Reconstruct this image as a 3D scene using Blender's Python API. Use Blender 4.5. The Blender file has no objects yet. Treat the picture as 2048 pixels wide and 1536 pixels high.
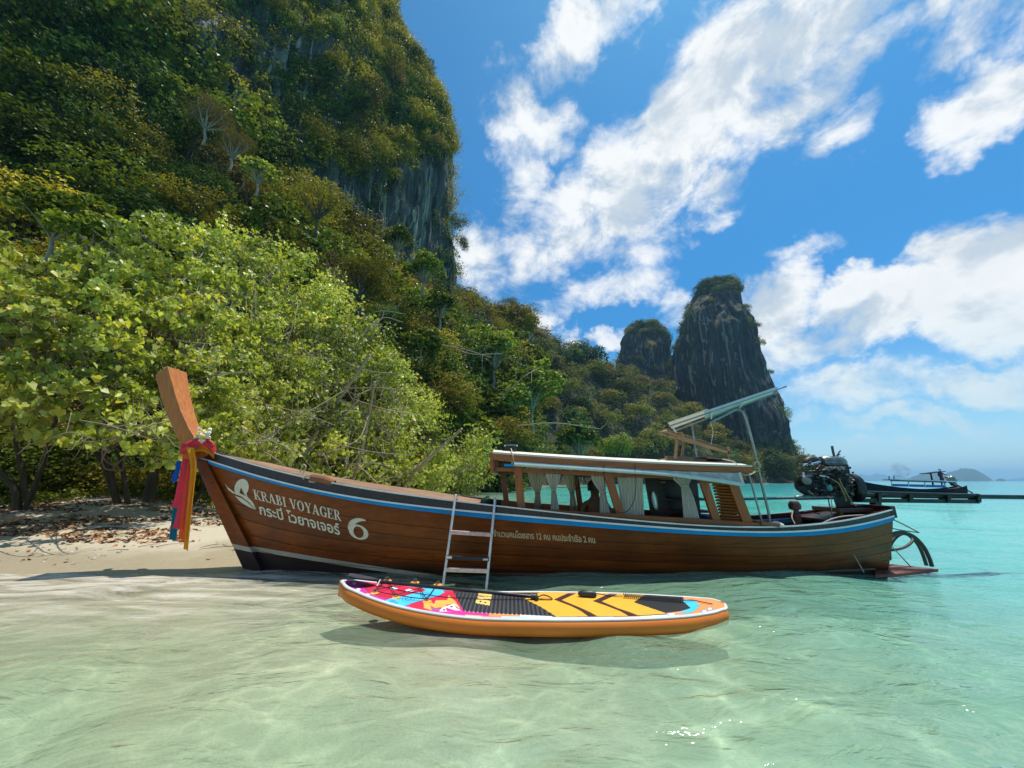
import bpy, bmesh, math, random
import numpy as np
from mathutils import Vector, Matrix, noise as mnoise
from mathutils.bvhtree import BVHTree
S = bpy.context.scene
COL = S.collection
rad = math.radians
rng = np.random.default_rng(7)
random.seed(7)

# ---------------------------------------------------------------- camera
CAM_H = 1.18
FPX = 770.0
PITCH = math.atan((962 - 768) / FPX)
cd = bpy.data.cameras.new('camera'); cam = bpy.data.objects.new('camera', cd); COL.objects.link(cam)
cam.location = (0, 0, CAM_H); cam.rotation_euler = (rad(90) + PITCH, 0, 0)
cd.sensor_width = 36; cd.lens = FPX / 2048 * 36; cd.clip_start = 0.05; cd.clip_end = 30000
S.camera = cam
CP, SP = math.cos(PITCH), math.sin(PITCH)
def ray(px, py):
    u = px - 1024.0; v = py - 768.0
    return (u, v * SP + FPX * CP, -v * CP + FPX * SP)
def W(px, py, Y):
    """world point seen at that direction in the vertical plane y = Y"""
    d = ray(px, py); k = Y / d[1]
    return Vector((d[0] * k, Y, CAM_H + d[2] * k))
def Wz(px, py, z):
    d = ray(px, py); k = (z - CAM_H) / d[2]
    return Vector((d[0] * k, d[1] * k, z))
def DIR(px, py):
    return Vector(ray(px, py)).normalized()

# ---------------------------------------------------------------- sun, sky, exposure
SUN = Vector((0.24, 0.17, 0.955)).normalized()       # towards the sun
sl = bpy.data.lights.new('sun', 'SUN'); so = bpy.data.objects.new('sun', sl); COL.objects.link(so)
sl.energy = 4.6; sl.angle = rad(0.53); sl.color = (1.0, 0.95, 0.86)
so.rotation_euler = SUN.to_track_quat('Z', 'Y').to_euler()
S.view_settings.view_transform = 'Standard'; S.view_settings.look = 'None'
S.view_settings.exposure = 0.3; S.view_settings.gamma = 1.0; S.view_settings.use_curve_mapping = False
cy = S.cycles
cy.max_bounces = 7; cy.diffuse_bounces = 2; cy.glossy_bounces = 3; cy.transmission_bounces = 4
cy.transparent_max_bounces = 12; cy.volume_bounces = 0
cy.caustics_reflective = False; cy.caustics_refractive = False; cy.sample_clamp_indirect = 4.0
cy.use_denoising = True

wd = bpy.data.worlds.new('World'); S.world = wd; wd.use_nodes = True
NT = wd.node_tree; NT.nodes.clear()
class G:
    """small helper to write node graphs"""
    def __init__(s, nt): s.nt = nt
    def n(s, t, **kw):
        nd = s.nt.nodes.new(t)
        for k, v in kw.items():
            if k.startswith('i_'):
                key = k[2:]
                key = int(key) if key.isdigit() else key.replace('_', ' ')
                s.set(nd.inputs[key], v)
            else: setattr(nd, k, v)
        return nd
    def set(s, sock, v):
        if isinstance(v, bpy.types.NodeSocket): s.nt.links.new(v, sock)
        elif isinstance(v, bpy.types.Node): s.nt.links.new(v.outputs[0], sock)
        else:
            if hasattr(sock.default_value, '__len__') and not hasattr(v, '__len__'): v = (v,) * len(sock.default_value)
            if hasattr(v, '__len__') and len(v) == 3 and len(sock.default_value) == 4: v = (*v, 1)
            sock.default_value = v
    def m(s, op, a, b=None, c=None, clamp=False):
        nd = s.nt.nodes.new('ShaderNodeMath'); nd.operation = op; nd.use_clamp = clamp
        s.set(nd.inputs[0], a)
        if b is not None: s.set(nd.inputs[1], b)
        if c is not None: s.set(nd.inputs[2], c)
        return nd.outputs[0]
    def vm(s, op, a, b=None, c=None):
        nd = s.nt.nodes.new('ShaderNodeVectorMath'); nd.operation = op
        s.set(nd.inputs[0], a)
        if b is not None: s.set(nd.inputs[3 if op == 'SCALE' else 1], b)
        if c is not None: s.set(nd.inputs[2], c)
        return nd.outputs['Value'] if op in ('DOT_PRODUCT', 'LENGTH') else nd.outputs[0]
    def mix(s, f, a, b, mode='MIX'):
        nd = s.nt.nodes.new('ShaderNodeMix'); nd.data_type = 'RGBA'; nd.blend_type = mode
        s.set(nd.inputs[0], f); s.set(nd.inputs[6], a); s.set(nd.inputs[7], b)
        return nd.outputs[2]
    def ramp(s, f, a, b, lo=0.0, hi=1.0, smooth=False):
        nd = s.nt.nodes.new('ShaderNodeMapRange'); nd.interpolation_type = 'SMOOTHSTEP' if smooth else 'LINEAR'
        s.set(nd.inputs[0], f); s.set(nd.inputs[1], a); s.set(nd.inputs[2], b); s.set(nd.inputs[3], lo); s.set(nd.inputs[4], hi)
        return nd.outputs[0]
    def noise(s, vec, scale, detail=4, rough=0.55, dist=0.0, out=0):
        nd = s.nt.nodes.new('ShaderNodeTexNoise')
        if vec is not None: s.set(nd.inputs['Vector'], vec)
        nd.inputs['Scale'].default_value = scale; nd.inputs['Detail'].default_value = detail
        nd.inputs['Roughness'].default_value = rough; nd.inputs['Distortion'].default_value = dist
        return nd.outputs[out]
    def cr(s, f, stops):
        nd = s.nt.nodes.new('ShaderNodeValToRGB'); s.set(nd.inputs[0], f)
        el = nd.color_ramp.elements
        while len(el) > 1: el.remove(el[-1])
        el[0].position = stops[0][0]; el[0].color = (*stops[0][1], 1)
        for p, c in stops[1:]:
            e = el.new(p); e.color = (*c, 1)
        return nd.outputs[0]

g = G(NT)
tc = g.n('ShaderNodeTexCoord').outputs['Generated']
sky = g.n('ShaderNodeTexSky', sky_type='NISHITA', sun_disc=False, sun_elevation=math.asin(SUN.z),
          sun_rotation=math.atan2(SUN.x, SUN.y), air_density=1.0, dust_density=0.6, ozone_density=2.5)
sep = g.n('ShaderNodeSeparateXYZ', i_0=tc)
elev = sep.outputs[2]
tint = g.cr(g.m('ADD', elev, 0.0, clamp=True), [(0.0, (1.0, 1.15, 1.35)), (0.10, (0.74, 1.06, 1.15)), (0.35, (0.22, 0.80, 1.12)), (0.7, (0.30, 0.92, 1.22)), (1.0, (0.4, 0.9, 1.1))])
skyc = g.mix(1.0, sky.outputs[0], tint, 'MULTIPLY')
# cloud banks: soft ellipsoids in direction space, frayed by noise
wv = g.noise(tc, 5.0, 5, 0.6, 0.0, out=1)
wv2 = g.noise(tc, 22.0, 4, 0.6, 0.0, out=1)
dv = g.vm('ADD', tc, g.vm('ADD', g.vm('SCALE', g.vm('SUBTRACT', wv, (0.5, 0.5, 0.5)), 0.20), g.vm('SCALE', g.vm('SUBTRACT', wv2, (0.5, 0.5, 0.5)), 0.07)))
# (px, py, half length, half width, tilt in degrees (counter-clockwise), strength)
CL = [(1560, 110, 300, 85, 22, 1.0), (1380, 250, 330, 110, 36, 1.1), (1210, 400, 230, 110, 38, 1.0), (1120, 480, 120, 75, 20, .85),
      (1600, 200, 200, 60, 25, .9), (1150, 60, 120, 75, 55, .85), (1060, 230, 80, 95, 70, .75), (1030, 350, 50, 130, 0, .55),
      (960, 530, 60, 70, 30, .6), (1430, 400, 70, 50, 20, .7), (1270, 500, 90, 45, 10, .55), (1700, 240, 120, 50, 35, .55), (1240, 580, 120, 30, 15, .45),
      (1960, 90, 150, 60, 40, .75), (1860, 60, 90, 50, 30, .6), (2010, 200, 150, 75, 32, 1.0), (1600, 505, 80, 22, 0, .35),
      (1550, 610, 95, 75, 10, 1.15), (1710, 600, 95, 45, 28, 1.0), (1620, 690, 140, 50, 10, .75), (1980, 520, 190, 100, 22, 1.35), (1860, 610, 200, 75, 20, 1.2),
      (2080, 620, 220, 90, 20, 1.2), (1740, 670, 130, 45, 15, .9), (1960, 755, 200, 42, 24, .80), (1720, 775, 200, 45, 5, .62), (1800, 845, 240, 22, 8, .50),
      (1650, 840, 90, 25, 0, .45), (1850, 905, 240, 20, 2, .60), (1080, 640, 50, 26, 0, .75), (1140, 690, 26, 26, 0, .5), (1225, 700, 45, 26, 0, .8), (1370, 620, 50, 60, 40, .5),
      (2300, 300, 250, 90, 15, 1.0), (2350, 650, 260, 120, 5, 1.1), (1400, -220, 350, 120, 20, 1.0), (600, -300, 250, 80, 10, .8)]
acc = None
def blob(c, a, b, ra, rb, st):
    global acc
    A = g.vm('DOT_PRODUCT', dv, tuple(a / ra)); B = g.vm('DOT_PRODUCT', dv, tuple(b / rb))
    q = g.m('MULTIPLY', B, B); q = g.m('MULTIPLY_ADD', A, A, q)
    m = g.m('MULTIPLY_ADD', q, -st, st)
    acc = m if acc is None else g.m('SMOOTH_MAX', acc, m, 0.12)
for px, py, L, Hh, ti, st in CL:
    c = DIR(px, py)
    ex = (DIR(px + 4, py) - DIR(px - 4, py)) / 8; ey = (DIR(px, py - 4) - DIR(px, py + 4)) / 8
    t = rad(ti)
    a = (ex * math.cos(t) + ey * math.sin(t)); b = (-ex * math.sin(t) + ey * math.cos(t))
    ra = a.length * L * 1.15; rb = b.length * Hh * 1.15
    a.normalize(); b.normalize()
    a = (a - c * a.dot(c)).normalized(); b = (b - c * b.dot(c)).normalized()
    blob(c, a, b, ra, rb, st)
rc = random.Random(5)
for i in range(9):                                    # the same kind of broken cloud goes on behind the viewer
    az = rad(180 + rc.uniform(-105, 105)); el = rad(rc.uniform(12, 62))
    c = Vector((math.sin(az) * math.cos(el), math.cos(az) * math.cos(el), math.sin(el)))
    a = c.cross(Vector((0, 0, 1))).normalized(); b = a.cross(c)
    blob(c, a, b, rc.uniform(.3, .55), rc.uniform(.08, .18), rc.uniform(.7, 1.0))
acc = g.m('MAXIMUM', acc, -1.0)
fb = g.noise(g.vm('MULTIPLY', tc, (1.0, 1.0, 1.5)), 7.0, 9, 0.62, 0.35)
dens = g.m('ADD', g.m('MULTIPLY', acc, 0.75), g.m('MULTIPLY_ADD', fb, 1.9, -0.93))
cover = g.ramp(dens, -0.04, 0.72, 0.0, 1.0, True)
cover = g.m('MULTIPLY', cover, g.ramp(elev, 0.0, 0.06, 0.35, 1.0))
# clouds are lit from above: thick cores and undersides are greyer
fb2 = g.noise(g.vm('ADD', tc, (0.0, 0.0, 0.035)), 7.0, 5, 0.6, 0.35)
fb3 = g.noise(g.vm('ADD', tc, (0.3, 0.0, 0.2)), 3.2, 4, 0.55, 0.3)
lit = g.ramp(g.m('ADD', g.m('SUBTRACT', fb, fb2), g.m('MULTIPLY_ADD', fb3, 0.5, -0.25)), -0.14, 0.10, 0.0, 1.0, True)
core = g.ramp(dens, 0.45, 1.25, 0.0, 1.0, True)
cc = g.mix(lit, (4.8, 5.5, 6.2), (8.0, 8.1, 8.1))
cc = g.mix(g.m('MULTIPLY', core, 0.22), cc, (4.8, 5.4, 6.0))
hz = g.ramp(elev, 0.02, 0.30, 0.0, 1.0)
cc = g.mix(hz, (5.0, 6.7, 7.3), cc)
out = g.mix(cover, skyc, cc)
bg = g.n('ShaderNodeBackground', i_0=out, i_1=0.1)
g.n('ShaderNodeOutputWorld', i_0=bg)

# ---------------------------------------------------------------- helpers
def newmat(name):
    m = bpy.data.materials.new(name); m.use_nodes = True
    m.node_tree.nodes.clear()
    return m, G(m.node_tree)
def finish(g, shader, disp=None):
    o = g.n('ShaderNodeOutputMaterial', i_0=shader)
def pbsdf(g, col, rough=0.5, normal=None, **kw):
    p = g.n('ShaderNodeBsdfPrincipled'); g.set(p.inputs['Base Color'], col); g.set(p.inputs['Roughness'], rough)
    if normal is not None: g.set(p.inputs['Normal'], normal)
    for k, v in kw.items(): g.set(p.inputs[k.replace('_', ' ')], v)
    return p
def bump(g, h, strength=0.3, dist=0.01, normal=None):
    b = g.n('ShaderNodeBump'); g.set(b.inputs['Height'], h); b.inputs['Strength'].default_value = strength
    b.inputs['Distance'].default_value = dist
    if normal is not None: g.set(b.inputs['Normal'], normal)
    return b.outputs[0]
def objco(g): return g.n('ShaderNodeTexCoord').outputs['Object']
def simple(name, col, rough=0.5, var=0.12, scale=6.0, bmp=0.0, bscale=60.0, **kw):
    """a plain surface with mottled colour, uneven gloss and a little relief"""
    m, g = newmat(name); co = objco(g)
    n = g.noise(co, scale, 5, 0.6)
    c0 = tuple(x * (1 - var) for x in col); c1 = tuple(min(1, x * (1 + var)) for x in col)
    c = g.mix(g.ramp(n, 0.3, 0.7), (*c0, 1), (*c1, 1))
    r = g.ramp(n, 0.3, 0.7, max(0.02, rough * 0.85), min(1, rough * 1.15))
    nm = bump(g, g.noise(co, bscale, 3), bmp, 0.005) if bmp else None
    finish(g, pbsdf(g, c, r, nm, **kw)); return m

def mesh_np(name, V, F, smooth=False, mats=(), mi=None, parent=None, link=True):
    """V (n,3), F (m,k) array of equal-sized faces or a list of lists"""
    me = bpy.data.meshes.new(name)
    V = np.asarray(V, dtype=np.float32)
    if isinstance(F, np.ndarray):
        k = F.shape[1]; nf = len(F)
        me.vertices.add(len(V)); me.vertices.foreach_set('co', V.ravel())
        me.loops.add(nf * k); me.loops.foreach_set('vertex_index', F.astype(np.int32).ravel())
        me.polygons.add(nf); me.polygons.foreach_set('loop_start', np.arange(0, nf * k, k, dtype=np.int32))
        me.polygons.foreach_set('loop_total', np.full(nf, k, dtype=np.int32))
        if mi is not None: me.polygons.foreach_set('material_index', np.asarray(mi, dtype=np.int32))
        me.polygons.foreach_set('use_smooth', np.full(nf, smooth, dtype=bool))
        me.update(calc_edges=True)
    else:
        me.from_pydata([tuple(map(float, v)) for v in V], [], F); me.update()
        if smooth:
            for p in me.polygons: p.use_smooth = True
        if mi is not None:
            for p, i in zip(me.polygons, mi): p.material_index = i
    for m in mats: me.materials.append(m)
    if not link: return me
    o = bpy.data.objects.new(name, me); COL.objects.link(o)
    if parent is not None: o.parent = parent
    return o
def tag(o, label=None, cat=None, group=None, kind=None):
    if label: o['label'] = label
    if cat: o['category'] = cat
    if group: o['group'] = group
    if kind: o['kind'] = kind
    return o
def empty(name, loc, label, cat, group=None):
    o = bpy.data.objects.new(name, None); COL.objects.link(o); o.location = loc; o.empty_display_size = 0.2
    return tag(o, label, cat, group)
class MB:
    """collects simple solids in world coordinates; build() makes one object whose origin is its parent's"""
    def __init__(s): s.v = []; s.f = []
    def add(s, vs, fs):
        b = len(s.v); s.v += [tuple(v) for v in vs]; s.f += [[i + b for i in f] for f in fs]; return s
    def beam(s, p0, p1, w, h, up=(0, 0, 1), w1=None, h1=None):
        """box bar from p0 to p1, w across, h along up"""
        p0, p1 = Vector(p0), Vector(p1); d = (p1 - p0).normalized(); u = Vector(up)
        r = d.cross(u)
        if r.length < 1e-4: r = d.cross(Vector((0, 1, 0)))
        r.normalize(); u = r.cross(d)
        w1 = w if w1 is None else w1; h1 = h if h1 is None else h1
        vs = []
        for p, a, b in ((p0, w, h), (p1, w1, h1)):
            vs += [p + r * x * a / 2 + u * y * b / 2 for x, y in ((-1, -1), (1, -1), (1, 1), (-1, 1))]
        return s.add(vs, [(0, 1, 2, 3), (7, 6, 5, 4), (0, 4, 5, 1), (1, 5, 6, 2), (2, 6, 7, 3), (3, 7, 4, 0)])
    def box(s, c, d):
        c = Vector(c); x, y, z = d[0] / 2, d[1] / 2, d[2] / 2
        return s.beam(c - Vector((x, 0, 0)), c + Vector((x, 0, 0)), d[1], d[2])
    def tube(s, pts, r, n=8, cap=True):
        pts = [Vector(p) for p in pts]; k = len(pts)
        rs = [r] * k if not hasattr(r, '__len__') else r
        prev = None; rings = []
        for i, p in enumerate(pts):
            d = (pts[min(i + 1, k - 1)] - pts[max(i - 1, 0)])
            if d.length < 1e-9: d = Vector((0, 0, 1))
            d.normalize()
            if prev is None: a = d.orthogonal().normalized()
            else:
                a = prev - d * prev.dot(d)
                a = a.normalized() if a.length > 1e-6 else d.orthogonal().normalized()
            prev = a; b = d.cross(a)
            rings.append([p + (a * math.cos(t) + b * math.sin(t)) * rs[i] for t in [2 * math.pi * j / n for j in range(n)]])
        vs = [v for r_ in rings for v in r_]; fs = []
        for i in range(k - 1):
            for j in range(n):
                a0 = i * n + j; b0 = i * n + (j + 1) % n
                fs.append((a0, b0, b0 + n, a0 + n))
        if cap: fs += [tuple(range(n))[::-1], tuple(range((k - 1) * n, k * n))]
        return s.add(vs, fs)
    def lathe(s, c, axis, prof, n=16):
        """prof: (distance along axis, radius) pairs"""
        c = Vector(c); ax = Vector(axis).normalized(); a = ax.orthogonal().normalized(); b = ax.cross(a)
        vs = [c + ax * h + (a * math.cos(2 * math.pi * j / n) + b * math.sin(2 * math.pi * j / n)) * max(r, 1e-4) for h, r in prof for j in range(n)]
        fs = [(i * n + j, i * n + (j + 1) % n, (i + 1) * n + (j + 1) % n, (i + 1) * n + j) for i in range(len(prof) - 1) for j in range(n)]
        fs += [tuple(range(n))[::-1], tuple(range((len(prof) - 1) * n, len(prof) * n))]
        return s.add(vs, fs)
    def build(s, name, mat, parent=None, smooth=False, bevel=0.0, label=None):
        off = parent_origin(parent)
        me = bpy.data.meshes.new(name); me.from_pydata([tuple(Vector(v) - off) for v in s.v], [], s.f); me.update()
        bm = bmesh.new(); bm.from_mesh(me); bmesh.ops.recalc_face_normals(bm, faces=bm.faces[:])
        if bevel: bmesh.ops.bevel(bm, geom=bm.edges[:], offset=bevel, segments=2, affect='EDGES', profile=0.5, clamp_overlap=True)
        bm.to_mesh(me); bm.free()
        if smooth:
            for p in me.polygons: p.use_smooth = True
            try: me.set_sharp_from_angle(angle=rad(38))
            except Exception: pass
        if mat: me.materials.append(mat)
        o = bpy.data.objects.new(name, me); COL.objects.link(o)
        if parent is not None: o.parent = parent
        if label: o['label'] = label
        return o
def parent_origin(p):
    v = Vector((0, 0, 0))
    while p is not None: v = v + Vector(p.location); p = p.parent
    return v
def curve_pts(ctrl, n=8):
    """Catmull-Rom through control points"""
    c = [Vector(p) for p in ctrl]; c = [c[0] * 2 - c[1]] + c + [c[-1] * 2 - c[-2]]
    out = []
    for i in range(1, len(c) - 2):
        for k in range(n):
            t = k / n; p0, p1, p2, p3 = c[i - 1], c[i], c[i + 1], c[i + 2]
            out.append(0.5 * ((2 * p1) + (p2 - p0) * t + (2 * p0 - 5 * p1 + 4 * p2 - p3) * t * t + (-p0 + 3 * p1 - 3 * p2 + p3) * t ** 3))
    out.append(c[-2]); return out

# numpy value noise (periodic lattice), cheap fractal relief for terrain
_perm = np.random.default_rng(3).random((64, 64, 64)).astype(np.float32)
def vnoise(p):
    p = np.asarray(p, dtype=np.float64); i = np.floor(p).astype(int); f = p - i; f = f * f * (3 - 2 * f)
    r = 0
    for dx in (0, 1):
        for dy in (0, 1):
            for dz in (0, 1):
                w = (f[..., 0] if dx else 1 - f[..., 0]) * (f[..., 1] if dy else 1 - f[..., 1]) * (f[..., 2] if dz else 1 - f[..., 2])
                r = r + w * _perm[(i[..., 0] + dx) % 64, (i[..., 1] + dy) % 64, (i[..., 2] + dz) % 64]
    return r * 2 - 1
def fbm(p, octv=4, gain=0.5):
    p = np.asarray(p, dtype=np.float64); a = 1; s = 0
    for o in range(octv):
        s = s + a * vnoise(p * 2 ** o + o * 17.3); a *= gain
    return s

# ---------------------------------------------------------------- shoreline, sand, water
SHORE = np.array([(-3000, -900), (-400, -60), (-60, 1.5), (-20, 4.5), (-6.8, 5.35), (-5, 5.3), (-3.7, 5.75), (-3.95, 8), (-5, 14), (-7.4, 30), (-7, 50), (-3, 76),
                  (10, 110), (40, 150), (85, 178), (140, 200), (185, 225), (205, 262), (190, 330), (60, 460), (-400, 600), (-3000, 800)], dtype=float)
def shore_dist(x, y):
    """signed distance to the shoreline, positive on land"""
    x = np.asarray(x, dtype=float); y = np.asarray(y, dtype=float)
    d = np.full(x.shape, 1e12); inside = np.zeros(x.shape, bool); n = len(SHORE)
    for i in range(n):
        a = SHORE[i]; b = SHORE[(i + 1) % n]; ab = b - a
        t = np.clip(((x - a[0]) * ab[0] + (y - a[1]) * ab[1]) / (ab @ ab), 0, 1)
        d = np.minimum(d, (x - a[0] - t * ab[0]) ** 2 + (y - a[1] - t * ab[1]) ** 2)
        if a[1] != b[1]:
            c = ((a[1] > y) != (b[1] > y)) & (x < (b[0] - a[0]) * (y - a[1]) / (b[1] - a[1]) + a[0]); inside ^= c
    d = np.sqrt(d); return np.where(inside, d, -d)
def ground_z(x, y):
    d = shore_dist(x, y)
    x = np.asarray(x, float); y = np.asarray(y, float)
    p = np.stack([x, y, x * 0], -1)
    land = 0.085 * np.minimum(d, 14) + 0.02 * np.maximum(d - 14, 0).clip(0, 60)
    sea = -0.043 * np.minimum(-d, 6) - 0.075 * (-d - 6).clip(0, 34) - 0.008 * (-d - 46).clip(0, 400)
    z = np.where(d > 0, land, sea)
    z = z + 0.018 * np.minimum(fbm(p * 3.1 + 4.0, 2), 0.15) * (d > 0.6) * (d < 14) + 0.05 * fbm(p * 0.35, 3) * np.clip(np.abs(d) * 0.35, 0.1, 1.5) + 0.012 * fbm(p * 2.2, 3) * (np.hypot(x, y) < 60)
    return z
def warp(n, c, lim):
    k = math.asinh(lim / c); t = np.linspace(-1, 1, n); return c * np.sinh(k * t)
def grid_faces(nx, ny):
    i = np.arange(nx * ny).reshape(ny, nx)
    return np.stack([i[:-1, :-1].ravel(), i[:-1, 1:].ravel(), i[1:, 1:].ravel(), i[1:, :-1].ravel()], -1)
def half_warp(n, c, lim, back):
    k = math.asinh(lim / c); kb = -math.asinh(back / c); return c * np.sinh(np.linspace(kb, k, n))

m, g = newmat('wet and dry coral sand'); co = objco(g)
geo = g.n('ShaderNodeNewGeometry'); pz = g.n('ShaderNodeSeparateXYZ', i_0=geo.outputs['Position']).outputs[2]
n1 = g.noise(co, 1.3, 5, 0.6); n2 = g.noise(co, 60.0, 3, 0.6); n3 = g.noise(co, 9.0, 4, 0.65)
dry = g.mix(n3, (0.40, 0.345, 0.235, 1), (0.53, 0.47, 0.345, 1)); wet = g.mix(n3, (0.29, 0.24, 0.155, 1), (0.38, 0.32, 0.215, 1))
wt = g.ramp(g.m('ADD', pz, g.m('MULTIPLY_ADD', n1, 0.12, -0.06)), 0.06, 0.16, 0, 1, True)
bedc = g.mix(g.ramp(pz, -0.5, -0.05), (0.60, 0.54, 0.40, 1), (0.56, 0.48, 0.34, 1))
c = g.mix(wt, wet, dry); c = g.mix(g.ramp(pz, -0.06, 0.0), bedc, c)
c = g.mix(g.ramp(n2, 0.35, 0.75, 0.0, 0.35), c, (0.25, 0.19, 0.12, 1))
# forest soil and fallen leaves further up the beach
soil = g.mix(n3, (0.05, 0.03, 0.018, 1), (0.16, 0.10, 0.05, 1))
c = g.mix(g.ramp(g.m('ADD', pz, g.m('MULTIPLY_ADD', n3, 0.6, -0.3)), 0.62, 0.85, 0, 1, True), c, soil)
nm = bump(g, g.m('ADD', g.m('MULTIPLY', n2, 0.5), n3), 0.5, 0.03)
finish(g, pbsdf(g, c, g.ramp(wt, 0, 1, 0.45, 0.95), nm)); SAND = m
xs = warp(400, 2.6, 9000); ys = half_warp(400, 2.6, 9000, 1500)
X, Y = np.meshgrid(xs, ys); Z = ground_z(X, Y)
ground = mesh_np('sand_ground', np.stack([X, Y, Z], -1).reshape(-1, 3), grid_faces(400, 400), True, [SAND]); tag(ground, kind='structure')

# water: one sheet, with real swell near the viewer and finer ripples as relief
xs = warp(560, 2.4, 9500); ys = half_warp(520, 2.4, 9500, 1500)
X, Y = np.meshgrid(xs, ys); dist = np.hypot(X, Y - 2)
Zg = ground_z(X, Y); depth = -Zg
Zw = np.zeros_like(X); wr = np.random.default_rng(11)
cell = np.maximum(0.07, dist * 0.033)
for k in range(26):
    lam = 0.38 * 1.16 ** k; th = rad(wr.normal(200, 38)); ph = wr.uniform(0, 6.28)
    kx = 2 * math.pi / lam * math.cos(th); ky = 2 * math.pi / lam * math.sin(th)
    amp = 0.0052 * lam ** 0.55
    wobble = 1.3 * fbm(np.stack([X / lam / 4, Y / lam / 4, X * 0 + k], -1), 2)
    Zw += amp * np.clip((lam / cell - 3) / 3, 0, 1) * np.sin(kx * X + ky * Y + ph + wobble * 2)
Zw *= np.clip((depth + 0.05) * 4, 0.25, 1)
# thin wash running up the sand
Zw += 0.02 * np.clip(0.3 - depth, 0, 0.3) * fbm(np.stack([X * 0.8, Y * 2.2, X * 0], -1), 3) * (dist < 60)
m, g = newmat('clear shallow sea water'); co = objco(g)
dp = g.n('ShaderNodeAttribute', attribute_name='depth').outputs['Fac']
pos = g.n('ShaderNodeNewGeometry').outputs['Position']
far = g.vm('LENGTH', pos)
# ripples stretched along the shore, several sizes
def rip(scale, st, det=3, ang=0.35, dist=0.6):
    mp = g.n('ShaderNodeMapping', i_0=pos); mp.inputs['Scale'].default_value = (st, 1, 1); mp.inputs['Rotation'].default_value = (0, 0, ang)
    return g.noise(mp.outputs[0], scale, det, 0.55, dist)
h = g.m('ADD', g.m('MULTIPLY', rip(2.6, 0.5, 4, -0.25, 1.2), 0.062), g.m('MULTIPLY', rip(9.0, 0.45, 3, -0.35, 0.9), 0.017))
h = g.m('ADD', h, g.m('MULTIPLY', rip(0.5, 0.4, 4, 0.1, 0.5), 0.12))
nmw = bump(g, g.m('MULTIPLY', h, g.ramp(dp, 0.02, 0.22, 0.45, 1.0)), 1.0, 1.0)
# caustic light net painted into the transparent colour, brighter along cell edges
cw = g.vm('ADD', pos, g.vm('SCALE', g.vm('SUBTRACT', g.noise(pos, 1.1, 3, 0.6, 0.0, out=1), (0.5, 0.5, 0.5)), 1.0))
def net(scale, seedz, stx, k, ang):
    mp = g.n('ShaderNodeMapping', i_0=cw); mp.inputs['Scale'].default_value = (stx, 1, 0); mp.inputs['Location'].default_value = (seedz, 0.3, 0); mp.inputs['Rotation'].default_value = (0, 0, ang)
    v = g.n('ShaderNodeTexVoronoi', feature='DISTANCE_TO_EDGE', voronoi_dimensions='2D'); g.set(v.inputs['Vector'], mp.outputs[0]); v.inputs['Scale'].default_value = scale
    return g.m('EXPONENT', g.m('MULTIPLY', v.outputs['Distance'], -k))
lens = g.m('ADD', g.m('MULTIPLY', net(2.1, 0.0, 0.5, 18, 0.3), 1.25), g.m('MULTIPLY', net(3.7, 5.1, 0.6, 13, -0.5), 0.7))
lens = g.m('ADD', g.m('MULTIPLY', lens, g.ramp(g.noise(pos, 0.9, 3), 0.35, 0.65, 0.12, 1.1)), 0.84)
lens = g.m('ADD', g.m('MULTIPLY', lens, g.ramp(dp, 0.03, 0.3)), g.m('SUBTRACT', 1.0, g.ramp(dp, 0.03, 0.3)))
dc = g.m('MAXIMUM', dp, 0.0)
def absr(k): return g.m('EXPONENT', g.m('MULTIPLY', dc, -k))
comb = g.n('ShaderNodeCombineColor', i_0=absr(1.25), i_1=absr(0.38), i_2=absr(0.62))
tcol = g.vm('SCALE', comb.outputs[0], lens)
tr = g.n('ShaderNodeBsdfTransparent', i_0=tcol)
body_mix = g.m('SUBTRACT', 1.0, absr(2.8))
bodyc = g.mix(g.ramp(dc, 0.08, 0.62, 0, 1, True), (0.28, 0.42, 0.26, 1), (0.08, 0.44, 0.38, 1))
bodyc = g.mix(g.ramp(dc, 1.2, 4.0, 0, 1, True), bodyc, (0.02, 0.27, 0.34, 1))
bd = g.n('ShaderNodeBsdfDiffuse', i_0=bodyc); g.set(bd.inputs['Normal'], bump(g, h, 0.9, 1.6))
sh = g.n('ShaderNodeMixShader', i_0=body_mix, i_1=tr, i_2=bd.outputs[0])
# foam and milky wash where the sheet runs out on the sand
fm = g.n('ShaderNodeMapping', i_0=pos); fm.inputs['Scale'].default_value = (0.45, 1.6, 1); fm.inputs['Rotation'].default_value = (0, 0, 0.22)
fn = g.noise(fm.outputs[0], 2.2, 7, 0.68, 1.2)
edge = g.ramp(dp, 0.0, 0.20, 0.26, 0.0)
ff = g.m('MULTIPLY', g.ramp(g.m('ADD', fn, edge), 0.48, 0.98, 0, 1, True), g.ramp(dp, 0.02, 0.135, 0.85, 0.0, True))
foam = g.n('ShaderNodeBsdfDiffuse', i_0=(0.68, 0.63, 0.53, 1))
sh = g.n('ShaderNodeMixShader', i_0=ff, i_1=sh.outputs[0], i_2=foam.outputs[0])
gl = g.n('ShaderNodeBsdfGlossy', i_0=(1, 1, 1, 1), i_1=0.06); g.set(gl.inputs['Normal'], nmw)
fr = g.n('ShaderNodeFresnel', i_0=1.33); g.set(fr.inputs['Normal'], nmw)
sh = g.n('ShaderNodeMixShader', i_0=g.m('MULTIPLY', g.m('MINIMUM', fr.outputs[0], 0.75), g.ramp(ff, 0, 1, 1.0, 0.2)), i_1=sh.outputs[0], i_2=gl.outputs[0])
finish(g, sh.outputs[0]); WATER = m
water = mesh_np('sea_water', np.stack([X, Y, Zw], -1).reshape(-1, 3), grid_faces(560, 520), True, [WATER]); tag(water, kind='structure')
at = water.data.attributes.new('depth', 'FLOAT', 'POINT'); at.data.foreach_set('value', depth.ravel().astype(np.float32))

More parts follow.
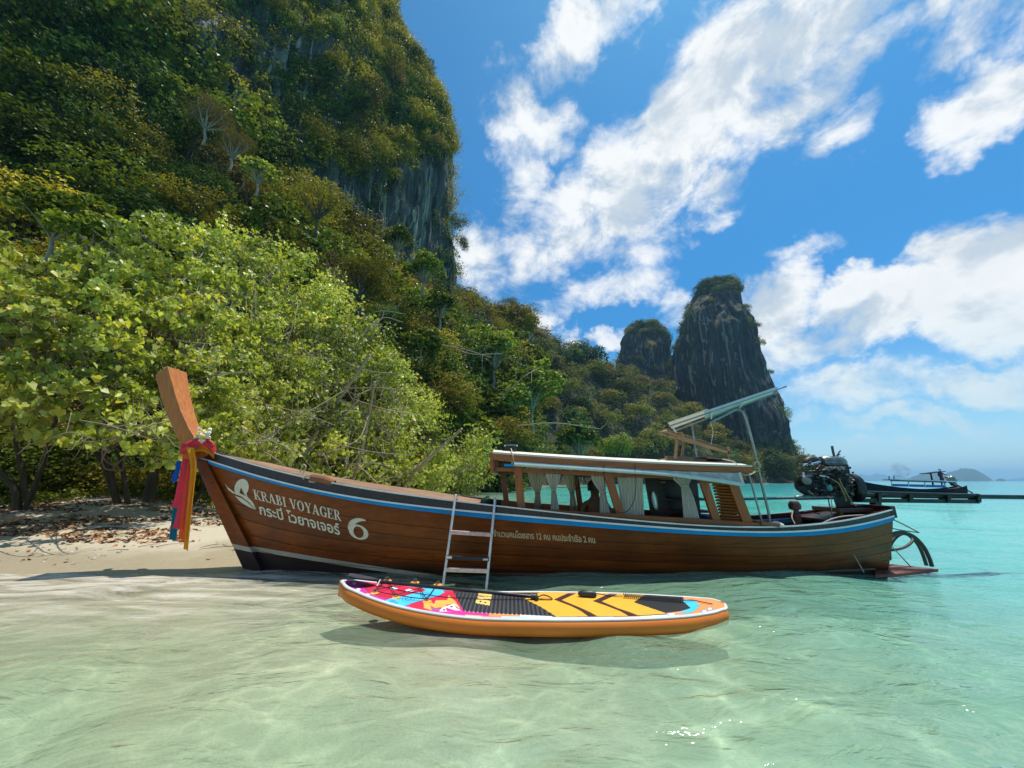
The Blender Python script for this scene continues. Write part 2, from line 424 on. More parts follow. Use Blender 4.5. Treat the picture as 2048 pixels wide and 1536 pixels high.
# ---------------------------------------------------------------- limestone and soil
def rock_material(name, base, dark, streak, stain, vegc, sc=1.0):
    m, g = newmat(name); pos = g.n('ShaderNodeNewGeometry').outputs['Position']
    nrm = g.n('ShaderNodeNewGeometry').outputs['Normal']
    def st(scale, zs, det=6, rough=0.6, d=0.3):
        mp = g.n('ShaderNodeMapping', i_0=pos); mp.inputs['Scale'].default_value = (1, 1, zs)
        return g.noise(mp.outputs[0], scale * sc, det, rough, d)
    a = st(0.35, 0.12, 8, 0.65, 1.0); b = st(1.1, 0.07, 7, 0.6, 0.6); c_ = st(0.09, 0.5, 5, 0.6, 0.4); f = st(3.0, 0.4, 5, 0.6)
    c = g.mix(g.ramp(a, 0.38, 0.62, 0, 1, True), dark, base)
    c = g.mix(g.ramp(b, 0.52, 0.66, 0, 0.85, True), c, dark)
    c = g.mix(g.m('MULTIPLY', g.ramp(st(0.8, 0.02, 4, 0.5, 1.0), 0.55, 0.61, 0, 1, True), g.ramp(c_, 0.40, 0.50)), c, streak)
    c = g.mix(g.m('MULTIPLY', g.ramp(st(0.5, 0.16, 5, 0.65, 0.8), 0.60, 0.72, 0, 1, True), g.ramp(c_, 0.5, 0.36)), c, stain)
    up = g.n('ShaderNodeSeparateXYZ', i_0=nrm).outputs[2]
    c = g.mix(g.m('MULTIPLY', g.ramp(g.m('ADD', up, g.m('MULTIPLY', f, 0.6)), 0.55, 0.85, 0, 1, True), 0.9), c, vegc)
    nm = bump(g, g.m('ADD', g.m('MULTIPLY', b, 1.2), g.m('ADD', a, g.m('MULTIPLY', f, 0.3))), 0.9, 1.6 / sc)
    finish(g, pbsdf(g, c, 0.85, nm)); return m
ROCK = rock_material('grey streaked limestone', (0.13, 0.115, 0.10, 1), (0.022, 0.022, 0.022, 1), (0.42, 0.34, 0.25, 1), (0.34, 0.13, 0.05, 1), (0.03, 0.04, 0.012, 1), 1.6)
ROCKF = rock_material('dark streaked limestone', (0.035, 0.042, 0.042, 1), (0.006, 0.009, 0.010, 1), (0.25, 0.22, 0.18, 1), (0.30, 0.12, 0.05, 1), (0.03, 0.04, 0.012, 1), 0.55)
m, g = newmat('leaf mould and soil'); co = objco(g); n = g.noise(co, 1.2, 6, 0.65)
finish(g, pbsdf(g, g.mix(n, (0.012, 0.014, 0.007, 1), (0.05, 0.05, 0.02, 1)), 0.95, bump(g, n, 0.8, 0.4))); SOIL = m

def catmull_grid(P, nu, nv):
    """P (r, c, 3) control net -> (nv, nu, 3)"""
    def interp(A, n):
        A = np.asarray(A); k = len(A); t = np.linspace(0, k - 1 - 1e-9, n); i = t.astype(int); f = (t - i).reshape(-1, *([1] * (A.ndim - 1)))
        g0 = lambda j: A[np.clip(j, 0, k - 1)]
        p0, p1, p2, p3 = g0(i - 1), g0(i), g0(i + 1), g0(i + 2)
        return 0.5 * (2 * p1 + (p2 - p0) * f + (2 * p0 - 5 * p1 + 4 * p2 - p3) * f * f + (3 * p1 - p0 - 3 * p2 + p3) * f ** 3)
    Q = interp(P, nv); return np.swapaxes(interp(np.swapaxes(Q, 0, 1), nu), 0, 1)
def grid_normals(Pg):
    du = np.gradient(Pg, axis=1); dv = np.gradient(Pg, axis=0); n = np.cross(du, dv)
    return n / (np.linalg.norm(n, axis=-1, keepdims=True) + 1e-9)
def rock_relief(P, s):
    """fluted, bulging limestone: vertical ribs plus lumps"""
    q = P * np.array([1, 1, 0.13]) / s
    rib = np.abs(fbm(q * 1.0, 4, 0.6)); lump = fbm(P / s / 2.2, 4, 0.5)
    return (-1.5 * rib + 1.1 * lump) * s * 0.30

# main cliff: control net of (px, py, distance) rows from the foot upwards
def cliff_net():
    rows = []
    out_py = [-500, -200, 0, 80, 150, 220, 270, 420, 520, 560, 640, 700]
    out_px = [600, 700, 772, 796, 848, 880, 900, 903, 911, 915, 925, 932]
    for zi, z in enumerate([0, 10, 20, 30, 42, 55, 70, 88, 105, 122, 135]):
        lean = max(0, z - 60) * 0.22
        ye = 60 + lean * 0.6
        t = math.atan2(z - CAM_H, ye) - PITCH; py = 768 - FPX * math.tan(t)
        pxe = np.interp(py, out_py, out_px)
        xe = W(pxe, py, ye).x
        cols = [(-110, 12 + lean), (-75, 20 + lean), (-52, 27 + lean), (-38, 33 + lean), (-27, 42 + lean)]
        r = [(x + 0.0 * z, y, z) for x, y in cols]
        r += [((xe - 27) / 2 - .5, 50 + lean, z), (xe - 1.5, ye - 3.0, z), (xe, ye + 1, z), (xe * (ye + 8) / ye - 2.5, ye + 8, z), (xe * (ye + 26) / ye - 14, ye + 26, z), (-190, ye + 60, z)]
        rows.append(r)
    return np.array(rows, dtype=float)
CN = cliff_net(); MC = catmull_grid(CN, 330, 170)
nr = grid_normals(MC); 
if nr[80, 150, 1] > 0: nr = -nr
MC = MC + nr * rock_relief(MC, 4.0)[..., None]
cap = MC[-1:].copy(); cap[..., 2] += 3; cap[..., 0] = cap[..., 0] * (cap[..., 1] + 40) / cap[..., 1] - 12; cap[..., 1] += 40
cliff = mesh_np('main_cliff', np.concatenate([MC, cap]).reshape(-1, 3), grid_faces(330, 171), True, [ROCK]); tag(cliff, kind='structure')

def rock_body(name, Yc, outL, outR, ztop, z0, depth, mat, s, nz=90, na=120, kind='structure', pw=2.4, lumps=True):
    """solid rock whose outline from the beach follows outL/outR (py -> px lists); depth is half its thickness"""
    zs = z0 + (ztop - z0) * (1 - (1 - np.linspace(0, 1, nz)) ** 1.6); R = []
    for z in zs:
        t = math.atan2(z - CAM_H, Yc) - PITCH; py = 768 - FPX * math.tan(t)
        xl = W(np.interp(py, *outL), py, Yc).x; xr = W(np.interp(py, *outR), py, Yc).x
        f = (z - z0) / (ztop - z0)
        a = np.linspace(0, 2 * math.pi, na, endpoint=False)
        c, s_ = np.cos(a), np.sin(a); e = 2 / pw
        ux = np.sign(c) * np.abs(c) ** e; uy = np.sign(s_) * np.abs(s_) ** e
        dd = depth * max(0.05, (1 - f ** 3)) ** 0.5; q_ = 0.30 * min(dd, (xr - xl) * .8) / Yc
        xr *= 1 - q_ if xr > 0 else 1 + q_; xl *= 1 + q_ if xl > 0 else 1 - q_
        if xr < xl + .5: xl = xr = (xl + xr) / 2
        hw = max((xr - xl) / 2, 0.05)
        R.append(np.stack([(xl + xr) / 2 + ux * hw, Yc + uy * min(dd, hw * 1.6), np.full(na, z)], -1))
    R = np.array(R); ctr = R.mean(axis=1, keepdims=True); d = R - ctr; d[..., 2] = 0
    ln = np.linalg.norm(d, axis=-1, keepdims=True); d = d / (ln + 1e-6)
    if lumps: R = R + d * (rock_relief(R, s) * np.clip(ln[..., 0] / s, 0, 1))[..., None]
    V = R.reshape(-1, 3); i = np.arange(nz * na).reshape(nz, na); j = np.roll(i, -1, 1)
    F = np.stack([i[:-1].ravel(), j[:-1].ravel(), j[1:].ravel(), i[1:].ravel()], -1)
    V = np.concatenate([V, [R[-1].mean(0) + (0, 0, .2)]])
    o = mesh_np(name, V, F, True, [mat]); tag(o, kind=kind)
    bm = bmesh.new(); bm.from_mesh(o.data); bm.verts.ensure_lookup_table(); top = bm.verts[-1]
    for k in range(na): bm.faces.new((bm.verts[int(i[-1, k])], bm.verts[int(j[-1, k])], top))
    bm.to_mesh(o.data); bm.free()
    return o, R
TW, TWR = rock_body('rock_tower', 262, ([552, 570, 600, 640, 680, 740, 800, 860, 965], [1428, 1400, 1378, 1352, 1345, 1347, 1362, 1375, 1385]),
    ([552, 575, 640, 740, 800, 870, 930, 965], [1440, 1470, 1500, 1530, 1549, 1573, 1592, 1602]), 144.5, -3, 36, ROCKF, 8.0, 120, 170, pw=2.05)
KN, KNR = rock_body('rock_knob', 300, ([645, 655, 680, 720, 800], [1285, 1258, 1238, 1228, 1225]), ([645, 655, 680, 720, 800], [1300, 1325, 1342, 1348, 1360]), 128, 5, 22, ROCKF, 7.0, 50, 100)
SB, SBR = rock_body('rock_bluff', 92, ([612, 625, 660, 700, 800], [1022, 985, 940, 915, 900]), ([612, 630, 655, 700, 720, 800], [1032, 1052, 1070, 1073, 1064, 1070]), 42.5, 0, 12, ROCK, 3.0, 60, 100)
LS, LSR = rock_body('rock_spur', 72, ([555, 600, 640, 700, 900], [900, 890, 880, 870, 860]), ([540, 570, 600, 625, 660, 700, 900], [912, 935, 958, 980, 1000, 1005, 1010]), 36.0, 0, 9, ROCK, 3.0, 60, 90)

# wooded headland that joins cliff and tower: height field
hx = np.linspace(-45, 205, 150); hy = np.linspace(78, 330, 120); HX, HY = np.meshgrid(hx, hy)
ridge_px = [850, 960, 1050, 1100, 1180, 1230, 1300, 1380, 1450, 1500, 1560, 1600, 1640]
ridge_py = [640, 690, 700, 698, 702, 722, 722, 748, 825, 855, 892, 925, 958]
YR = 205.0
pxs = 1024 + HX / YR * 790
pyr = np.interp(pxs, ridge_px, ridge_py)
t = np.arctan(-(pyr - 768) / FPX) + PITCH; HR = CAM_H + YR * np.tan(t) - 7
sd = shore_dist(HX, HY)
HZ = np.maximum(HR, 0) * np.clip(sd / 42, 0, 1) ** 0.7 * np.clip((HX + 45) / 25, 0.3, 1)
HZ = HZ + 3.0 * fbm(np.stack([HX / 22, HY / 22, HX * 0], -1), 4) * np.clip(sd / 15, 0, 1)
HZ = np.where(sd > 0, HZ, -3)
hill = mesh_np('headland_hill', np.stack([HX, HY, HZ], -1).reshape(-1, 3), grid_faces(150, 120), True, [SOIL]); tag(hill, kind='structure')

# steep slope between beach and cliff: canopy control net (px, py, distance), foot to top
SL = [
 [(-420, 985, 11), (-420, 850, 12), (-420, 560, 15), (-420, 250, 19), (-420, -60, 24)],
 [(0, 990, 13.5), (0, 820, 15), (0, 540, 19), (0, 280, 24), (0, 20, 31)],
 [(300, 988, 15), (300, 720, 20), (300, 480, 26), (300, 270, 31), (300, 100, 36)],
 [(600, 985, 20), (600, 760, 26), (600, 610, 33), (600, 510, 38), (600, 430, 44)],
 [(800, 980, 30), (800, 780, 37), (800, 700, 44), (800, 640, 49), (800, 590, 53)],
 [(930, 978, 42), (930, 830, 50), (930, 775, 57), (930, 735, 62), (930, 705, 66)],
 [(1040, 975, 62), (1040, 860, 74), (1040, 780, 84), (1040, 730, 90), (1040, 700, 96)],
]
SLW = np.array([[tuple(W(*q)) for q in col] for col in SL]).swapaxes(0, 1)
SLG = catmull_grid(SLW, 120, 80)
low = SLG.copy(); low[..., 1] += 2.6; low[..., 2] -= np.clip(low[..., 2], 0, 1) * 2.5
low[0, :, 2] = -0.5
low = low + (fbm(low / 5, 3) * 0.8)[..., None]
slope = mesh_np('hillside', low.reshape(-1, 3), grid_faces(120, 80), True, [SOIL]); tag(slope, kind='structure')

# far islands
def island(name, Yc, pts, thick, seed):
    px = np.linspace(pts[0][0], pts[-1][0], 70); py = np.interp(px, [p[0] for p in pts], [p[1] for p in pts])
    ys_ = np.linspace(-1, 1, 24); V = []
    for v in ys_:
        for a, b in zip(px, py):
            q = W(a, b, Yc); h = max(q.z, 0) * (1 - v * v) ** 0.8; q.x *= (Yc + v * thick) / Yc
            V.append((q.x, Yc + v * thick, h))
    V = np.array(V); V[:, 2] += (fbm(V / 60.0 + seed, 4) * 0.12 * V[:, 2]); V[:, 2] -= 2.0
    o = mesh_np(name, V, grid_faces(70, 24), True, [FARVEG]); tag(o, kind='structure'); return o
m, g = newmat('far jungle'); co = objco(g); n = g.noise(co, 0.02, 6, 0.7)
finish(g, pbsdf(g, g.mix(n, (0.012, 0.03, 0.018, 1), (0.04, 0.075, 0.035, 1)), 0.95, bump(g, n, 1.0, 8.0))); FARVEG = m
island('island', 3000, [(1806, 962), (1818, 956), (1845, 947), (1868, 945), (1885, 950), (1905, 943), (1930, 937), (1945, 938), (1960, 945), (1975, 952), (1988, 962)], 400, 1.0)
island('island', 2800, [(1989, 962), (1993, 958), (2000, 956), (2008, 957), (2013, 962)], 60, 5.0)
island('island', 7500, [(1700, 962), (1712, 955), (1720, 947), (1728, 950), (1740, 951), (1752, 947), (1765, 949), (1780, 953), (1795, 950), (1812, 955), (1830, 962)], 700, 9.0)
island('island', 7800, [(1990, 962), (2020, 958), (2048, 955), (2090, 953), (2150, 962)], 700, 12.0)

# air: pale even haze round everything
m, g = newmat('sea haze'); pv = g.n('ShaderNodeVolumePrincipled')
pv.inputs['Color'].default_value = (0.34, 0.70, 1.0, 1); pv.inputs['Density'].default_value = 0.00017; pv.inputs['Anisotropy'].default_value = 0.3
g.n('ShaderNodeOutputMaterial', i_1=pv.outputs[0])
bx = MB(); bx.box((0, 3900, 95), (22000, 12400, 250)); hz_ = bx.build('haze', m); tag(hz_, kind='stuff')

# ---------------------------------------------------------------- foliage
def leaf_material(name, stops, rough=0.42, trans=0.35, tcol=(1.0, 1.1, 0.35), spec=0.12, vary=0.95):
    """stops: colours picked at random leaf by leaf; each plant also shifts a little as a whole"""
    m, g = newmat(name)
    a = g.n('ShaderNodeAttribute', attribute_name='tone').outputs['Fac']
    r = g.n('ShaderNodeObjectInfo').outputs['Random']
    c = g.cr(g.m('ADD', a, g.m('MULTIPLY_ADD', r, 0.24, -0.12), clamp=True), [(i / (len(stops) - 1), s) for i, s in enumerate(stops)])
    c = g.vm('SCALE', c, g.m('MULTIPLY_ADD', g.m('FRACT', g.m('MULTIPLY', r, 7.3)), vary, 1.18 - vary * 0.5))
    p = pbsdf(g, c, rough); p.inputs['Specular IOR Level'].default_value = spec
    t = g.n('ShaderNodeBsdfTranslucent', i_0=g.vm('MULTIPLY', c, tcol))
    sh = g.n('ShaderNodeMixShader', i_0=trans, i_1=p.outputs[0], i_2=t.outputs[0])
    finish(g, sh.outputs[0]); return m
L_HIB = leaf_material('bright heart shaped leaves', [(0.07, 0.085, 0.015), (0.20, 0.225, 0.035), (0.35, 0.37, 0.065), (0.50, 0.52, 0.14), (0.60, 0.48, 0.06)], 0.42, 0.42, spec=0.3, vary=0.45)
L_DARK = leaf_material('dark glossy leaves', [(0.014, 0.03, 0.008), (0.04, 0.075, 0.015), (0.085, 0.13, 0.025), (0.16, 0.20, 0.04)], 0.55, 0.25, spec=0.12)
L_MID = leaf_material('mid green leaves', [(0.04, 0.06, 0.008), (0.10, 0.13, 0.018), (0.17, 0.20, 0.028), (0.27, 0.28, 0.045)], 0.38, 0.32)
L_OLIVE = leaf_material('olive leaves', [(0.07, 0.06, 0.009), (0.20, 0.165, 0.02), (0.33, 0.27, 0.035), (0.48, 0.36, 0.05)], 0.42, 0.3)
L_DRY = leaf_material('dry brown leaves', [(0.08, 0.05, 0.02), (0.20, 0.125, 0.04), (0.28, 0.20, 0.06), (0.22, 0.20, 0.05)], 0.6, 0.25)
L_FAR = leaf_material('distant canopy leaves', [(0.035, 0.042, 0.008), (0.12, 0.13, 0.02), (0.22, 0.21, 0.035), (0.34, 0.29, 0.055)], 0.55, 0.25)
m, g = newmat('pale bark'); co = objco(g); n = g.noise(co, 5, 6, 0.65)
finish(g, pbsdf(g, g.mix(n, (0.14, 0.10, 0.065, 1), (0.46, 0.38, 0.28, 1)), 0.85, bump(g, g.noise(co, 30, 4), 0.6, 0.01))); BARK = m
m, g = newmat('dark bark'); co = objco(g); n = g.noise(co, 3, 6, 0.65)
finish(g, pbsdf(g, g.mix(n, (0.03, 0.022, 0.015, 1), (0.12, 0.09, 0.06, 1)), 0.9, bump(g, n, 0.6, 0.02))); BARKD = m

def leaf_mesh(name, C, Nn, size, kind, mat, rs, droop=0.4, link=True, parent=None, tone=None):
    """one mesh of many separate folded leaves. C centres, Nn facing, size per leaf"""
    n = len(C); C = np.asarray(C, float); Nn = np.asarray(Nn, float)
    Nn = Nn / (np.linalg.norm(Nn, axis=1, keepdims=True) + 1e-9)
    a = np.cross(Nn, rs.normal(size=(n, 3))); a /= (np.linalg.norm(a, axis=1, keepdims=True) + 1e-9)
    a[:, 2] -= droop; a /= (np.linalg.norm(a, axis=1, keepdims=True) + 1e-9)
    b = np.cross(Nn, a); b /= (np.linalg.norm(b, axis=1, keepdims=True) + 1e-9)
    s = np.asarray(size).reshape(-1, 1) * np.ones((n, 1))
    fold = Nn * s * rs.uniform(0.02, 0.28, (n, 1))
    if kind == 'heart':
        w = 0.52
        P = [C - a * s * 0.40, C - a * s * 0.52 + b * s * 0.30 + fold, C - a * s * 0.12 + b * s * w + fold, C + a * s * 0.55 - fold * .6, C - a * s * 0.12 - b * s * w + fold, C - a * s * 0.52 - b * s * 0.30 + fold]
        V = np.stack(P, 1).reshape(-1, 3)
        base = np.arange(n)[:, None] * 6
        F = np.concatenate([base + np.array([0, 1, 2, 3]), base + np.array([0, 3, 4, 5])], 1).reshape(-1, 4); per = 2
    else:
        w = 0.26 if kind == 'long' else 0.40
        P = [C - a * s * 0.5, C + b * s * w + fold, C + a * s * 0.5, C - b * s * w + fold]
        V = np.stack(P, 1).reshape(-1, 3); F = (np.arange(n)[:, None] * 4 + np.arange(4)); per = 1
    o = mesh_np(name, V, F, False, [mat], parent=parent, link=link)
    me = o.data if link else o
    t = np.clip(rs.normal(0.45, 0.24, n), 0, 1) if tone is None else tone
    at = me.attributes.new('tone', 'FLOAT', 'FACE'); at.data.foreach_set('value', np.repeat(t, per).astype(np.float32))
    return o
def lobe_leaves(rs, lobes, per_area, shell=0.35, upbias=0.35, minn=30, grp=5, spread=0.13, rough=0.30):
    """lobes: (x, y, z, r). leaves sit in the outer shell of each lobe, more of them on top"""
    Cs = []; Ns = []; Id = []
    for i, (x, y, z, r) in enumerate(lobes):
        k = max(minn, int(per_area * r * r)); kc = max(6, k // grp); d = rs.normal(size=(kc, 3)); d[:, 2] += upbias; d /= np.linalg.norm(d, axis=1, keepdims=True)
        rr = r * (1 - shell * rs.random((kc, 1)) ** 1.3) * (1 + rough * vnoise(d * 2.3 + i * 3.1))[:, None] * rs.uniform(.85, 1.2, (kc, 1))
        c0 = d * rr * np.array([1, 1, 0.82]); pk = rs.integers(0, kc, k); d = d[pk]
        Cs.append(np.array([x, y, z]) + c0[pk] + rs.normal(0, 1, (k, 3)) * r * spread * np.array([1, 1, .6]))
        nn = d * 0.75 + np.array([0, 0, 0.40]) + rs.normal(size=(k, 3)) * 0.45; Ns.append(nn); Id.append(np.full(k, i))
    return np.concatenate(Cs), np.concatenate(Ns), np.concatenate(Id)
def make_crown(seed, nlobe, per_area, leaf, kind, mat, flat=1.0, lr=(0.24, 0.46), shell=0.6):
    """crown of unit radius centred on the origin"""
    rs = np.random.default_rng(seed); lobes = []
    for i in range(nlobe):
        d = rs.normal(size=3); d[2] = abs(d[2]) * 1.1 - 0.30; d /= np.linalg.norm(d)
        rr = rs.uniform(0.35, 0.80); lobes.append((d[0] * rr, d[1] * rr, d[2] * rr * flat, rs.uniform(*lr)))
    C, N, I = lobe_leaves(rs, lobes, per_area * 2.8, shell * .7, grp=4, spread=0.08, rough=0.35)
    lt = rs.normal(0.45, 0.16, nlobe)
    tone = np.clip(lt[I] + rs.normal(0, 0.17, len(I)), 0, 1)
    me = leaf_mesh('crown', C, N, leaf * rs.uniform(.6, 1.25, len(C)), kind, mat, rs, 0.35, link=False, tone=tone)
    return me, lobes
def branch_mesh(lobes, base, seed, r0, mat, droopy=0.1, twigs=2):
    rs = random.Random(seed); b = MB(); base = Vector(base)
    top = Vector((sum(l[0] for l in lobes) / len(lobes), sum(l[1] for l in lobes) / len(lobes), sum(l[2] for l in lobes) / len(lobes)))
    fork = base.lerp(top, 0.45) + Vector((rs.uniform(-.1, .1), rs.uniform(-.1, .1), 0)) * r0 * 8
    b.tube(curve_pts([base, base.lerp(fork, .5) + Vector((rs.uniform(-1, 1), rs.uniform(-1, 1), 0)) * r0, fork], 3), [r0 * 1.25, r0 * 1.1, r0, r0 * .95, r0 * .9, r0 * .85, r0 * .8][:7], 7)
    for l in lobes:
        e = Vector(l[:3]); mid = fork.lerp(e, 0.5) + Vector((rs.uniform(-.2, .2), rs.uniform(-.2, .2), rs.uniform(-.05, .25))) * (e - fork).length
        pts = curve_pts([fork, mid, e], 3); k = len(pts)
        b.tube(pts, [r0 * (0.5 - 0.38 * i / (k - 1)) for i in range(k)], 5)
        for t in range(twigs):
            d = Vector((rs.gauss(0, 1), rs.gauss(0, 1), rs.gauss(0.3, 1))).normalized() * l[3]
            q = mid.lerp(e, rs.uniform(.4, 1)); b.tube([q, q + d * .5 + Vector((0, 0, .05 * l[3])), q + d * .95], [r0 * .12, r0 * .09, r0 * .05], 4)
    me = bpy.data.meshes.new('trunk'); me.from_pydata(b.v, [], b.f); me.update(); me.materials.append(mat)
    for p in me.polygons: p.use_smooth = True
    return me
def ob(name, me, parent=None, loc=(0, 0, 0), rz=0, sc=(1, 1, 1)):
    o = bpy.data.objects.new(name, me); COL.objects.link(o); o.location = loc; o.rotation_euler = (0, 0, rz); o.scale = sc
    if parent is not None: o.parent = parent
    return o

# prototypes (unit radius)
PR = {}
for i, (nl, pa, lf, kd, mt, key) in enumerate([
    (22, 900, 0.062, 'long', L_DARK, 'dark'), (20, 900, 0.066, 'long', L_DARK, 'dark'), (24, 950, 0.058, 'oval', L_MID, 'mid'), (20, 800, 0.066, 'oval', L_MID, 'mid'),
    (22, 1300, 0.046, 'oval', L_OLIVE, 'olive'), (20, 1100, 0.052, 'oval', L_OLIVE, 'olive'), (18, 1700, 0.036, 'long', L_DRY, 'dry'),
    (18, 420, 0.105, 'heart', L_MID, 'broad'), (16, 380, 0.11, 'heart', L_HIB, 'bright')]):
    me, lobes = make_crown(100 + i, nl, pa, lf, kd, mt)
    tm = branch_mesh(lobes, (0, 0, -1.7), 200 + i, 0.055, BARK if key in ('dry', 'bright', 'broad') else BARKD, twigs=6 if key == 'dry' else 2)
    PR.setdefault(key, []).append((me, tm))
for i, (nl, pa, lf, mt, key) in enumerate([(14, 620, 0.085, L_FAR, 'far'), (12, 560, 0.09, L_FAR, 'far'), (15, 600, 0.08, L_OLIVE, 'farolive'), (16, 600, 0.08, L_DRY, 'fardry'), (18, 560, 0.09, L_DARK, 'fardark')]):
    me, lobes = make_crown(150 + i, nl, pa, lf, 'oval', mt, 0.9, (0.32, 0.50), 0.22)
    PR.setdefault(key, []).append((me, branch_mesh(lobes, (0, 0, -1.8), 250 + i, 0.05, BARKD, twigs=0)))
# tufts for ledges: wider, hanging
for i, (mt, key) in enumerate([(L_DARK, 'ledgedark'), (L_OLIVE, 'ledgeolive'), (L_DRY, 'ledgedry'), (L_FAR, 'ledgefar'), (L_OLIVE, 'ledgeolive')]):
    me, lobes = make_crown(180 + i, 14, 620, 0.075, 'long', mt, 0.95, (0.28, 0.5), 0.6)
    PR.setdefault(key, []).append((me, None))

LOOK = {'dark': 'dark glossy green', 'mid': 'mid green', 'olive': 'olive yellow', 'dry': 'half bare brown', 'broad': 'large leaved green', 'bright': 'bright lime green',
        'far': 'dark green', 'farolive': 'olive', 'fardry': 'brownish', 'fardark': 'deep green', 'ledgedark': 'dark green', 'ledgeolive': 'olive', 'ledgedry': 'brown', 'ledgefar': 'dull green'}
vr = random.Random(21)
def plant_tree(key, c, r, zs, label, group, name='tree', cat='tree', trunk=True):
    cr_, tk = vr.choice(PR[key])
    rz = vr.uniform(0, 6.28); s = (r * vr.uniform(.9, 1.15), r * vr.uniform(.9, 1.15), r * zs)
    if not trunk:
        o = ob(name, cr_, None, c, rz, s); tag(o, label, cat, group); return o
    e = empty(name, (c[0], c[1], c[2] - 1.7 * s[2]), label, cat, group); e.rotation_euler = (0, 0, rz)
    ob('trunk', tk, e, (0, 0, 1.7 * s[2]), 0, s); ob('crown', cr_, e, (0, 0, 1.7 * s[2]), 0, s); return e

# --- trees on the steep slope behind the beach
def slope_point(u, v):
    return Vector(SLG[int(np.clip(v, 0, 1) * 79), int(np.clip(u, 0, 1) * 119)])
def pix(p):
    x, y, z = p[0], p[1], p[2] - CAM_H
    f = y * CP + z * SP; return 1024 + FPX * x / f, 768 - FPX * (-y * SP + z * CP) / f
n_s = 0
for j in range(11):
    for i in range(17):
        u = (i + vr.uniform(.1, .9)) / 17; v = (j + vr.uniform(.1, .9)) / 11
        p = slope_point(u, v); px, py = pix(p)
        if px < -150 or px > 1060: continue
        d = p.length; r = d * vr.uniform(.075, .12)
        dark = fbm(np.array([[px / 260, py / 200, 3.0]]), 2)[0]
        if px < 330 and py < 420: key = vr.choice(['dark', 'mid', 'mid', 'olive', 'olive'])
        elif px < 520: key = vr.choice(['dark', 'mid', 'olive', 'olive', 'dry', 'olive'])
        elif px < 860: key = vr.choice(['olive', 'olive', 'olive', 'dry', 'mid', 'broad'])
        else: key = vr.choice(['mid', 'broad', 'olive', 'dark'])
        where = 'high on the slope' if v > .66 else 'halfway up the slope' if v > .33 else 'low behind the beach thicket'
        side = 'at the far left' if px < 250 else 'left of the cliff face' if px < 560 else 'below the bare rock' if px < 850 else 'near the foot of the cliff edge'
        plant_tree(key, p, r, vr.uniform(.75, .95), f'{LOOK[key]} tree {where}, {side}', 'trees on the slope under the cliff'); n_s += 1
# trees seen clearly enough to name one by one
for key, px, py, Y, r, lab in [
    ('broad', 985, 700, 55, 4.6, 'spreading green tree with dark limbs in front of the low rock bluff, its upper crown'),
    ('broad', 1065, 775, 56, 4.6, 'spreading green tree beside the cabin roof end, right of the bluff tree'),
    ('broad', 1010, 800, 53, 3.6, 'large leaved tree with an open crown above the yellow green bushes'),
    ('olive', 1010, 870, 46, 3.4, 'yellow green bushy tree just above the front of the cabin roof'),
    ('olive', 905, 810, 42, 3.0, 'yellow green round tree behind the right end of the beach thicket'),
    ('broad', 1160, 880, 78, 5.6, 'large leaved bright tree straight above the middle of the cabin roof'),
    ('mid', 1230, 900, 88, 4.6, 'light green bush at the water edge above the cabin roof'),
    ('broad', 850, 540, 40, 2.4, 'leafy green tree standing out against the bare streaked rock'),
    ('broad', 800, 480, 40, 2.0, 'topmost leafy green tree in front of the bare streaked rock'),
    ('broad', 880, 610, 40, 2.2, 'leafy green tree leaning right over the lower cliff edge'),
    ('broad', 830, 700, 38, 3.2, 'dense green tree below the cliff edge with hanging foliage'),
    ('dark', 760, 640, 36, 2.4, 'dark green tree wedged between olive bushes below the bare rock'),
    ('bright', 520, 345, 27, 1.6, 'small bright lime green shrub against the dark cliff foot'),
    ('broad', 120, 430, 13, 1.5, 'deep green creeper covered tree rising over the pale thicket at the left'),
    ('broad', 190, 480, 12.5, 1.2, 'low green creeper clump on the shoulder of the pale thicket'),
    ('dry', 420, 230, 29, 2.4, 'bare twiggy brown tree on the slope high at the left'),
    ('dry', 470, 290, 29, 2.0, 'half bare twiggy tree just below the taller brown one'),
    ('olive', 720, 560, 30, 2.8, 'round golden olive bush below the bare rock'),
    ('olive', 640, 400, 30, 2.6, 'golden olive bush touching the foot of the dark cliff'),
    ]:
    plant_tree(key, W(px, py, Y), r, .85, lab, 'named trees of the shore slope' if 0 else None)
# --- headland woods
ix = lambda v, arr: int(np.clip(np.searchsorted(arr, v), 1, len(arr) - 1))
def hill_z(x, y): return HZ[ix(y, hy), ix(x, hx)]
def seen(x, y, z):
    """is a crown top there in view over the nearer part of the hill"""
    a = (z - CAM_H) / y
    for t in np.linspace(78 / y, 0.97, 14):
        if t * y < 79: continue
        if (hill_z(x * t, y * t) + 2 - CAM_H) / (y * t) > a: return False
    return True
placed = []; rest = []; n_h = 0
cand = sorted([(vr.uniform(-42, 200), vr.uniform(80, 300)) for i in range(5200)], key=lambda c: c[1])
for x, y in cand:
    s_ = shore_dist(np.array([x]), np.array([y]))[0]
    if s_ < 1.0: continue
    r = y * 0.036 * vr.uniform(.7, 1.25); z = hill_z(x, y)
    px, py = pix((x, y, z + r))
    if px < 925 or px > 1625: continue
    if any((x - a) ** 2 + (y - b) ** 2 < (0.60 * (r + c)) ** 2 for a, b, c in placed): continue
    if not seen(x, y, z + r * 1.6): continue
    placed.append((x, y, r)); rest.append((x, y, z, r, px, s_))
rest.sort(key=lambda q: -q[3] / q[1] - (0.02 if q[1] < 160 else 0))
wood = []
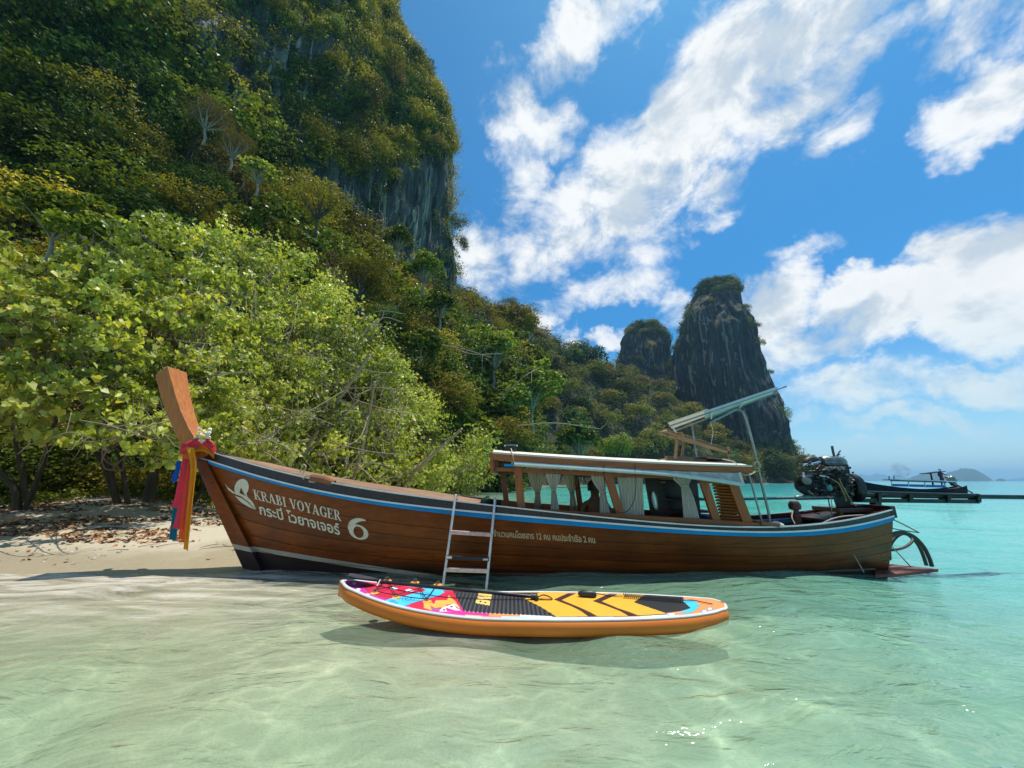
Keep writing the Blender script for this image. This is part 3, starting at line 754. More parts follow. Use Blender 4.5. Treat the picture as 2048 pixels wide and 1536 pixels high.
for k, (x, y, z, r, px, s_) in enumerate(rest):
    key = vr.choice(['far', 'far', 'fardark', 'farolive', 'farolive', 'far', 'fardry'] if px < 1420 else ['farolive', 'far', 'fardark', 'farolive'])
    if k >= 140: wood.append((x, y, max(z, 1) + r * .75, r)); continue
    near = 'overhanging the water' if s_ < 14 else 'in the middle of the headland' if z < 32 else 'on the headland ridge'
    side = 'far left of the rock tower' if px < 1180 else 'close left of the rock tower' if px < 1340 else 'at the foot of the rock tower'
    plant_tree(key, (x, y, max(z, 1) + r * .75), r, vr.uniform(.8, 1.1), f'{LOOK[key]} tree {near}, {side}', 'trees on the wooded headland', trunk=y < 140); n_h += 1
def stuff_lobes(name, P, per, leaf, mat, seed, shell=.5, up=.6):
    r_ = np.random.default_rng(seed); C, N, I = lobe_leaves(r_, P, per, shell, up)
    lt = r_.normal(0.42, 0.2, len(P)); tone = np.clip(lt[I] + r_.normal(0, .14, len(I)), 0, 1)
    return tag(leaf_mesh(name, C, N, leaf * r_.uniform(.6, 1.3, len(C)), 'oval', mat, r_, .3, tone=tone), kind='stuff')
if wood:
    L_ = []
    for x, y, z, r in wood:
        for q in range(5): L_.append((x + vr.uniform(-.5, .5) * r, y + vr.uniform(-.5, .5) * r, z + vr.uniform(-.3, .35) * r, r * vr.uniform(.35, .55)))
    stuff_lobes('distant_woods', L_, 22, .55, L_FAR, 91)
# undergrowth that fills the gaps between the crowns
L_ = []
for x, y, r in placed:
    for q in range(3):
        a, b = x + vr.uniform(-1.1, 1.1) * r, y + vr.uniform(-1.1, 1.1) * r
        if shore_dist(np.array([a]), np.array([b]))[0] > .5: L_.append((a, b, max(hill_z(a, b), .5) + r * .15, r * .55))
stuff_lobes('headland_undergrowth', L_, 14, .62, L_DARK, 92)  # dark leaf colour puts the shade between crowns into the fill
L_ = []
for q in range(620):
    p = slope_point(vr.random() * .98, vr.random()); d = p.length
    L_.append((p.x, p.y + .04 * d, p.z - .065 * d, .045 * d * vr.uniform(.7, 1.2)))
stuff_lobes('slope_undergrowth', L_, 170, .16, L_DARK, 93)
# --- shrubs that cling to the rocks
def shrubs(P, count, test, rr, keys, group, labelf, seed):
    q = random.Random(seed); k = 0; tries = 0; H_, W_ = P.shape[:2]; got = []
    nrm_ = grid_normals(P)
    while k < count and tries < count * 60:
        tries += 1; i = q.randrange(1, H_ - 1); j = q.randrange(0, W_)
        p = P[i, j]; px, py = pix(p)
        if p[1] < 1 or not test(px, py, p, q): continue
        r = q.uniform(*rr) * (p[1] / 60 if rr[1] < 4 else 1)
        if any((p[0] - a) ** 2 + (p[1] - b) ** 2 + (p[2] - c) ** 2 < (0.50 * (r + d)) ** 2 for a, b, c, d in got): continue
        got.append((*p, r)); key = q.choice(keys)
        plant_tree(key, (p[0], p[1] - r * .25, p[2]), r, q.uniform(.8, 1.2), labelf(LOOK[key], px, py), group, 'shrub', 'shrub', trunk=False); k += 1
    return k
def cliff_test(px, py, p, q):
    if p[1] > 92 or px < -160 or py < -200 or px > 930: return False
    if py > np.interp(px, [-400, 0, 500, 620, 700, 800, 905], [700, 500, 400, 330, 350, 330, 300]):   # bare overhang
        return q.random() < (0.06 if px > 560 else 0.7)
    return True
def cliff_label(look, px, py):
    h = 'at the top of the picture' if py < 90 else 'high on the cliff' if py < 220 else 'in the middle of the cliff' if py < 340 else 'low on the bare cliff'
    s = 'left part' if px < 350 else 'middle part' if px < 650 else 'right part' if px < 820 else 'outer right edge'
    return f'{look} shrub clinging {h}, {s}'
k1 = shrubs(MC, 190, cliff_test, (1.9, 3.7), ['ledgedark', 'ledgeolive', 'ledgefar', 'ledgedark', 'ledgeolive', 'ledgedry'], 'shrubs clinging to the main cliff', cliff_label, 4)
k2 = shrubs(TWR, 44, lambda px, py, p, q: p[1] < 275 and (py < 600 or (py < 760 and px < 1350 + q.random() * 25) or (py > 860 and px > 1480) or px > np.interp(py, [552, 575, 640, 740, 800, 870, 930, 965], [1470, 1470, 1500, 1530, 1549, 1573, 1592, 1602]) - 8 or q.random() < .02),
            (2.2, 4.1), ['ledgefar', 'ledgeolive', 'ledgedark'], 'shrubs on the rock tower', lambda l, px, py: f"{l} shrub growing {'on the summit' if py < 600 else 'on the left shoulder' if px < 1400 else 'on the lower right flank'} of the tall rock tower", 5)
k3 = shrubs(KNR, 20, lambda px, py, p, q: p[1] < 305 and (py < 680 or q.random() < .2), (3.2, 5.0), ['ledgefar', 'ledgedark'], 'shrubs on the rock knob', lambda l, px, py: f'{l} shrub on the rounded rock knob left of the tower', 6)
k4 = shrubs(SBR, 20, lambda px, py, p, q: p[1] < 100 and (py < 668 or px < 1030), (2.0, 3.2), ['ledgefar', 'ledgeolive', 'ledgedry'], 'shrubs on the low bluff', lambda l, px, py: f'{l} shrub on the low rock bluff right of the main cliff', 7)
k5 = shrubs(LSR, 16, lambda px, py, p, q: p[1] < 80, (1.9, 3.0), ['ledgefar', 'ledgeolive', 'ledgedry'], 'shrubs on the rock spur', lambda l, px, py: f'{l} shrub on the sloping spur at the right foot of the main cliff', 8)
for px, py, r in [(918, 450, 2.2), (925, 490, 1.7), (905, 270, 2.0), (1022, 612, 2.6)]:
    plant_tree('ledgefar', W(px, py, 61 if px < 1000 else 92), r, 1.2, {450: 'dull green shrub jutting from the cliff edge against the sky', 490: 'smaller dull green shrub just below the jutting one on the cliff edge', 270: 'dull green shrub at the cliff shoulder where the rock turns sheer', 612: 'small tree tuft on top of the low rock bluff'}[py], None, name='shrub', cat='shrub', trunk=False)
def cover(name, P, count, test, rr, mats, seed, per=26, leaf=.4):
    q = random.Random(seed); H_, W_ = P.shape[:2]; L_ = [[] for m in mats]; tries = 0; k = 0
    while k < count and tries < count * 30:
        tries += 1; i = q.randrange(1, H_ - 1); j = q.randrange(0, W_); p = P[i, j]; px, py = pix(p)
        if p[1] < 1 or not test(px, py, p, q): continue
        v = fbm((p / 9)[None, :], 2)[0]; mi_ = int(np.clip((v + .8) / 1.6 * len(mats) + q.uniform(-.6, .6), 0, len(mats) - 1))
        r = q.uniform(*rr) * (p[1] / 60 if rr[1] < 4 else 1); L_[mi_].append((p[0], p[1] - r * .2, p[2], r)); k += 1
    for mt, l in zip(mats, L_):
        if l: stuff_lobes(name, l, per, leaf, mt, seed)
cover('cliff_foliage', MC, 5600, lambda px, py, p, q: -120 < px and py > -160 and cliff_test(px, py, p, q), (1.1, 2.5), [L_DARK, L_FAR, L_OLIVE, L_OLIVE], 61, 60, .26)
cover('tower_foliage', TWR, 260, lambda px, py, p, q: p[1] < 275 and (py < 585 or (py < 700 and px < 1375 + q.random() * 20) or (py > 880 and px > 1480) or q.random() < .015), (2.4, 4.6), [L_FAR, L_DARK], 62, 22, .6)
cover('knob_foliage', KNR, 160, lambda px, py, p, q: p[1] < 305 and (py < 668 or q.random() < .15), (2.4, 4.6), [L_FAR, L_DARK], 63, 20, .6)
cover('bluff_foliage', SBR, 330, lambda px, py, p, q: p[1] < 100 and (py < 655 or px < 1045), (1.1, 2.0), [L_FAR, L_OLIVE], 64, 60, .3)
cover('spur_foliage', LSR, 320, lambda px, py, p, q: p[1] < 80, (1.1, 2.0), [L_FAR, L_OLIVE, L_DRY], 65, 60, .26)
print('COUNTS slope', n_s, 'head', n_h, 'rock', k1, k2, k3, k4, k5)

# --- the pale beach thicket: sea hibiscus trees with their own branches
TOP = ([-420, 0, 120, 200, 280, 350, 430, 560, 640, 700, 800, 870, 930, 1000], [480, 480, 505, 475, 412, 430, 450, 500, 560, 620, 715, 805, 880, 945])
BOT = ([-420, 0, 150, 300, 400, 470, 600, 1000], [850, 860, 865, 900, 930, 955, 975, 978])
YB = ([-420, 0, 200, 400, 600, 700, 800, 900, 1000], [5.9, 6.5, 7.3, 9.3, 13, 17, 22, 28, 36])
hr = np.random.default_rng(31); hq = random.Random(31)
trees = [(-330, 'left of the picture edge'), (-120, ''), (60, ''), (230, ''), (400, ''), (540, ''), (660, ''), (770, ''), (870, ''), (955, '')]
LAB = ['pale green beach tree outside the left edge', 'pale green beach tree half outside the left edge with low hanging sprays', 'pale green beach tree at the far left with lime leaves over dark shade',
       'pale green beach tree with a kinked trunk standing left of the boat prow', 'pale green beach tree directly behind the boat prow', 'pale green beach tree behind the boat lettering with tangled bare twigs',
       'pale green beach tree behind the foredeck with an arching bare branch', 'pale green beach tree behind the boat ladder side of the foredeck', 'yellowish beach tree sloping down towards the cabin roof', 'last low beach tree, leaves touching the sand left of the cabin']
bins = {i: [] for i in range(len(trees))}
for layer in range(3):
    px = -420.0
    while px < 1000:
        yb = np.interp(px, *YB); step = 62 if px > 350 else 66
        top = np.interp(px, *TOP); bot = np.interp(px, *BOT); py = top + 26 + hq.uniform(0, 20)
        while py < bot:
            Y = yb * (1 + np.interp(px, [250, 480, 620], [.08, .35, .5]) * max(0, (880 - py) / 450)) + layer * 0.10 * yb + hq.uniform(-.04, .04) * yb
            p = W(px + hq.uniform(-28, 28), py + hq.uniform(-22, 22), Y)
            rpx = hq.uniform(34, 58); r = rpx * Y / 780
            if not (layer == 0 and hq.random() < .18 and py > 700):
                k = min(range(len(trees)), key=lambda t: abs(trees[t][0] - px + hq.uniform(-30, 30)))
                bins[k].append((p.x, p.y, p.z, r))
            py += step * (1.0 if layer == 0 else 1.25)
        px += step * (1.0 if layer == 0 else 1.25)
for k, (tx, _) in enumerate(trees):
    lobes = bins[k]
    if not lobes: continue
    yb = np.interp(tx, *YB) + [3.2, 3.4, 3.6, 3.6, 3.6, 3.2, 3.2, 3, 3, 2.6][k]
    bp = W(tx + hq.uniform(-20, 30), 985, yb); gz = float(ground_z(np.array([bp.x]), np.array([bp.y]))[0])
    base = Vector((bp.x, bp.y, gz - .05))
    e = empty('beach_tree', base, LAB[k], 'tree')
    Yk = np.interp(tx, *YB)
    lsz = 0.135 if Yk < 14 else 0.15 if Yk < 20 else 0.19
    dens = 9.0 / lsz ** 2
    L2 = [(x - base.x, y - base.y, z - base.z, r) for x, y, z, r in lobes]
    C, N, I = lobe_leaves(hr, L2, dens, 0.75, 0.2, grp=11, spread=0.15, rough=0.5)
    N = N + np.array([0, -0.25, 0.1])
    lt = hr.normal(0.45, 0.15, len(L2)); tone = np.clip(lt[I] + hr.normal(0, .19, len(I)), 0, 1)
    tone = np.where(hr.random(len(tone)) < .012, 1.0, tone)
    leaf_mesh('crown', C, N, lsz * hr.uniform(.55, 1.25, len(C)), 'heart', L_HIB, hr, 0.75, parent=e, tone=tone)
    # trunk forks low, limbs lean out over the sand
    b = MB(); r0 = 0.085 if k < 7 else 0.12
    hmax = max(l[2] for l in L2)
    forks = []
    for f in range(3 if k < 4 else 4):
        a = hq.uniform(0, 6.28)
        top_ = Vector((hq.uniform(-.45, .45) * hmax * .9, hq.uniform(-.42, -.02) * hmax * .7, hmax * hq.uniform(.28, .5)))
        pts = curve_pts([Vector((hq.uniform(-.15, .15), hq.uniform(-.1, .1), -.1)), Vector((top_.x * .35 + hq.uniform(-.3, .3), top_.y * .3, top_.z * .45)), top_], 5)
        b.tube(pts, [r0 * (1 - .45 * i / (len(pts) - 1)) * (1 if f == 0 else .75) for i in range(len(pts))], 8); forks.append(top_)
        forks += [pts[len(pts) // 3], pts[len(pts) // 2], pts[len(pts) * 3 // 4]]
    tr_ = b.build('trunk', BARKD if k < 5 else BARK, None, True); tr_.parent = e
    b = MB()
    for l in L2:
        c = Vector(l[:3]); f = min(forks, key=lambda q: (q - c).length + hq.uniform(0, 1.8))
        D = (c - f).length
        mid = f.lerp(c, .5) + Vector((hq.uniform(-.2, .2), hq.uniform(-.2, .2), hq.uniform(-.18, .22))) * D
        pts = curve_pts([f, mid, c], 4); n_ = len(pts)
        rr0 = min(0.024, 0.009 + D * 0.006)
        b.tube(pts, [rr0 * (1 - .65 * i / (n_ - 1)) for i in range(n_)], 5)
        for t in range(8):
            d = Vector((hq.gauss(0, 1), hq.gauss(-.4, 1), hq.gauss(0, .7))).normalized() * l[3] * hq.uniform(.8, 1.4)
            q = mid.lerp(c, hq.uniform(.3, 1)); w_ = Vector((hq.uniform(-1, 1), hq.uniform(-1, 1), hq.uniform(-1, 1))) * l[3] * .25
            s_ = Yk / 9
            b.tube([q, q + d * .35 + w_, q + d * .7 + w_ * .6, q + d], [.009 * s_, .007 * s_, .0055 * s_, .004 * s_], 4)
    br = b.build('branches', BARK, None, True); br.parent = e; br['kind'] = 'stuff'
    # bare outer limbs
    nb = 6 if k in (4, 5, 6, 7) else 2
    for t in range(nb):
        b = MB()
        px = tx + hq.uniform(-90, 90); py = hq.uniform(640, 930) if k > 3 else hq.uniform(760, 900)
        Y = np.interp(px, *YB) * (1 + 0.5 * max(0, (880 - py) / 450)) - .06 * Yk
        p0 = W(px, py, Y + .8); ang = hq.uniform(-.6, 1.3) * hq.choice([1, -1]); Lp = hq.uniform(90, 190)
        p1 = W(px + math.cos(ang) * Lp * .5 + hq.uniform(-15, 15), py - math.sin(ang) * Lp * .35, Y - .05 * Yk); p2 = W(px + math.cos(ang) * Lp, py - math.sin(ang) * Lp * .45 + hq.uniform(-10, 30), Y)
        pts = [p - base for p in curve_pts([p0, p1, p2], 6)]; n_ = len(pts); rr0 = 0.0017 * Y
        b.tube(pts, [rr0 * (1 - .6 * i / (n_ - 1)) for i in range(n_)], 6)
        for u in range(5):
            i = hq.randrange(3, n_); d = Vector((hq.gauss(0, 1), hq.gauss(-.2, .5), hq.gauss(0, 1))).normalized() * Y * .07
            b.tube([pts[i], pts[i] + d * .5 + Vector((0, 0, hq.uniform(-.02, .02) * Y)), pts[i] + d], [rr0 * .4, rr0 * .3, rr0 * .15], 4)
        o = b.build('bare_branch', BARK, None, True); o.parent = e

# ---------------------------------------------------------------- long-tail boat
YC = 5.8
def wood(name, c0, c1, rough=0.4, grain=1.0, bmp=0.25, coat=0.05, dirt=0.5, ax=(1.2, 14, 14)):
    m, g = newmat(name); co = objco(g)
    mp = g.n('ShaderNodeMapping', i_0=co); mp.inputs['Scale'].default_value = tuple(a * grain for a in ax)
    n = g.noise(mp.outputs[0], 1.6, 7, 0.65, 0.6); b = g.noise(co, 0.9, 4, 0.6); k = g.noise(co, 3.5, 3, 0.6, 0.4)
    c = g.mix(g.ramp(n, 0.3, 0.7), (*c0, 1), (*c1, 1))
    c = g.mix(g.ramp(b, 0.35, 0.7, 0, dirt), c, tuple(x * 0.42 for x in c0) + (1,))
    c = g.mix(g.ramp(k, 0.64, 0.74, 0, 0.6, True), c, tuple(x * 0.3 for x in c0) + (1,))
    p = pbsdf(g, c, g.ramp(n, 0.3, 0.7, rough * .8, rough * 1.3), bump(g, n, bmp, 0.004)); p.inputs['Coat Weight'].default_value = coat; p.inputs['Coat Roughness'].default_value = 0.18
    finish(g, p); return m
# hull planks: varnished brown, paint band and dark antifouling below a straight painted line
def hull_paint():
    m, g = newmat('varnished hull with painted waterline'); co = objco(g)
    mp = g.n('ShaderNodeMapping', i_0=co); mp.inputs['Scale'].default_value = (0.7, 10, 16)
    n = g.noise(mp.outputs[0], 1.8, 7, 0.65, 0.5); b = g.noise(co, 1.1, 5, 0.65, 0.3); r = g.n('ShaderNodeObjectInfo').outputs['Random']
    c = g.mix(g.ramp(n, 0.28, 0.72), (0.13, 0.026, 0.002, 1), (0.30, 0.068, 0.005, 1))
    c = g.mix(g.ramp(b, 0.42, 0.66, 0, 0.6), c, (0.045, 0.010, 0.002, 1))
    c = g.mix(g.ramp(g.noise(co, 5.0, 4, 0.6, 1.0), 0.63, 0.72, 0, 0.55, True), c, (0.03, 0.010, 0.004, 1))
    c = g.vm('SCALE', c, g.m('MULTIPLY_ADD', r, 0.45, 0.80))
    sp = g.n('ShaderNodeSeparateXYZ', i_0=co); z = sp.outputs[2]; x = sp.outputs[0]
    line = g.m('MULTIPLY_ADD', x, -0.108, -0.155)           # height of the lower edge of the white band
    d = g.m('SUBTRACT', z, line)
    lowc = g.mix(b, (0.018, 0.010, 0.010, 1), (0.05, 0.025, 0.018, 1))
    grime = g.ramp(g.m('ADD', z, g.m('MULTIPLY_ADD', b, 0.30, -0.15)), 0.03, 0.22, 0.85, 0.0, True)
    c = g.mix(grime, c, (0.022, 0.012, 0.008, 1))
    isband = g.m('MULTIPLY', g.ramp(d, 0.0, 0.003), g.ramp(d, 0.060, 0.063, 1, 0))
    below = g.ramp(d, 0.0, 0.003, 1, 0); fore = g.ramp(x, 0.4, 1.4, 1, 0)
    c = g.mix(g.m('MULTIPLY', below, fore), c, lowc)
    c = g.mix(g.m('MULTIPLY', isband, fore), c, g.mix(g.ramp(b, .4, .7), (0.55, 0.47, 0.36, 1), (0.36, 0.29, 0.20, 1)))
    p = pbsdf(g, c, g.ramp(n, 0.3, 0.7, 0.26, 0.44), bump(g, n, 0.2, 0.004)); p.inputs['Specular IOR Level'].default_value = 0.25; p.inputs['Coat Weight'].default_value = 0.04; p.inputs['Coat Roughness'].default_value = 0.15
    finish(g, p); return m
M_HULL = hull_paint()
M_WOOD = wood('varnished teak', (0.26, 0.058, 0.006), (0.46, 0.135, 0.015), 0.34)
M_WOODV = wood('varnished teak upright', (0.26, 0.058, 0.006), (0.46, 0.135, 0.015), 0.34, ax=(14, 14, 1.2))
M_PROW = wood('oiled prow timber', (0.34, 0.085, 0.008), (0.58, 0.19, 0.022), 0.42, ax=(16, 16, 1.3), coat=0.04, dirt=0.3)
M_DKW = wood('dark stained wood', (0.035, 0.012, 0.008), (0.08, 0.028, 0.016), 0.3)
M_DECK = wood('weathered deck boards', (0.20, 0.10, 0.05), (0.38, 0.23, 0.13), 0.6, coat=0.0)
M_FRAME = wood('bare frame timber', (0.28, 0.14, 0.06), (0.50, 0.28, 0.13), 0.6, coat=0.0)
M_BLUE = simple('blue gunwale paint', (0.002, 0.24, 0.55), 0.5, 0.18, 3.0, 0.1, Specular_IOR_Level=0.2)
M_WHITE = simple('white trim paint', (0.72, 0.74, 0.74), 0.4, 0.12, 4.0)
M_GUN = simple('dark maroon gunwale paint', (0.035, 0.012, 0.012), 0.28, 0.3, 4.0, 0.1)
M_CREAM = simple('cream roof canvas', (0.66, 0.60, 0.50), 0.7, 0.1, 3.0, 0.2)
M_BLACK = simple('black rubber', (0.02, 0.02, 0.022), 0.5, 0.3, 9.0, 0.3)
M_STEEL = simple('dull grey steel', (0.28, 0.29, 0.28), 0.35, 0.2, 8.0, 0.1, 50, Metallic=0.7)
M_ALU = simple('scuffed aluminium', (0.70, 0.66, 0.62), 0.36, 0.18, 14.0, 0.2, 80, Metallic=0.8)
M_ROPE = simple('pale rope', (0.55, 0.42, 0.28), 0.9, 0.3, 30.0, 0.6, 200)
M_RUST = simple('rusty orange boards', (0.15, 0.032, 0.012), 0.6, 0.7, 9.0, 0.5, 40)
M_ENG = simple('oily dark engine casting', (0.022, 0.026, 0.026), 0.32, 0.5, 12.0, 0.5, 60, Metallic=0.4)
M_ENG2 = simple('worn alloy casting', (0.17, 0.19, 0.18), 0.35, 0.4, 14.0, 0.5, 60, Metallic=0.8)
M_CHROME = simple('bright pipe metal', (0.75, 0.76, 0.76), 0.15, 0.15, 14.0, Metallic=1.0)
M_HOSE = simple('yellowed hose', (0.30, 0.24, 0.09), 0.5, 0.2, 14.0)
M_TEAL = simple('faded teal paint', (0.05, 0.28, 0.27), 0.5, 0.3, 9.0)
def cloth(name, c, tr=0.35, scale=300):
    m, g = newmat(name); co = objco(g); n = g.noise(co, 12, 4, 0.6)
    cc = g.mix(n, tuple(x * .82 for x in c) + (1,), tuple(min(1, x * 1.12) for x in c) + (1,))
    p = pbsdf(g, cc, 0.8, bump(g, g.noise(co, scale, 2), 0.2, 0.002)); t = g.n('ShaderNodeBsdfTranslucent', i_0=cc)
    finish(g, g.n('ShaderNodeMixShader', i_0=tr, i_1=p.outputs[0], i_2=t.outputs[0]).outputs[0]); return m
M_CURT = cloth('shade toned curtain cloth', (0.66, 0.59, 0.46), 0.45)  # browner tint carries the shade of the far-side curtains
M_CURTW = cloth('white curtain cloth', (0.80, 0.77, 0.68), 0.45)
m, g = newmat('clear vinyl sheet'); co = objco(g); n = g.noise(co, 6, 5, 0.7, 1.5)
tr = g.n('ShaderNodeBsdfTransparent', i_0=(0.90, 0.95, 0.95, 1)); p = pbsdf(g, (0.75, 0.82, 0.84, 1), 0.15, bump(g, n, 0.8, 0.02))
finish(g, g.n('ShaderNodeMixShader', i_0=g.ramp(n, 0.35, 0.65, 0.25, 0.62), i_1=tr.outputs[0], i_2=p.outputs[0]).outputs[0]); M_VINYL = m

def cat1(xs_, ys_, q):
    P = np.stack([xs_, ys_], -1).astype(float); out = []
    xs_ = np.asarray(xs_, float); ys_ = np.asarray(ys_, float)
    mslope = np.gradient(ys_, xs_); q = np.clip(q, xs_[0], xs_[-1]); i = np.clip(np.searchsorted(xs_, q) - 1, 0, len(xs_) - 2)
    h = xs_[i + 1] - xs_[i]; t = (q - xs_[i]) / h
    return (2 * t ** 3 - 3 * t * t + 1) * ys_[i] + (t ** 3 - 2 * t * t + t) * h * mslope[i] + (-2 * t ** 3 + 3 * t * t) * ys_[i + 1] + (t ** 3 - t * t) * h * mslope[i + 1]
XB, XS = -4.69, 5.06
def hb(X):
    s = (np.asarray(X, float) - XB) / (XS - XB)
    return cat1([0, .05, .12, .22, .35, .5, .65, .8, .92, 1], [.02, .11, .25, .44, .64, .77, .80, .73, .56, .40], s)
def zline(pts, deg=6):
    xs_, zs_ = [], []
    for px, py in pts:
        X = 0
        for _ in range(12): p = W(px, py, YC - float(hb(X))); X = p.x
        xs_.append(p.x); zs_.append(p.z)
    return np.polynomial.Polynomial.fit(xs_, zs_, deg)
zt_ = zline([(400, 897), (446, 912), (499, 925), (592, 950), (686, 972), (780, 983), (860, 995), (1000, 1011), (1040, 1017), (1220, 1038), (1400, 1049), (1450, 1051), (1560, 1054), (1631, 1049), (1703, 1037), (1762, 1024), (1776, 1021)])
zb_ = zline([(392, 920), (467, 942), (561, 970), (655, 994), (780, 1011), (860, 1023), (1040, 1042), (1220, 1059), (1450, 1069), (1560, 1072), (1631, 1070), (1703, 1062), (1767, 1046), (1776, 1043)])
zm_ = zline([(392, 914), (467, 933), (530, 956), (592, 972), (686, 992), (780, 1001), (860, 1013), (1040, 1031), (1220, 1049), (1450, 1059), (1560, 1062), (1631, 1061), (1703, 1051), (1751, 1040), (1777, 1033)])
def hull_pt(s, t, side, off=0.0):
    """s along the boat, t from keel (0) to top strake (1)"""
    X0 = XB + (XS - XB) * s; b = hb(X0); zs = zb_(X0)
    zk = -0.27 + 0.05 * np.clip((s - .9) * 10, 0, 1) + 0.07 * np.clip(1 - s / .12, 0, 1)
    p = 0.34 + 0.50 * np.clip(1 - s / .45, 0, 1) ** 1.3 + 0.12 * np.clip((s - .85) / .15, 0, 1)
    sh = 1.22 * np.clip(1 - s / .34, 0, 1) ** 1.7 - 0.07 * np.clip((s - .9) * 10, 0, 1)
    X = X0 + sh * (1 - t); y = b * np.clip(t, 1e-4, 1) ** p + off * np.clip(s * 14, 0.25, 1)
    return np.stack([X, YC + side * y, zk + t * (zs - zk)], -1)
ORG = Vector((0, YC, 0))
boat = empty('longtail_boat', ORG, 'large brown wooden long-tail boat aground bow first, with painted lettering and curtained cabin', 'boat')
def bpart(name, V, F, mat, smooth=True, parent=boat, label=None):
    o = mesh_np(name, np.asarray(V, float).reshape(-1, 3) - np.array(parent_origin(parent)), F, smooth, [mat], parent=parent)
    if label: o['label'] = label
    return o
NS = 130
ss = np.linspace(0, 1, NS)
bands = [0.0, .16, .30, .43, .56, .69, .82, 1.0]
near_v, near_f = [], []
for side in (-1, 1):
    for a, b in zip(bands[:-1], bands[1:]):
        tt = np.concatenate([[a + .002], np.linspace(a + .0025, b - .0025, 5), [b - .002]])
        off = np.array([-.006, 0, .001, .001, .001, 0, -.006])
        SS, TT = np.meshgrid(ss, tt); OF = np.repeat(off[:, None], NS, 1)
        V = hull_pt(SS, TT, side, OF); F = grid_faces(NS, 7)
        if side == 1: F = F[:, ::-1]
        pl_ = bpart('plank', V, F, M_HULL); pl_.data.set_sharp_from_angle(angle=rad(30))
SS, TT = np.meshgrid(ss, np.linspace(0, 1, 50)); near_v = [tuple(v) for v in hull_pt(SS, TT, -1, .002).reshape(-1, 3)]
HB = BVHTree.FromPolygons(near_v, [tuple(map(int, f)) for f in grid_faces(NS, 50)])
# inner skin (both sides) closes the joints
SS, TT = np.meshgrid(ss, np.linspace(0, 1, 16)); V1 = hull_pt(SS, TT, -1, -.014); V2 = hull_pt(SS, TT, 1, -.014)
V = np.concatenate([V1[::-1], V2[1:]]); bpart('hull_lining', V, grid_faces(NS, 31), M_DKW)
# transom
tt = np.linspace(0, 1, 12); a = hull_pt(np.full(12, 1.), tt, -1, .0); b = hull_pt(np.full(12, 1.), tt, 1, .0)
tb = MB(); vs = [tuple(v) for v in a] + [tuple(v) for v in b[::-1]]; n_ = len(vs)
tb.add(vs + [(x - .05, y, z) for x, y, z in vs], [tuple(range(n_)), tuple(range(2 * n_ - 1, n_ - 1, -1))] + [(i, (i + 1) % n_, (i + 1) % n_ + n_, i + n_) for i in range(n_)])
tb.build('transom', M_HULL, boat)
def sweep(name, side, o0, o1, zlo, zhi, mat, s0=0.0, s1=1.0, n=130, label=None):
    s = np.linspace(s0, s1, n); X = XB + (XS - XB) * s; b = hb(X); k = np.clip(s * 10, .12, 1)
    R = [np.stack([X, YC + side * (b + o * k), z], -1) for o, z in ((o0, zlo(X)), (o1, zlo(X)), (o1, zhi(X)), (o0, zhi(X)))]
    R = np.stack(R + [R[0]], 0); F = grid_faces(n, 5)
    o = bpart(name, R, F, mat, False, label=label)
    bm = bmesh.new(); bm.from_mesh(o.data); bmesh.ops.remove_doubles(bm, verts=bm.verts[:], dist=1e-5); bmesh.ops.holes_fill(bm, edges=bm.edges[:]); bmesh.ops.recalc_face_normals(bm, faces=bm.faces[:]); bm.to_mesh(o.data); bm.free()
    return o
for side in (-1, 1):
    sweep('rub_rail', side, -.02, .030, lambda x: zb_(x), lambda x: zm_(x) - .012, M_BLUE)
    sweep('trim_line', side, -.02, .036, lambda x: zm_(x) - .012, lambda x: zm_(x) + .008, M_WHITE)
    sweep('gunwale', side, -.045, .020, lambda x: zm_(x) + .008, lambda x: zt_(x) - .012, M_GUN)
    sweep('gunwale_cap', side, -.055, .028, lambda x: zt_(x) - .012, lambda x: zt_(x) + .004, M_GUN)
    sweep('edge_highlight', side, .020, .0305, lambda x: zt_(x) - .008, lambda x: zt_(x) + .007, M_WHITE)  # white strip standing in for the highlight on the gunwale's top edge
tb = MB(); e0 = hull_pt(np.array(1.), np.array(1.), -1); 
tb.beam((XS + .01, YC - .43, (zm_(XS) + zt_(XS)) / 2 + .01), (XS + .01, YC + .43, (zm_(XS) + zt_(XS)) / 2 + .01), .07, float(zt_(XS) - zb_(XS)) + .02); tb.build('stern_beam', M_GUN, boat, bevel=.008)
# stem board and prow post
def post(rows, name, mat):
    V = []; F = []
    for f, a, w in rows:
        for px, py, yy in ((f[0], f[1], -w / 2), (a[0], a[1], -w / 2)):
            q = W(px, py, YC + yy); V.append((q.x, q.y, q.z)); V.append((q.x, YC - yy, q.z))
    for i in range(len(rows) - 1):
        b = i * 4; n = b + 4                                     # order: front-near, front-far, aft-near, aft-far
        F += [(b, b + 2, n + 2, n), (b + 3, b + 1, n + 1, n + 3), (b + 2, b + 3, n + 3, n + 2), (b + 1, b, n, n + 1)]
    F += [(0, 1, 3, 2), tuple(len(V) - 4 + i for i in (0, 2, 3, 1))]
    mb = MB(); mb.add(V, F); return mb.build(name, mat, boat, bevel=.008)
post([((310, 750), (335, 732), .36), ((320, 790), (347, 777), .31), ((333, 828), (360, 818), .27), ((348, 862), (377, 855), .23), ((364, 895), (396, 886), .18), ((382, 922), (425, 908), .13)], 'prow_post', M_PROW)
st = MB(); zs_ = [(391, 921), (410, 965), (434, 1018), (462, 1079), (490, 1140), (510, 1185)]; V = []; F = []
for i, (px, py) in enumerate(zs_):
    q = W(px, py, YC); w = .23 + .02 * i
    V += [(q.x, YC - .028, q.z), (q.x, YC + .028, q.z), (q.x + w, YC - .105 - .004 * i, q.z), (q.x + w, YC + .105 + .004 * i, q.z)]
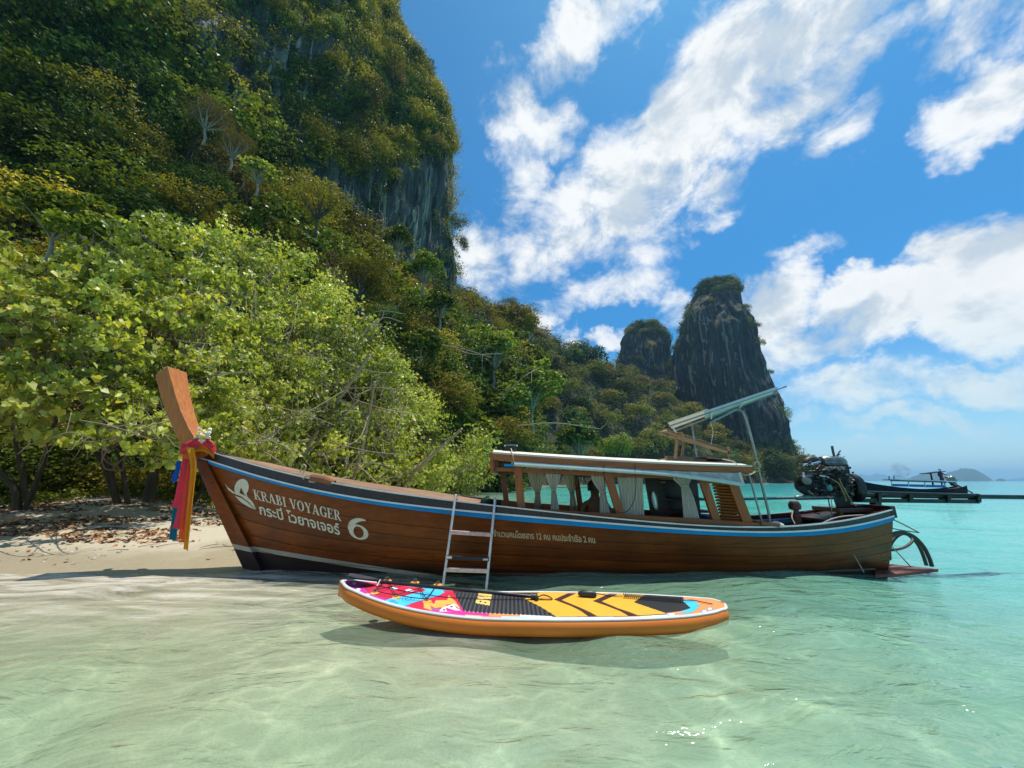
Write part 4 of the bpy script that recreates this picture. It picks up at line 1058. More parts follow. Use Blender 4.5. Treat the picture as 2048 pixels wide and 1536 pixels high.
for i in range(len(zs_) - 1):
    b = i * 4; n = b + 4; F += [(b, b + 2, n + 2, n), (b + 3, b + 1, n + 1, n + 3), (b + 2, b + 3, n + 3, n + 2), (b + 1, b, n, n + 1)]
F += [(0, 1, 3, 2), tuple(len(V) - 4 + i for i in (0, 2, 3, 1))]
st.add(V, F); st.build('stem', M_HULL, boat, bevel=.006)
# fore deck planks, cambered
for k in range(8):
    a = -1 + k / 4; b = a + .243; s = np.linspace(.03, .44, 50); X = XB + (XS - XB) * s; w = hb(X) - .06
    R = []
    for q, dz in ((a, -.02), (a, 0), ((a + b) / 2, 0), (b, 0), (b, -.02)):
        R.append(np.stack([X, YC + q * w, zt_(X) - .035 + .085 * np.clip(s * 9, 0, 1) * np.clip((.5 - s) * 7, .1, 1) * (1 - q * q) + dz], -1))
    bpart('deck_plank', np.array(R), grid_faces(50, 5), M_DECK, False)
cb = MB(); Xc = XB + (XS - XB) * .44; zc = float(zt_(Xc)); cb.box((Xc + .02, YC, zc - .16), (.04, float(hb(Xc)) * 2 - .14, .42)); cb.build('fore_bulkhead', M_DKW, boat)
for k in range(7):
    a = -.9 + k * .257; s = np.linspace(.45, .97, 40); X = XB + (XS - XB) * s; w = hb(X) - .12
    R = [np.stack([X, YC + q * w, 0 * X + z], -1) for q, z in ((a, .05), (a, .07), (a + .25, .07), (a + .25, .05))]
    bpart('floor_board', np.array(R), grid_faces(40, 4), M_DKW, False)
# cabin
NY, FY, RN, RF = 5.13, 6.47, 4.985, 6.615
def bar(name, a, b, w, h, mat, up=(0, 0, 1), bevel=.004, parent=boat, label=None):
    mb = MB(); mb.beam(a, b, w, h, up); return mb.build(name, mat, parent, bevel=bevel, label=label)
def wp(px, py, Y): return W(px, py, Y)
# posts
for (x0, y0), (x1, y1), wd_, Y in [((1034, 926), (1043, 1018), .10, NY), ((1214, 944), (1242, 1034), .10, NY), ((1405, 958), (1434, 1046), .10, NY), ((1463, 962), (1495, 1048), .12, NY),
                                  ((1005, 935), (1014, 1016), .085, FY), ((1150, 938), (1162, 1026), .085, FY), ((1262, 945), (1280, 1030), .085, FY), ((1360, 950), (1382, 1030), .085, FY), ((1430, 950), (1456, 1030), .085, FY)]:
    bar('cabin_post', wp(x0, y0, Y), wp(x1, y1, Y), wd_, .055, M_WOODV, up=(0, 1, 0))
# coaming (sill) both sides
for Y, n in ((NY - .02, 'side_coaming'), (FY + .02, 'side_coaming')):
    pts = [W(px, py, NY - .02) for px, py in ((996, 1019), (1100, 1027), (1262, 1037), (1400, 1045), (1528, 1054))]
    for a, b in zip(pts[:-1], pts[1:]):
        pass
    mb = MB(); z_ = [p.z for p in pts]; V = []; F = []
    for p in pts: V += [(p.x, Y - .03, p.z - .09), (p.x, Y + .03, p.z - .09), (p.x, Y + .03, p.z + .045), (p.x, Y - .03, p.z + .045)]
    for i in range(len(pts) - 1):
        for j in range(4): F.append((i * 4 + j, i * 4 + (j + 1) % 4, i * 4 + 4 + (j + 1) % 4, i * 4 + 4 + j))
    F += [(0, 3, 2, 1), tuple(len(V) - 4 + i for i in range(4))]
    mb.add(V, F); mb.build(n, M_WOOD, boat, bevel=.006)
# roof: cambered slab, fascias, canvas edge
RT = [W(985, 905, RN), W(1100, 913, RN), W(1260, 923, RN), W(1400, 928, RN), W(1502, 932, RN)]
rx = np.array([p.x for p in RT]); rzp = np.polynomial.Polynomial.fit(rx, [p.z for p in RT], 2)
xr = np.linspace(rx[0], rx[-1], 30); yq = np.linspace(-1, 1, 12)
def roof_z(x, q): return rzp(x) + .085 * (1 - q * q)
XX, QQ = np.meshgrid(xr, yq); hw = (RF - RN) / 2
top = np.stack([XX, YC + QQ * hw, roof_z(XX, QQ)], -1); bot = np.stack([XX, YC + QQ * (hw - .01), roof_z(XX, QQ) - .022], -1)
mb = MB(); nv = 360; F = [tuple(map(int, f)) for f in grid_faces(30, 12)]
i2 = np.arange(360).reshape(12, 30); rim = list(i2[0]) + list(i2[1:, -1]) + list(i2[-1, ::-1][1:]) + list(i2[::-1, 0][1:-1]); rim = [int(v) for v in rim]
mb.add([tuple(v) for v in top.reshape(-1, 3)] + [tuple(v) for v in bot.reshape(-1, 3)], F + [tuple(v + nv for v in f[::-1]) for f in F] + [(rim[i], rim[(i + 1) % len(rim)], rim[(i + 1) % len(rim)] + nv, rim[i] + nv) for i in range(len(rim))])
mb.build('roof', M_CREAM, boat, True)
for side, Y in ((-1, RN - .012), (1, RF + .012)):
    R = []
    for dy, lo in ((-.012, -.088), (.012, -.088), (.012, -.014), (-.012, -.014), (-.012, -.088)):
        R.append(np.stack([xr, np.full(30, Y + dy), rzp(xr) + lo], -1))
    bpart('roof_fascia', np.array(R), grid_faces(30, 5), M_WOOD, False)
    R = [np.stack([xr, np.full(30, Y + dy), rzp(xr) + lo], -1) for dy, lo in ((-.016, -.014), (.02, -.014), (.02, .008), (-.016, .008), (-.016, -.014))]
    bpart('canvas_edge', np.array(R), grid_faces(30, 5), M_CREAM, False)
fz = float(rzp(rx[0]))
bar('roof_end_board', (rx[0] - .005, RN + .03, fz - .12), (rx[0] - .005, RF - .03, fz - .12), .05, .27, M_WOOD, bevel=.02)
bar('roof_end_board', (rx[-1] - .03, RN + .03, float(rzp(rx[-1])) - .03), (rx[-1] - .03, RF - .03, float(rzp(rx[-1])) - .03), .03, .08, M_WOOD)
for Y in (NY, FY):
    pts = [W(px, py, NY) for px, py in ((990, 941), (1250, 954), (1495, 958))]
    for a, b in zip(pts[:-1], pts[1:]): bar('roof_beam', (a.x, Y + .035, a.z + .02), (b.x, Y + .035, b.z + .02), .035, .055, M_WOOD)
for k in range(6):
    x = rx[0] + .25 + k * (rx[-1] - rx[0] - .4) / 5; bar('roof_rafter', (x, RN + .05, float(rzp(x)) - .045), (x, RF - .05, float(rzp(x)) - .045), .035, .05, M_DKW)
# rolled clear side sheets
roll = [W(1028, 928, 4.955), W(1120, 934, 4.955), W(1260, 943, 4.955), W(1340, 949, 4.955), W(1420, 959, 4.955), W(1486, 969, 4.955)]
mb = MB(); mb.tube(curve_pts(roll, 6), .026, 8); mb.build('sheet_roll', simple('pale plastic pipe', (0.50, 0.60, 0.60), 0.25, 0.12, 6), boat, True)
cp = curve_pts(roll, 8); V = []
for v in np.linspace(0, 1, 7):
    for i, p in enumerate(cp): V.append((p.x, p.y + .006 * math.sin(i * 1.9 + v * 5) - .004, p.z + v * (float(rzp(p.x)) - .095 - p.z)))
bpart('clear_side_sheet', V, grid_faces(len(cp), 7), M_VINYL)
bar('sheet_end_pipe', W(1478, 945, 4.955), W(1487, 971, 4.955), .035, .035, simple('pale plastic end', (0.52, 0.60, 0.60), 0.3), bevel=.01)
bar('blue_tag', W(1008, 930, 4.95), W(1027, 931, 4.95), .012, .03, M_BLUE)
# curtains
def curtain(Y, top_, pinch, bot_, mat, nf=5, amp=.018, label=None):
    """top_, pinch, bot_: (x left, x right, y) in the photograph's own directions, cloth folded and tied"""
    V = []; nu, nv = nf * 8, 26
    for j in range(nv):
        t = j / (nv - 1)
        if pinch is None:
            xl = top_[0] + (bot_[0] - top_[0]) * t; xr_ = top_[1] + (bot_[1] - top_[1]) * t
        else:
            tp = (pinch[2] - top_[2]) / (bot_[2] - top_[2])
            if t < tp: k = t / tp; e = k ** 1.8; xl = top_[0] + (pinch[0] - top_[0]) * e; xr_ = top_[1] + (pinch[1] - top_[1]) * e
            else: k = (t - tp) / (1 - tp); e = k ** .7; xl = pinch[0] + (bot_[0] - pinch[0]) * e; xr_ = pinch[1] + (bot_[1] - pinch[1]) * e
        py = top_[2] + (bot_[2] - top_[2]) * t
        for i in range(nu):
            u = i / (nu - 1); q = W(xl + (xr_ - xl) * u, py, Y)
            V.append((q.x, q.y + amp * math.sin(u * nf * 2 * math.pi + .6 * math.sin(t * 5 + i * .3)) * (.7 + .3 * t), q.z + (.012 * math.sin(u * nf * 2 * math.pi) if j == nv - 1 else 0)))
    c = bpart('curtain', V, grid_faces(nu, nv), mat, True, label=label)
    if pinch is not None:
        mb = MB(); a = W(pinch[0] - 1.5, pinch[2], Y); b = W(pinch[1] + 1.5, pinch[2], Y); r = (b.x - a.x) / 2; cx_ = (a.x + b.x) / 2
        mb.tube([(cx_ + r * math.cos(t), Y + (amp + .012) * math.sin(t), a.z) for t in np.linspace(0, 2 * math.pi, 13)], .007, 5, cap=False); mb.build('tie_cord', mat, c, True)
    return c
curtain(FY - .03, (1055, 1088, 943), (1071, 1080, 986), (1067, 1083, 1018), M_CURT)
curtain(NY + .03, (1089, 1123, 937), (1103, 1111, 979), (1101, 1118, 1019), M_CURTW, label='white curtain')
curtain(FY - .03, (1126, 1158, 943), (1140, 1148, 986), (1139, 1155, 1021), M_CURT)
curtain(NY + .03, (1180, 1214, 943), (1200, 1211, 984), (1199, 1219, 1026), M_CURTW, label='white curtain')
curtain(NY + .05, (1234, 1286, 949), None, (1244, 1288, 1031), M_CURTW, nf=8, label='wide hanging curtain')
curtain(NY + .02, (1340, 1386, 944), (1362, 1376, 972), (1367, 1401, 1047), M_CURTW, nf=6, label='longest white curtain')
# mirror panel, locker, louvres
mb = MB(); q = [W(1288, 948, 5.9), W(1316, 948, 5.9), W(1345, 1034, 5.9), W(1303, 1034, 5.9)]
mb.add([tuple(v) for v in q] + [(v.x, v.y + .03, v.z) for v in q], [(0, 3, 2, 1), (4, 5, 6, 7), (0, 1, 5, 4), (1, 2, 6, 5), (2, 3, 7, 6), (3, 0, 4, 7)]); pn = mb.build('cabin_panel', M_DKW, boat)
cpt = W(1309, 1001, 5.885); mb = MB(); n_ = 28
ov = [(cpt.x + .036 * math.cos(t) + .012 * math.sin(-t), cpt.y, cpt.z + .125 * math.sin(t)) for t in np.linspace(0, 2 * math.pi, n_, endpoint=False)]
mb.add(ov + [(x, y + .012, z) for x, y, z in ov], [tuple(range(n_)), tuple(range(2 * n_ - 1, n_ - 1, -1))] + [(i, (i + 1) % n_, (i + 1) % n_ + n_, i + n_) for i in range(n_)])
mb.build('oval_mirror', simple('silvered glass', (0.80, 0.82, 0.76), 0.12, 0.05, Metallic=0.6), pn)
mb = MB(); mb.tube([(x, y - .004, z) for x, y, z in ov + [ov[0]]], .008, 6, cap=False); mb.build('mirror_rim', M_CREAM, pn, True)
for (xa, xb, ya, yb, Y) in [(1322, 1402, 962, 966, 6.1), (1322, 1408, 996, 1000, 6.1), (1326, 1415, 1020, 1024, 6.1)]:
    bar('locker_shelf', W((xa), (ya + yb) / 2, Y), W(xb, (ya + yb) / 2, Y), .35, .03, M_DKW)
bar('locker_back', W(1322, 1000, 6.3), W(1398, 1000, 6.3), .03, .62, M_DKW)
bar('bench', (-.1, 6.15, .40), (1.6, 6.15, .40), .36, .05, M_WOOD); bar('bench_front', (-.1, 6.0, .25), (1.6, 6.0, .25), .03, .28, M_DKW)
for k in range(12):
    t = (k + .5) / 12; a = W(1424 + 17 * t, 966 + 74 * t, NY + .01); b = W(1461 + 20 * t, 968 + 74 * t, NY + .01)
    bar('louvre_slat', a, b, .045, .010, M_WOOD, up=(0, .75, 1), bevel=.002)
bar('louvre_backing', W(1440, 1004, NY + .05), W(1472, 1006, NY + .05), .01, .42, M_DKW)
bar('louvre_rail', W(1420, 963, NY), W(1464, 965, NY), .05, .035, M_WOOD); bar('louvre_rail', W(1436, 1043, NY), W(1482, 1045, NY), .05, .035, M_WOOD)
bar('blue_cushion', W(1402, 1034, 5.8), W(1424, 1035, 5.8), .3, .05, simple('blue cushion', (0.02, 0.05, 0.30), 0.7), bevel=.015)
# on the roof
lb = MB(); lb.box(W(1022, 896, 5.4), (.15, .10, .06)); lt = lb.build('roof_lamp', M_BLACK, boat, bevel=.008)
lb = MB(); lb.box(W(1022, 891, 5.38), (.19, .14, .012)); lb.build('lamp_plate', M_STEEL, lt)
hp = W(1418, 917, 5.7); hv = []
for j in range(9):
    for i in range(21):
        u = -1 + i / 10; v = -1 + j / 4; hv.append((hp.x + u * .34, 5.7 + v * .30, hp.z + .06 * max(0, (1 - abs(u) ** 2.4)) * (1 - .5 * v * v) - .02))
bpart('hatch_cover', hv, grid_faces(21, 9), M_BLACK)
for (a, b, w_, h_) in [((1326, 919), (1402, 921), .30, .03), ((1332, 914), (1400, 917), .10, .025), ((1400, 917), (1462, 922), .4, .02)]:
    bar('roof_plank', W(*a, 5.6), W(*b, 5.6), w_, h_, M_FRAME)
for a, b, Y in [((1317, 864), (1458, 906), 5.35), ((1330, 860), (1462, 902), 6.1)]: bar('rack_rail', W(*a, Y), W(*b, Y), .035, .045, M_FRAME)
for a, b, Y in [((1354, 880), (1350, 919), 5.35), ((1369, 878), (1363, 919), 6.1), ((1456, 893), (1457, 921), 5.35), ((1452, 898), (1453, 921), 6.1)]: bar('rack_leg', W(*a, Y), W(*b, Y), .035, .035, M_FRAME)
for t in (.03, .28): a = W(1317, 864, 5.3).lerp(W(1458, 906, 5.3), t); b = W(1330, 860, 6.15).lerp(W(1462, 902, 6.15), t); bar('rack_crossbar', a, b, .03, .03, M_FRAME)
# solar panel on bent pipe
pa = [W(1338, 851, 5.35), W(1572, 771.5, 5.35), W(1556, 783, 6.05), W(1346, 862, 6.05)]
nrm_ = (pa[1] - pa[0]).cross(pa[3] - pa[0]).normalized()
if nrm_.z < 0: nrm_ = -nrm_
def slab(name, c4, th, mat, parent=boat, up=0.0):
    lo = [p + nrm_ * up for p in c4]; hi = [p + nrm_ * (up + th) for p in c4]
    mb = MB(); mb.add(lo + hi, [(0, 3, 2, 1), (4, 5, 6, 7), (0, 1, 5, 4), (1, 2, 6, 5), (2, 3, 7, 6), (3, 0, 4, 7)]); return mb.build(name, mat, parent)
mid = lambda c4, a, b, c, d: [c4[0].lerp(c4[1], a).lerp(c4[3].lerp(c4[2], a), c), c4[0].lerp(c4[1], b).lerp(c4[3].lerp(c4[2], b), c), c4[0].lerp(c4[1], b).lerp(c4[3].lerp(c4[2], b), d), c4[0].lerp(c4[1], a).lerp(c4[3].lerp(c4[2], a), d)]
sp_ = slab('solar_panel', mid(pa, .30, .93, 0, 1), .03, simple('white panel backing', (0.55, 0.60, 0.60), 0.4, 0.1))
slab('cell_sheet', mid(pa, .31, .92, .03, .97), .006, simple('dark solar cells', (0.01, 0.015, 0.04), 0.12), sp_, .03)
slab('canopy_cloth', mid(pa, .0, .34, .02, .98), .012, M_CURTW, boat, .035)
for c in (0.0, 1.0):
    q = mid(pa, 0, 1, c, c); bar('panel_rail', q[0] - nrm_ * .01, q[1] - nrm_ * .01, .018, .022, M_STEEL)
for t in (.02, .35, .62): q = mid(pa, t, t, 0, 1); bar('panel_crossbar', q[0] - nrm_ * .03, q[3] - nrm_ * .03, .02, .02, M_ALU)
def pipe(name, pts, r, mat, n=8, parent=boat, label=None, k=8, cap=True):
    mb = MB(); mb.tube(curve_pts(pts, k) if k else pts, r, n, cap); return mb.build(name, mat, parent, True, label=label)
for Y in (5.35, 6.0):
    pipe('support_pipe', [W(1420, 845, Y), W(1452, 829, Y), W(1470, 820, Y), W(1483, 822, Y), W(1492, 838, Y), W(1505, 885, Y), W(1521, 958, Y), W(1536, 1020, Y), W(1541, 1054, Y)], .017, M_STEEL)
pipe('support_pipe', [W(1384, 851, 5.6), W(1388, 880, 5.6), W(1394, 915, 5.6)], .015, M_STEEL)
pipe('support_pipe', [W(1497, 945, 5.2), W(1512, 1000, 5.2), W(1526, 1052, 5.2)], .012, M_STEEL)
pipe('hanging_cable', [W(1421, 845, 5.4), W(1426, 862, 5.4), W(1422, 890, 5.4)], .004, M_WHITE, 5)
pipe('hanging_cable', [W(1270, 930, 4.94), W(1272, 965, 4.94), W(1268, 1000, 4.94), W(1255, 1022, 4.95), W(1236, 1026, 5.0)], .005, M_BLACK, 5)
pipe('hanging_cable', [W(1208, 930, 4.94), W(1209, 960, 4.94), W(1212, 995, 4.94), W(1222, 1015, 4.95), W(1240, 1026, 5.0)], .005, M_BLACK, 5)
pipe('lashing_rope', [W(1445, 918, 5.2), W(1470, 925, 5.1), W(1482, 945, 5.0), W(1497, 950, 5.0), W(1510, 944, 5.15)], .007, M_ROPE, 6)
pipe('lashing_rope', [W(1494, 948, 5.2), W(1505, 943, 5.3), W(1519, 942, 5.3)], .012, simple('yellow cord', (0.45, 0.36, 0.10), 0.9), 6)
pipe('lashing_rope', [W(1506, 930, 5.3), W(1514, 924, 5.28), W(1520, 934, 5.3), W(1508, 938, 5.35)], .014, M_ROPE, 6)
pipe('lamp_cord', [W(1022, 897, 5.33), W(1025, 907, 4.96), W(1028, 925, 4.94)], .007, M_ROPE, 6)
# after deck fittings
pk = MB(); b0 = W(1595, 1046, 5.5); pk.lathe((b0.x, b0.y, .45), (0, 0, 1), [(0, .055), (.30, .052), (.31, .04), (.35, .04), (.36, .07), (.42, .075), (.46, .05), (.475, .0)], 14); pk.build('mooring_bitt', simple('worn maroon post', (0.07, 0.02, 0.015), 0.5, 0.4), boat, True)
pipe('mooring_rope', [W(1586, 1020, 5.45), W(1584, 1035, 5.4), W(1590, 1048, 5.35)], .008, M_ROPE, 6)
pipe('mooring_rope', [W(1604, 1023, 5.5), W(1622, 1024, 5.5), W(1640, 1028, 5.6)], .007, M_BLACK, 6)
mb = MB(); q = W(1552, 1047, 5.3); mb.lathe(q - Vector((0, 0, .1)), (0, 0, 1), [(0, .10), (.05, .11), (.10, .08), (.13, .02)], 9); mb.build('white_bundle', M_CURTW, boat, True)
bar('aft_thwart', W(1500, 1043, 5.3), W(1534, 1047, 5.3), .5, .04, M_WOOD)
dk = MB(); X1 = XS - .75; V = []; 
for x in np.linspace(X1, XS, 8): w_ = float(hb(x)) - .05; z_ = float(zt_(x)) - .03; V += [(x, YC - w_, z_), (x, YC + w_, z_)]
dk.add(V + [(x, y, z - .03) for x, y, z in V], [(2 * i, 2 * i + 2, 2 * i + 3, 2 * i + 1) for i in range(7)] + [(16 + 2 * i, 17 + 2 * i, 19 + 2 * i, 18 + 2 * i) for i in range(7)] + [(0, 1, 17, 16)]); dk.build('stern_deck', M_DKW, boat)
# stern shelf, guard hoops, rods
sh_ = [Wz(1750, 1150, .02), Wz(1800, 1147, .018), Wz(1876, 1138, .004), Wz(1830, 1133, .02), Wz(1770, 1127, .05), Wz(1752, 1131, .05)]
mb = MB(); n_ = len(sh_); mb.add(sh_ + [p - Vector((0, 0, .035)) for p in sh_], [tuple(range(n_)), tuple(range(2 * n_ - 1, n_ - 1, -1))] + [(i, (i + 1) % n_, (i + 1) % n_ + n_, i + n_) for i in range(n_)]); mb.build('stern_shelf', M_RUST, boat)
M_TYRE = simple('mud stained rubber', (0.055, 0.048, 0.04), 0.65, 0.5, 10, 0.4)
pipe('guard_hoop', [W(1771, 1118, 5.75), W(1768, 1090, 5.75), W(1778, 1072, 5.75), W(1800, 1065, 5.75), W(1826, 1072, 5.75), W(1846, 1092, 5.75), W(1858, 1115, 5.75), W(1864, 1133, 5.75)], .024, M_TYRE)
pipe('guard_hoop', [W(1779, 1120, 6.0), W(1780, 1092, 6.0), W(1795, 1072, 6.0), W(1815, 1068, 6.0), W(1835, 1088, 6.0), W(1846, 1110, 6.0), W(1853, 1131, 6.0)], .022, M_TYRE)
pipe('guard_hoop', [W(1763, 1098, 5.7), W(1785, 1100, 5.75), W(1810, 1094, 5.85), W(1825, 1080, 5.95), W(1810, 1068, 6.0), W(1786, 1072, 5.95), W(1770, 1084, 5.85), W(1763, 1098, 5.7)], .018, M_TYRE)
pipe('brace_rod', [W(1766, 1075, 5.6), W(1795, 1105, 5.65), W(1821, 1133, 5.7)], .008, M_STEEL, 5)
pipe('brace_rod', [W(1769, 1055, 5.7), W(1766, 1090, 5.7), W(1762, 1125, 5.7)], .014, M_ENG, 6)
pipe('brace_rod', [W(1767, 1052, 5.6), W(1800, 1060, 5.6), W(1836, 1065, 5.6)], .007, M_ENG, 5)
pipe('brace_rod', [W(1708, 1110, 5.22), W(1728, 1145, 5.2)], .006, M_STEEL, 5, k=0)
pipe('stern_cable', [W(1638, 1050, 5.2), W(1670, 1036, 5.25), W(1710, 1031, 5.35), W(1762, 1032, 5.45), W(1795, 1043, 5.5), W(1838, 1065, 5.5)], .010, simple('weathered pole', (0.30, 0.27, 0.22), 0.7), 6)
# engine
EY = 5.8
def ep(px, py, dy=0.0): return W(px, py, EY + dy)
eng = MB(); 
def ebox(x0, y0, x1, y1, dep, dy=0.0):
    a = ep(x0, (y0 + y1) / 2, dy); b = ep(x1, (y0 + y1) / 2, dy); h = (ep((x0 + x1) / 2, y0, dy) - ep((x0 + x1) / 2, y1, dy)).z
    m_ = MB(); m_.beam(a, b, dep, h); return m_
engine = bpy.data.objects.new('engine', ebox(1626, 948, 1688, 992, .32).build('engine', M_ENG, boat, bevel=.02).data)
for o in [o for o in boat.children if o.name == 'engine']: engine = o
engine.name = 'engine'
def esub(mb, name, mat, smooth=True, bevel=0.0): return mb.build(name, mat, engine, smooth, bevel)
esub(ebox(1644, 929, 1684, 948, .27), 'cylinder_head', M_ENG, False, .012)
mb = MB(); a = ep(1640, 924); b = ep(1690, 926); mb.lathe(a, b - a, [(0, .03), (.02, .075), (.06, .095), ((b - a).length - .07, .095), ((b - a).length - .02, .07), ((b - a).length, .02)], 18); esub(mb, 'valve_cover', M_ENG2)
mb = MB(); mb.tube(curve_pts([ep(1612, 934, -.05), ep(1614, 923, -.05), ep(1624, 919, -.03), ep(1640, 924, 0), ep(1648, 930, .02)], 5), .05, 10); esub(mb, 'air_intake', M_BLACK)
mb = MB(); mb.tube(curve_pts([ep(1606, 930, -.12), ep(1625, 928, -.15), ep(1640, 924, -.12)], 5), .018, 8); mb.tube(curve_pts([ep(1607, 945, -.16), ep(1608, 958, -.17), ep(1616, 966, -.15)], 5), .016, 8); mb.tube(curve_pts([ep(1638, 950, -.18), ep(1650, 953, -.2), ep(1660, 958, -.18)], 5), .014, 8); esub(mb, 'bright_pipe', M_CHROME)
mb = MB(); mb.lathe(ep(1596, 966), ep(1630, 975) - ep(1596, 966), [(0, .05), (.02, .11), (.06, .13), (.20, .17), (.24, .16)], 20); esub(mb, 'pulley_housing', M_ENG)
mb = MB(); mb.lathe(ep(1612, 962, -.17), (-.5, -1, .1), [(0, .055), (.07, .055), (.08, .03), (.10, .03)], 16); esub(mb, 'alternator', M_ENG2)
mb = MB(); mb.add([ep(1592, 962, .1), ep(1592, 962, -.1), ep(1597, 975, -.12), ep(1612, 992, -.14), ep(1700, 992, -.16), ep(1700, 992, .16), ep(1612, 992, .14), ep(1597, 975, .12), ep(1640, 960, -.15), ep(1640, 960, .15)], [(0, 1, 2, 7), (7, 2, 3, 6), (6, 3, 4, 5), (1, 8, 4, 3, 2), (0, 7, 6, 5, 9), (0, 9, 8, 1), (9, 5, 4, 8)]); esub(mb, 'oil_pan', M_ENG, False)
mb = MB(); mb.lathe(ep(1696, 975), (1, 0, 0), [(0, .17), (.03, .20), (.10, .20), (.14, .14), (.16, .08)], 22); esub(mb, 'flywheel_housing', M_ENG)
mb = MB(); mb.tube([ep(1664, 892), ep(1666, 903), ep(1669, 915)], .016, 8); esub(mb, 'exhaust_stack', simple('sooty pipe', (0.09, 0.09, 0.09), 0.7))
mb = MB(); mb.tube([ep(1671, 915), ep(1678, 905), ep(1681, 901)], .009, 6); mb.tube([ep(1674, 913), ep(1680, 908)], .008, 6); esub(mb, 'lever', M_ENG2)
mb = MB(); mb.tube([ep(1688, 918), ep(1689, 935), ep(1694, 958)], .004, 5); c = ep(1688, 914); mb.tube([c + Vector((.014 * math.cos(t), 0, .014 * math.sin(t))) for t in np.linspace(0, 6.28, 11)], .003, 4); esub(mb, 'dipstick', M_ENG2)
for P_ in [[(1662, 957, -.19), (1676, 966, -.21), (1684, 980, -.22), (1692, 998, -.2), (1691, 1003, -.2)], [(1675, 952, -.19), (1684, 970, -.21), (1694, 988, -.22), (1704, 1005, -.2), (1712, 1012, -.2)], [(1648, 955, -.19), (1649, 966, -.2), (1656, 972, -.18)]]:
    mb = MB(); mb.tube(curve_pts([ep(*p) for p in P_], 6), .009, 6); esub(mb, 'hose', M_HOSE if P_[0][0] != 1648 else M_TEAL)
mb = MB(); mb.lathe(ep(1657, 976, -.2), (0, -1, 0), [(0, .04), (.03, .04), (.05, .02)], 12); esub(mb, 'filter', M_TEAL)
er = random.Random(8); mb = MB(); mc = MB()
for k in range(70):
    x, y = er.uniform(1610, 1708), er.uniform(934, 990); t = mb if er.random() < .6 else mc
    if y > 955 or x > 1625: t.lathe(ep(x, y, -.15 - er.uniform(0, .05)), (er.uniform(-.5, .5), -1, er.uniform(-.5, .5)), [(0, er.uniform(.008, .022)), (.03, er.uniform(.008, .018)), (.04, .005)], 7)
for k in range(26):
    x, y = er.uniform(1612, 1704), er.uniform(930, 985); mc.tube(curve_pts([ep(x, y, -.17), ep(x + er.uniform(-14, 14), y + er.uniform(-10, 10), -.22), ep(x + er.uniform(-22, 22), y + er.uniform(-12, 12), -.17)], 4), er.uniform(.005, .011), 6)
for k in range(4): mb.lathe(ep(1648 + k * 11, 937, -.15), (0, -1, 0), [(0, .028), (.05, .026), (.06, .015)], 9)
o = esub(mb, 'bolts_and_caps', M_ENG2); o['kind'] = 'stuff'; o = esub(mc, 'cables_and_fittings', M_BLACK); o['kind'] = 'stuff'
mb = MB(); mb.add([ep(1664, 990, -.14), ep(1706, 990, -.14), ep(1700, 1014, -.12), ep(1672, 1014, -.12), ep(1664, 990, .14), ep(1706, 990, .14), ep(1700, 1014, .12), ep(1672, 1014, .12)], [(0, 3, 2, 1), (4, 5, 6, 7), (0, 1, 5, 4), (1, 2, 6, 5), (2, 3, 7, 6), (3, 0, 4, 7)]); esub(mb, 'mount_bracket', M_ENG, False)
mb = MB(); q = ep(1680, 1012); mb.lathe((q.x, q.y, q.z - .18), (0, 0, 1), [(0, .05), (.18, .04)], 12); mb.build('turret_pin', simple('brass pin', (0.35, 0.22, 0.10), 0.4, Metallic=0.6), boat, True)
mb = ebox(1650, 1014, 1716, 1022, .5); mb.build('engine_bed', M_DKW, boat)
mb = MB(); mb.tube([ep(1487, 998, -.35), ep(1597, 995.5, -.2)], .018, 8); mb.build('steering_pole', M_ENG2, boat, True)
mb = MB(); mb.tube([ep(1592, 995.8, -.2), ep(1598, 995, -.2), ep(1664, 994, -.12)], [.03, .034, .034], 10); mb.build('steering_sleeve', M_ENG2, boat, True)
pipe('throttle_cord', [ep(1656, 995, -.2), ep(1658, 1005, -.2), ep(1661, 1019, -.2), ep(1663, 1030, -.2)], .008, M_BLACK, 6)
pipe('throttle_cord', [ep(1654, 992, -.2), ep(1661, 996, -.2), ep(1664, 1012, -.2), ep(1662, 1024, -.2), ep(1661, 1040, -.25)], .006, M_ROPE, 6)
# propeller shaft and its cradle
SHD = (ep(2048, 994) - ep(1700, 990)); 
def along(px, y): return ep(px, y)
mb = MB(); mb.tube([ep(1698, 990), ep(2048, 994.5), ep(2048, 994.5) + SHD * .42], .032, 12); shaft = mb.build('propeller_shaft', M_ENG, boat, True)
mb = MB(); e = ep(2048, 994.5) + SHD * .42; dd = SHD.normalized(); mb.lathe(e, dd, [(0, .04), (.08, .05), (.16, .02)], 12)
for k in range(3):
    t = k * 2.094; r1 = Vector((0, math.cos(t), math.sin(t))); r2 = Vector((0, math.cos(t + .5), math.sin(t + .5)))
    mb.add([e + dd * .04 + r1 * .04, e + dd * .02 + r1 * .17, e + dd * .08 + r2 * .17, e + dd * .12 + r2 * .04], [(0, 1, 2, 3)])
mb.build('propeller', M_ENG2, shaft)
mb = MB(); mb.tube([ep(1700, 980, -.06), ep(1740, 984, -.06), ep(1951, 990, -.06)], .016, 8); mb.build('cradle_bar', M_ENG, boat, True)
mb = MB(); mb.tube([ep(1700, 984, .08), ep(1951, 989, .08)], .014, 8); mb.build('cradle_bar', M_ENG, boat, True)
bar('cradle_beam', ep(1696, 1000.5), ep(1952, 1003), .09, .055, M_ENG); bar('cradle_plate', ep(1700, 1011), ep(1757, 1011.5), .16, .025, M_ENG); bar('cradle_block', ep(1751, 999), ep(1751, 1012), .09, .10, M_ENG, up=(0, 1, 0))
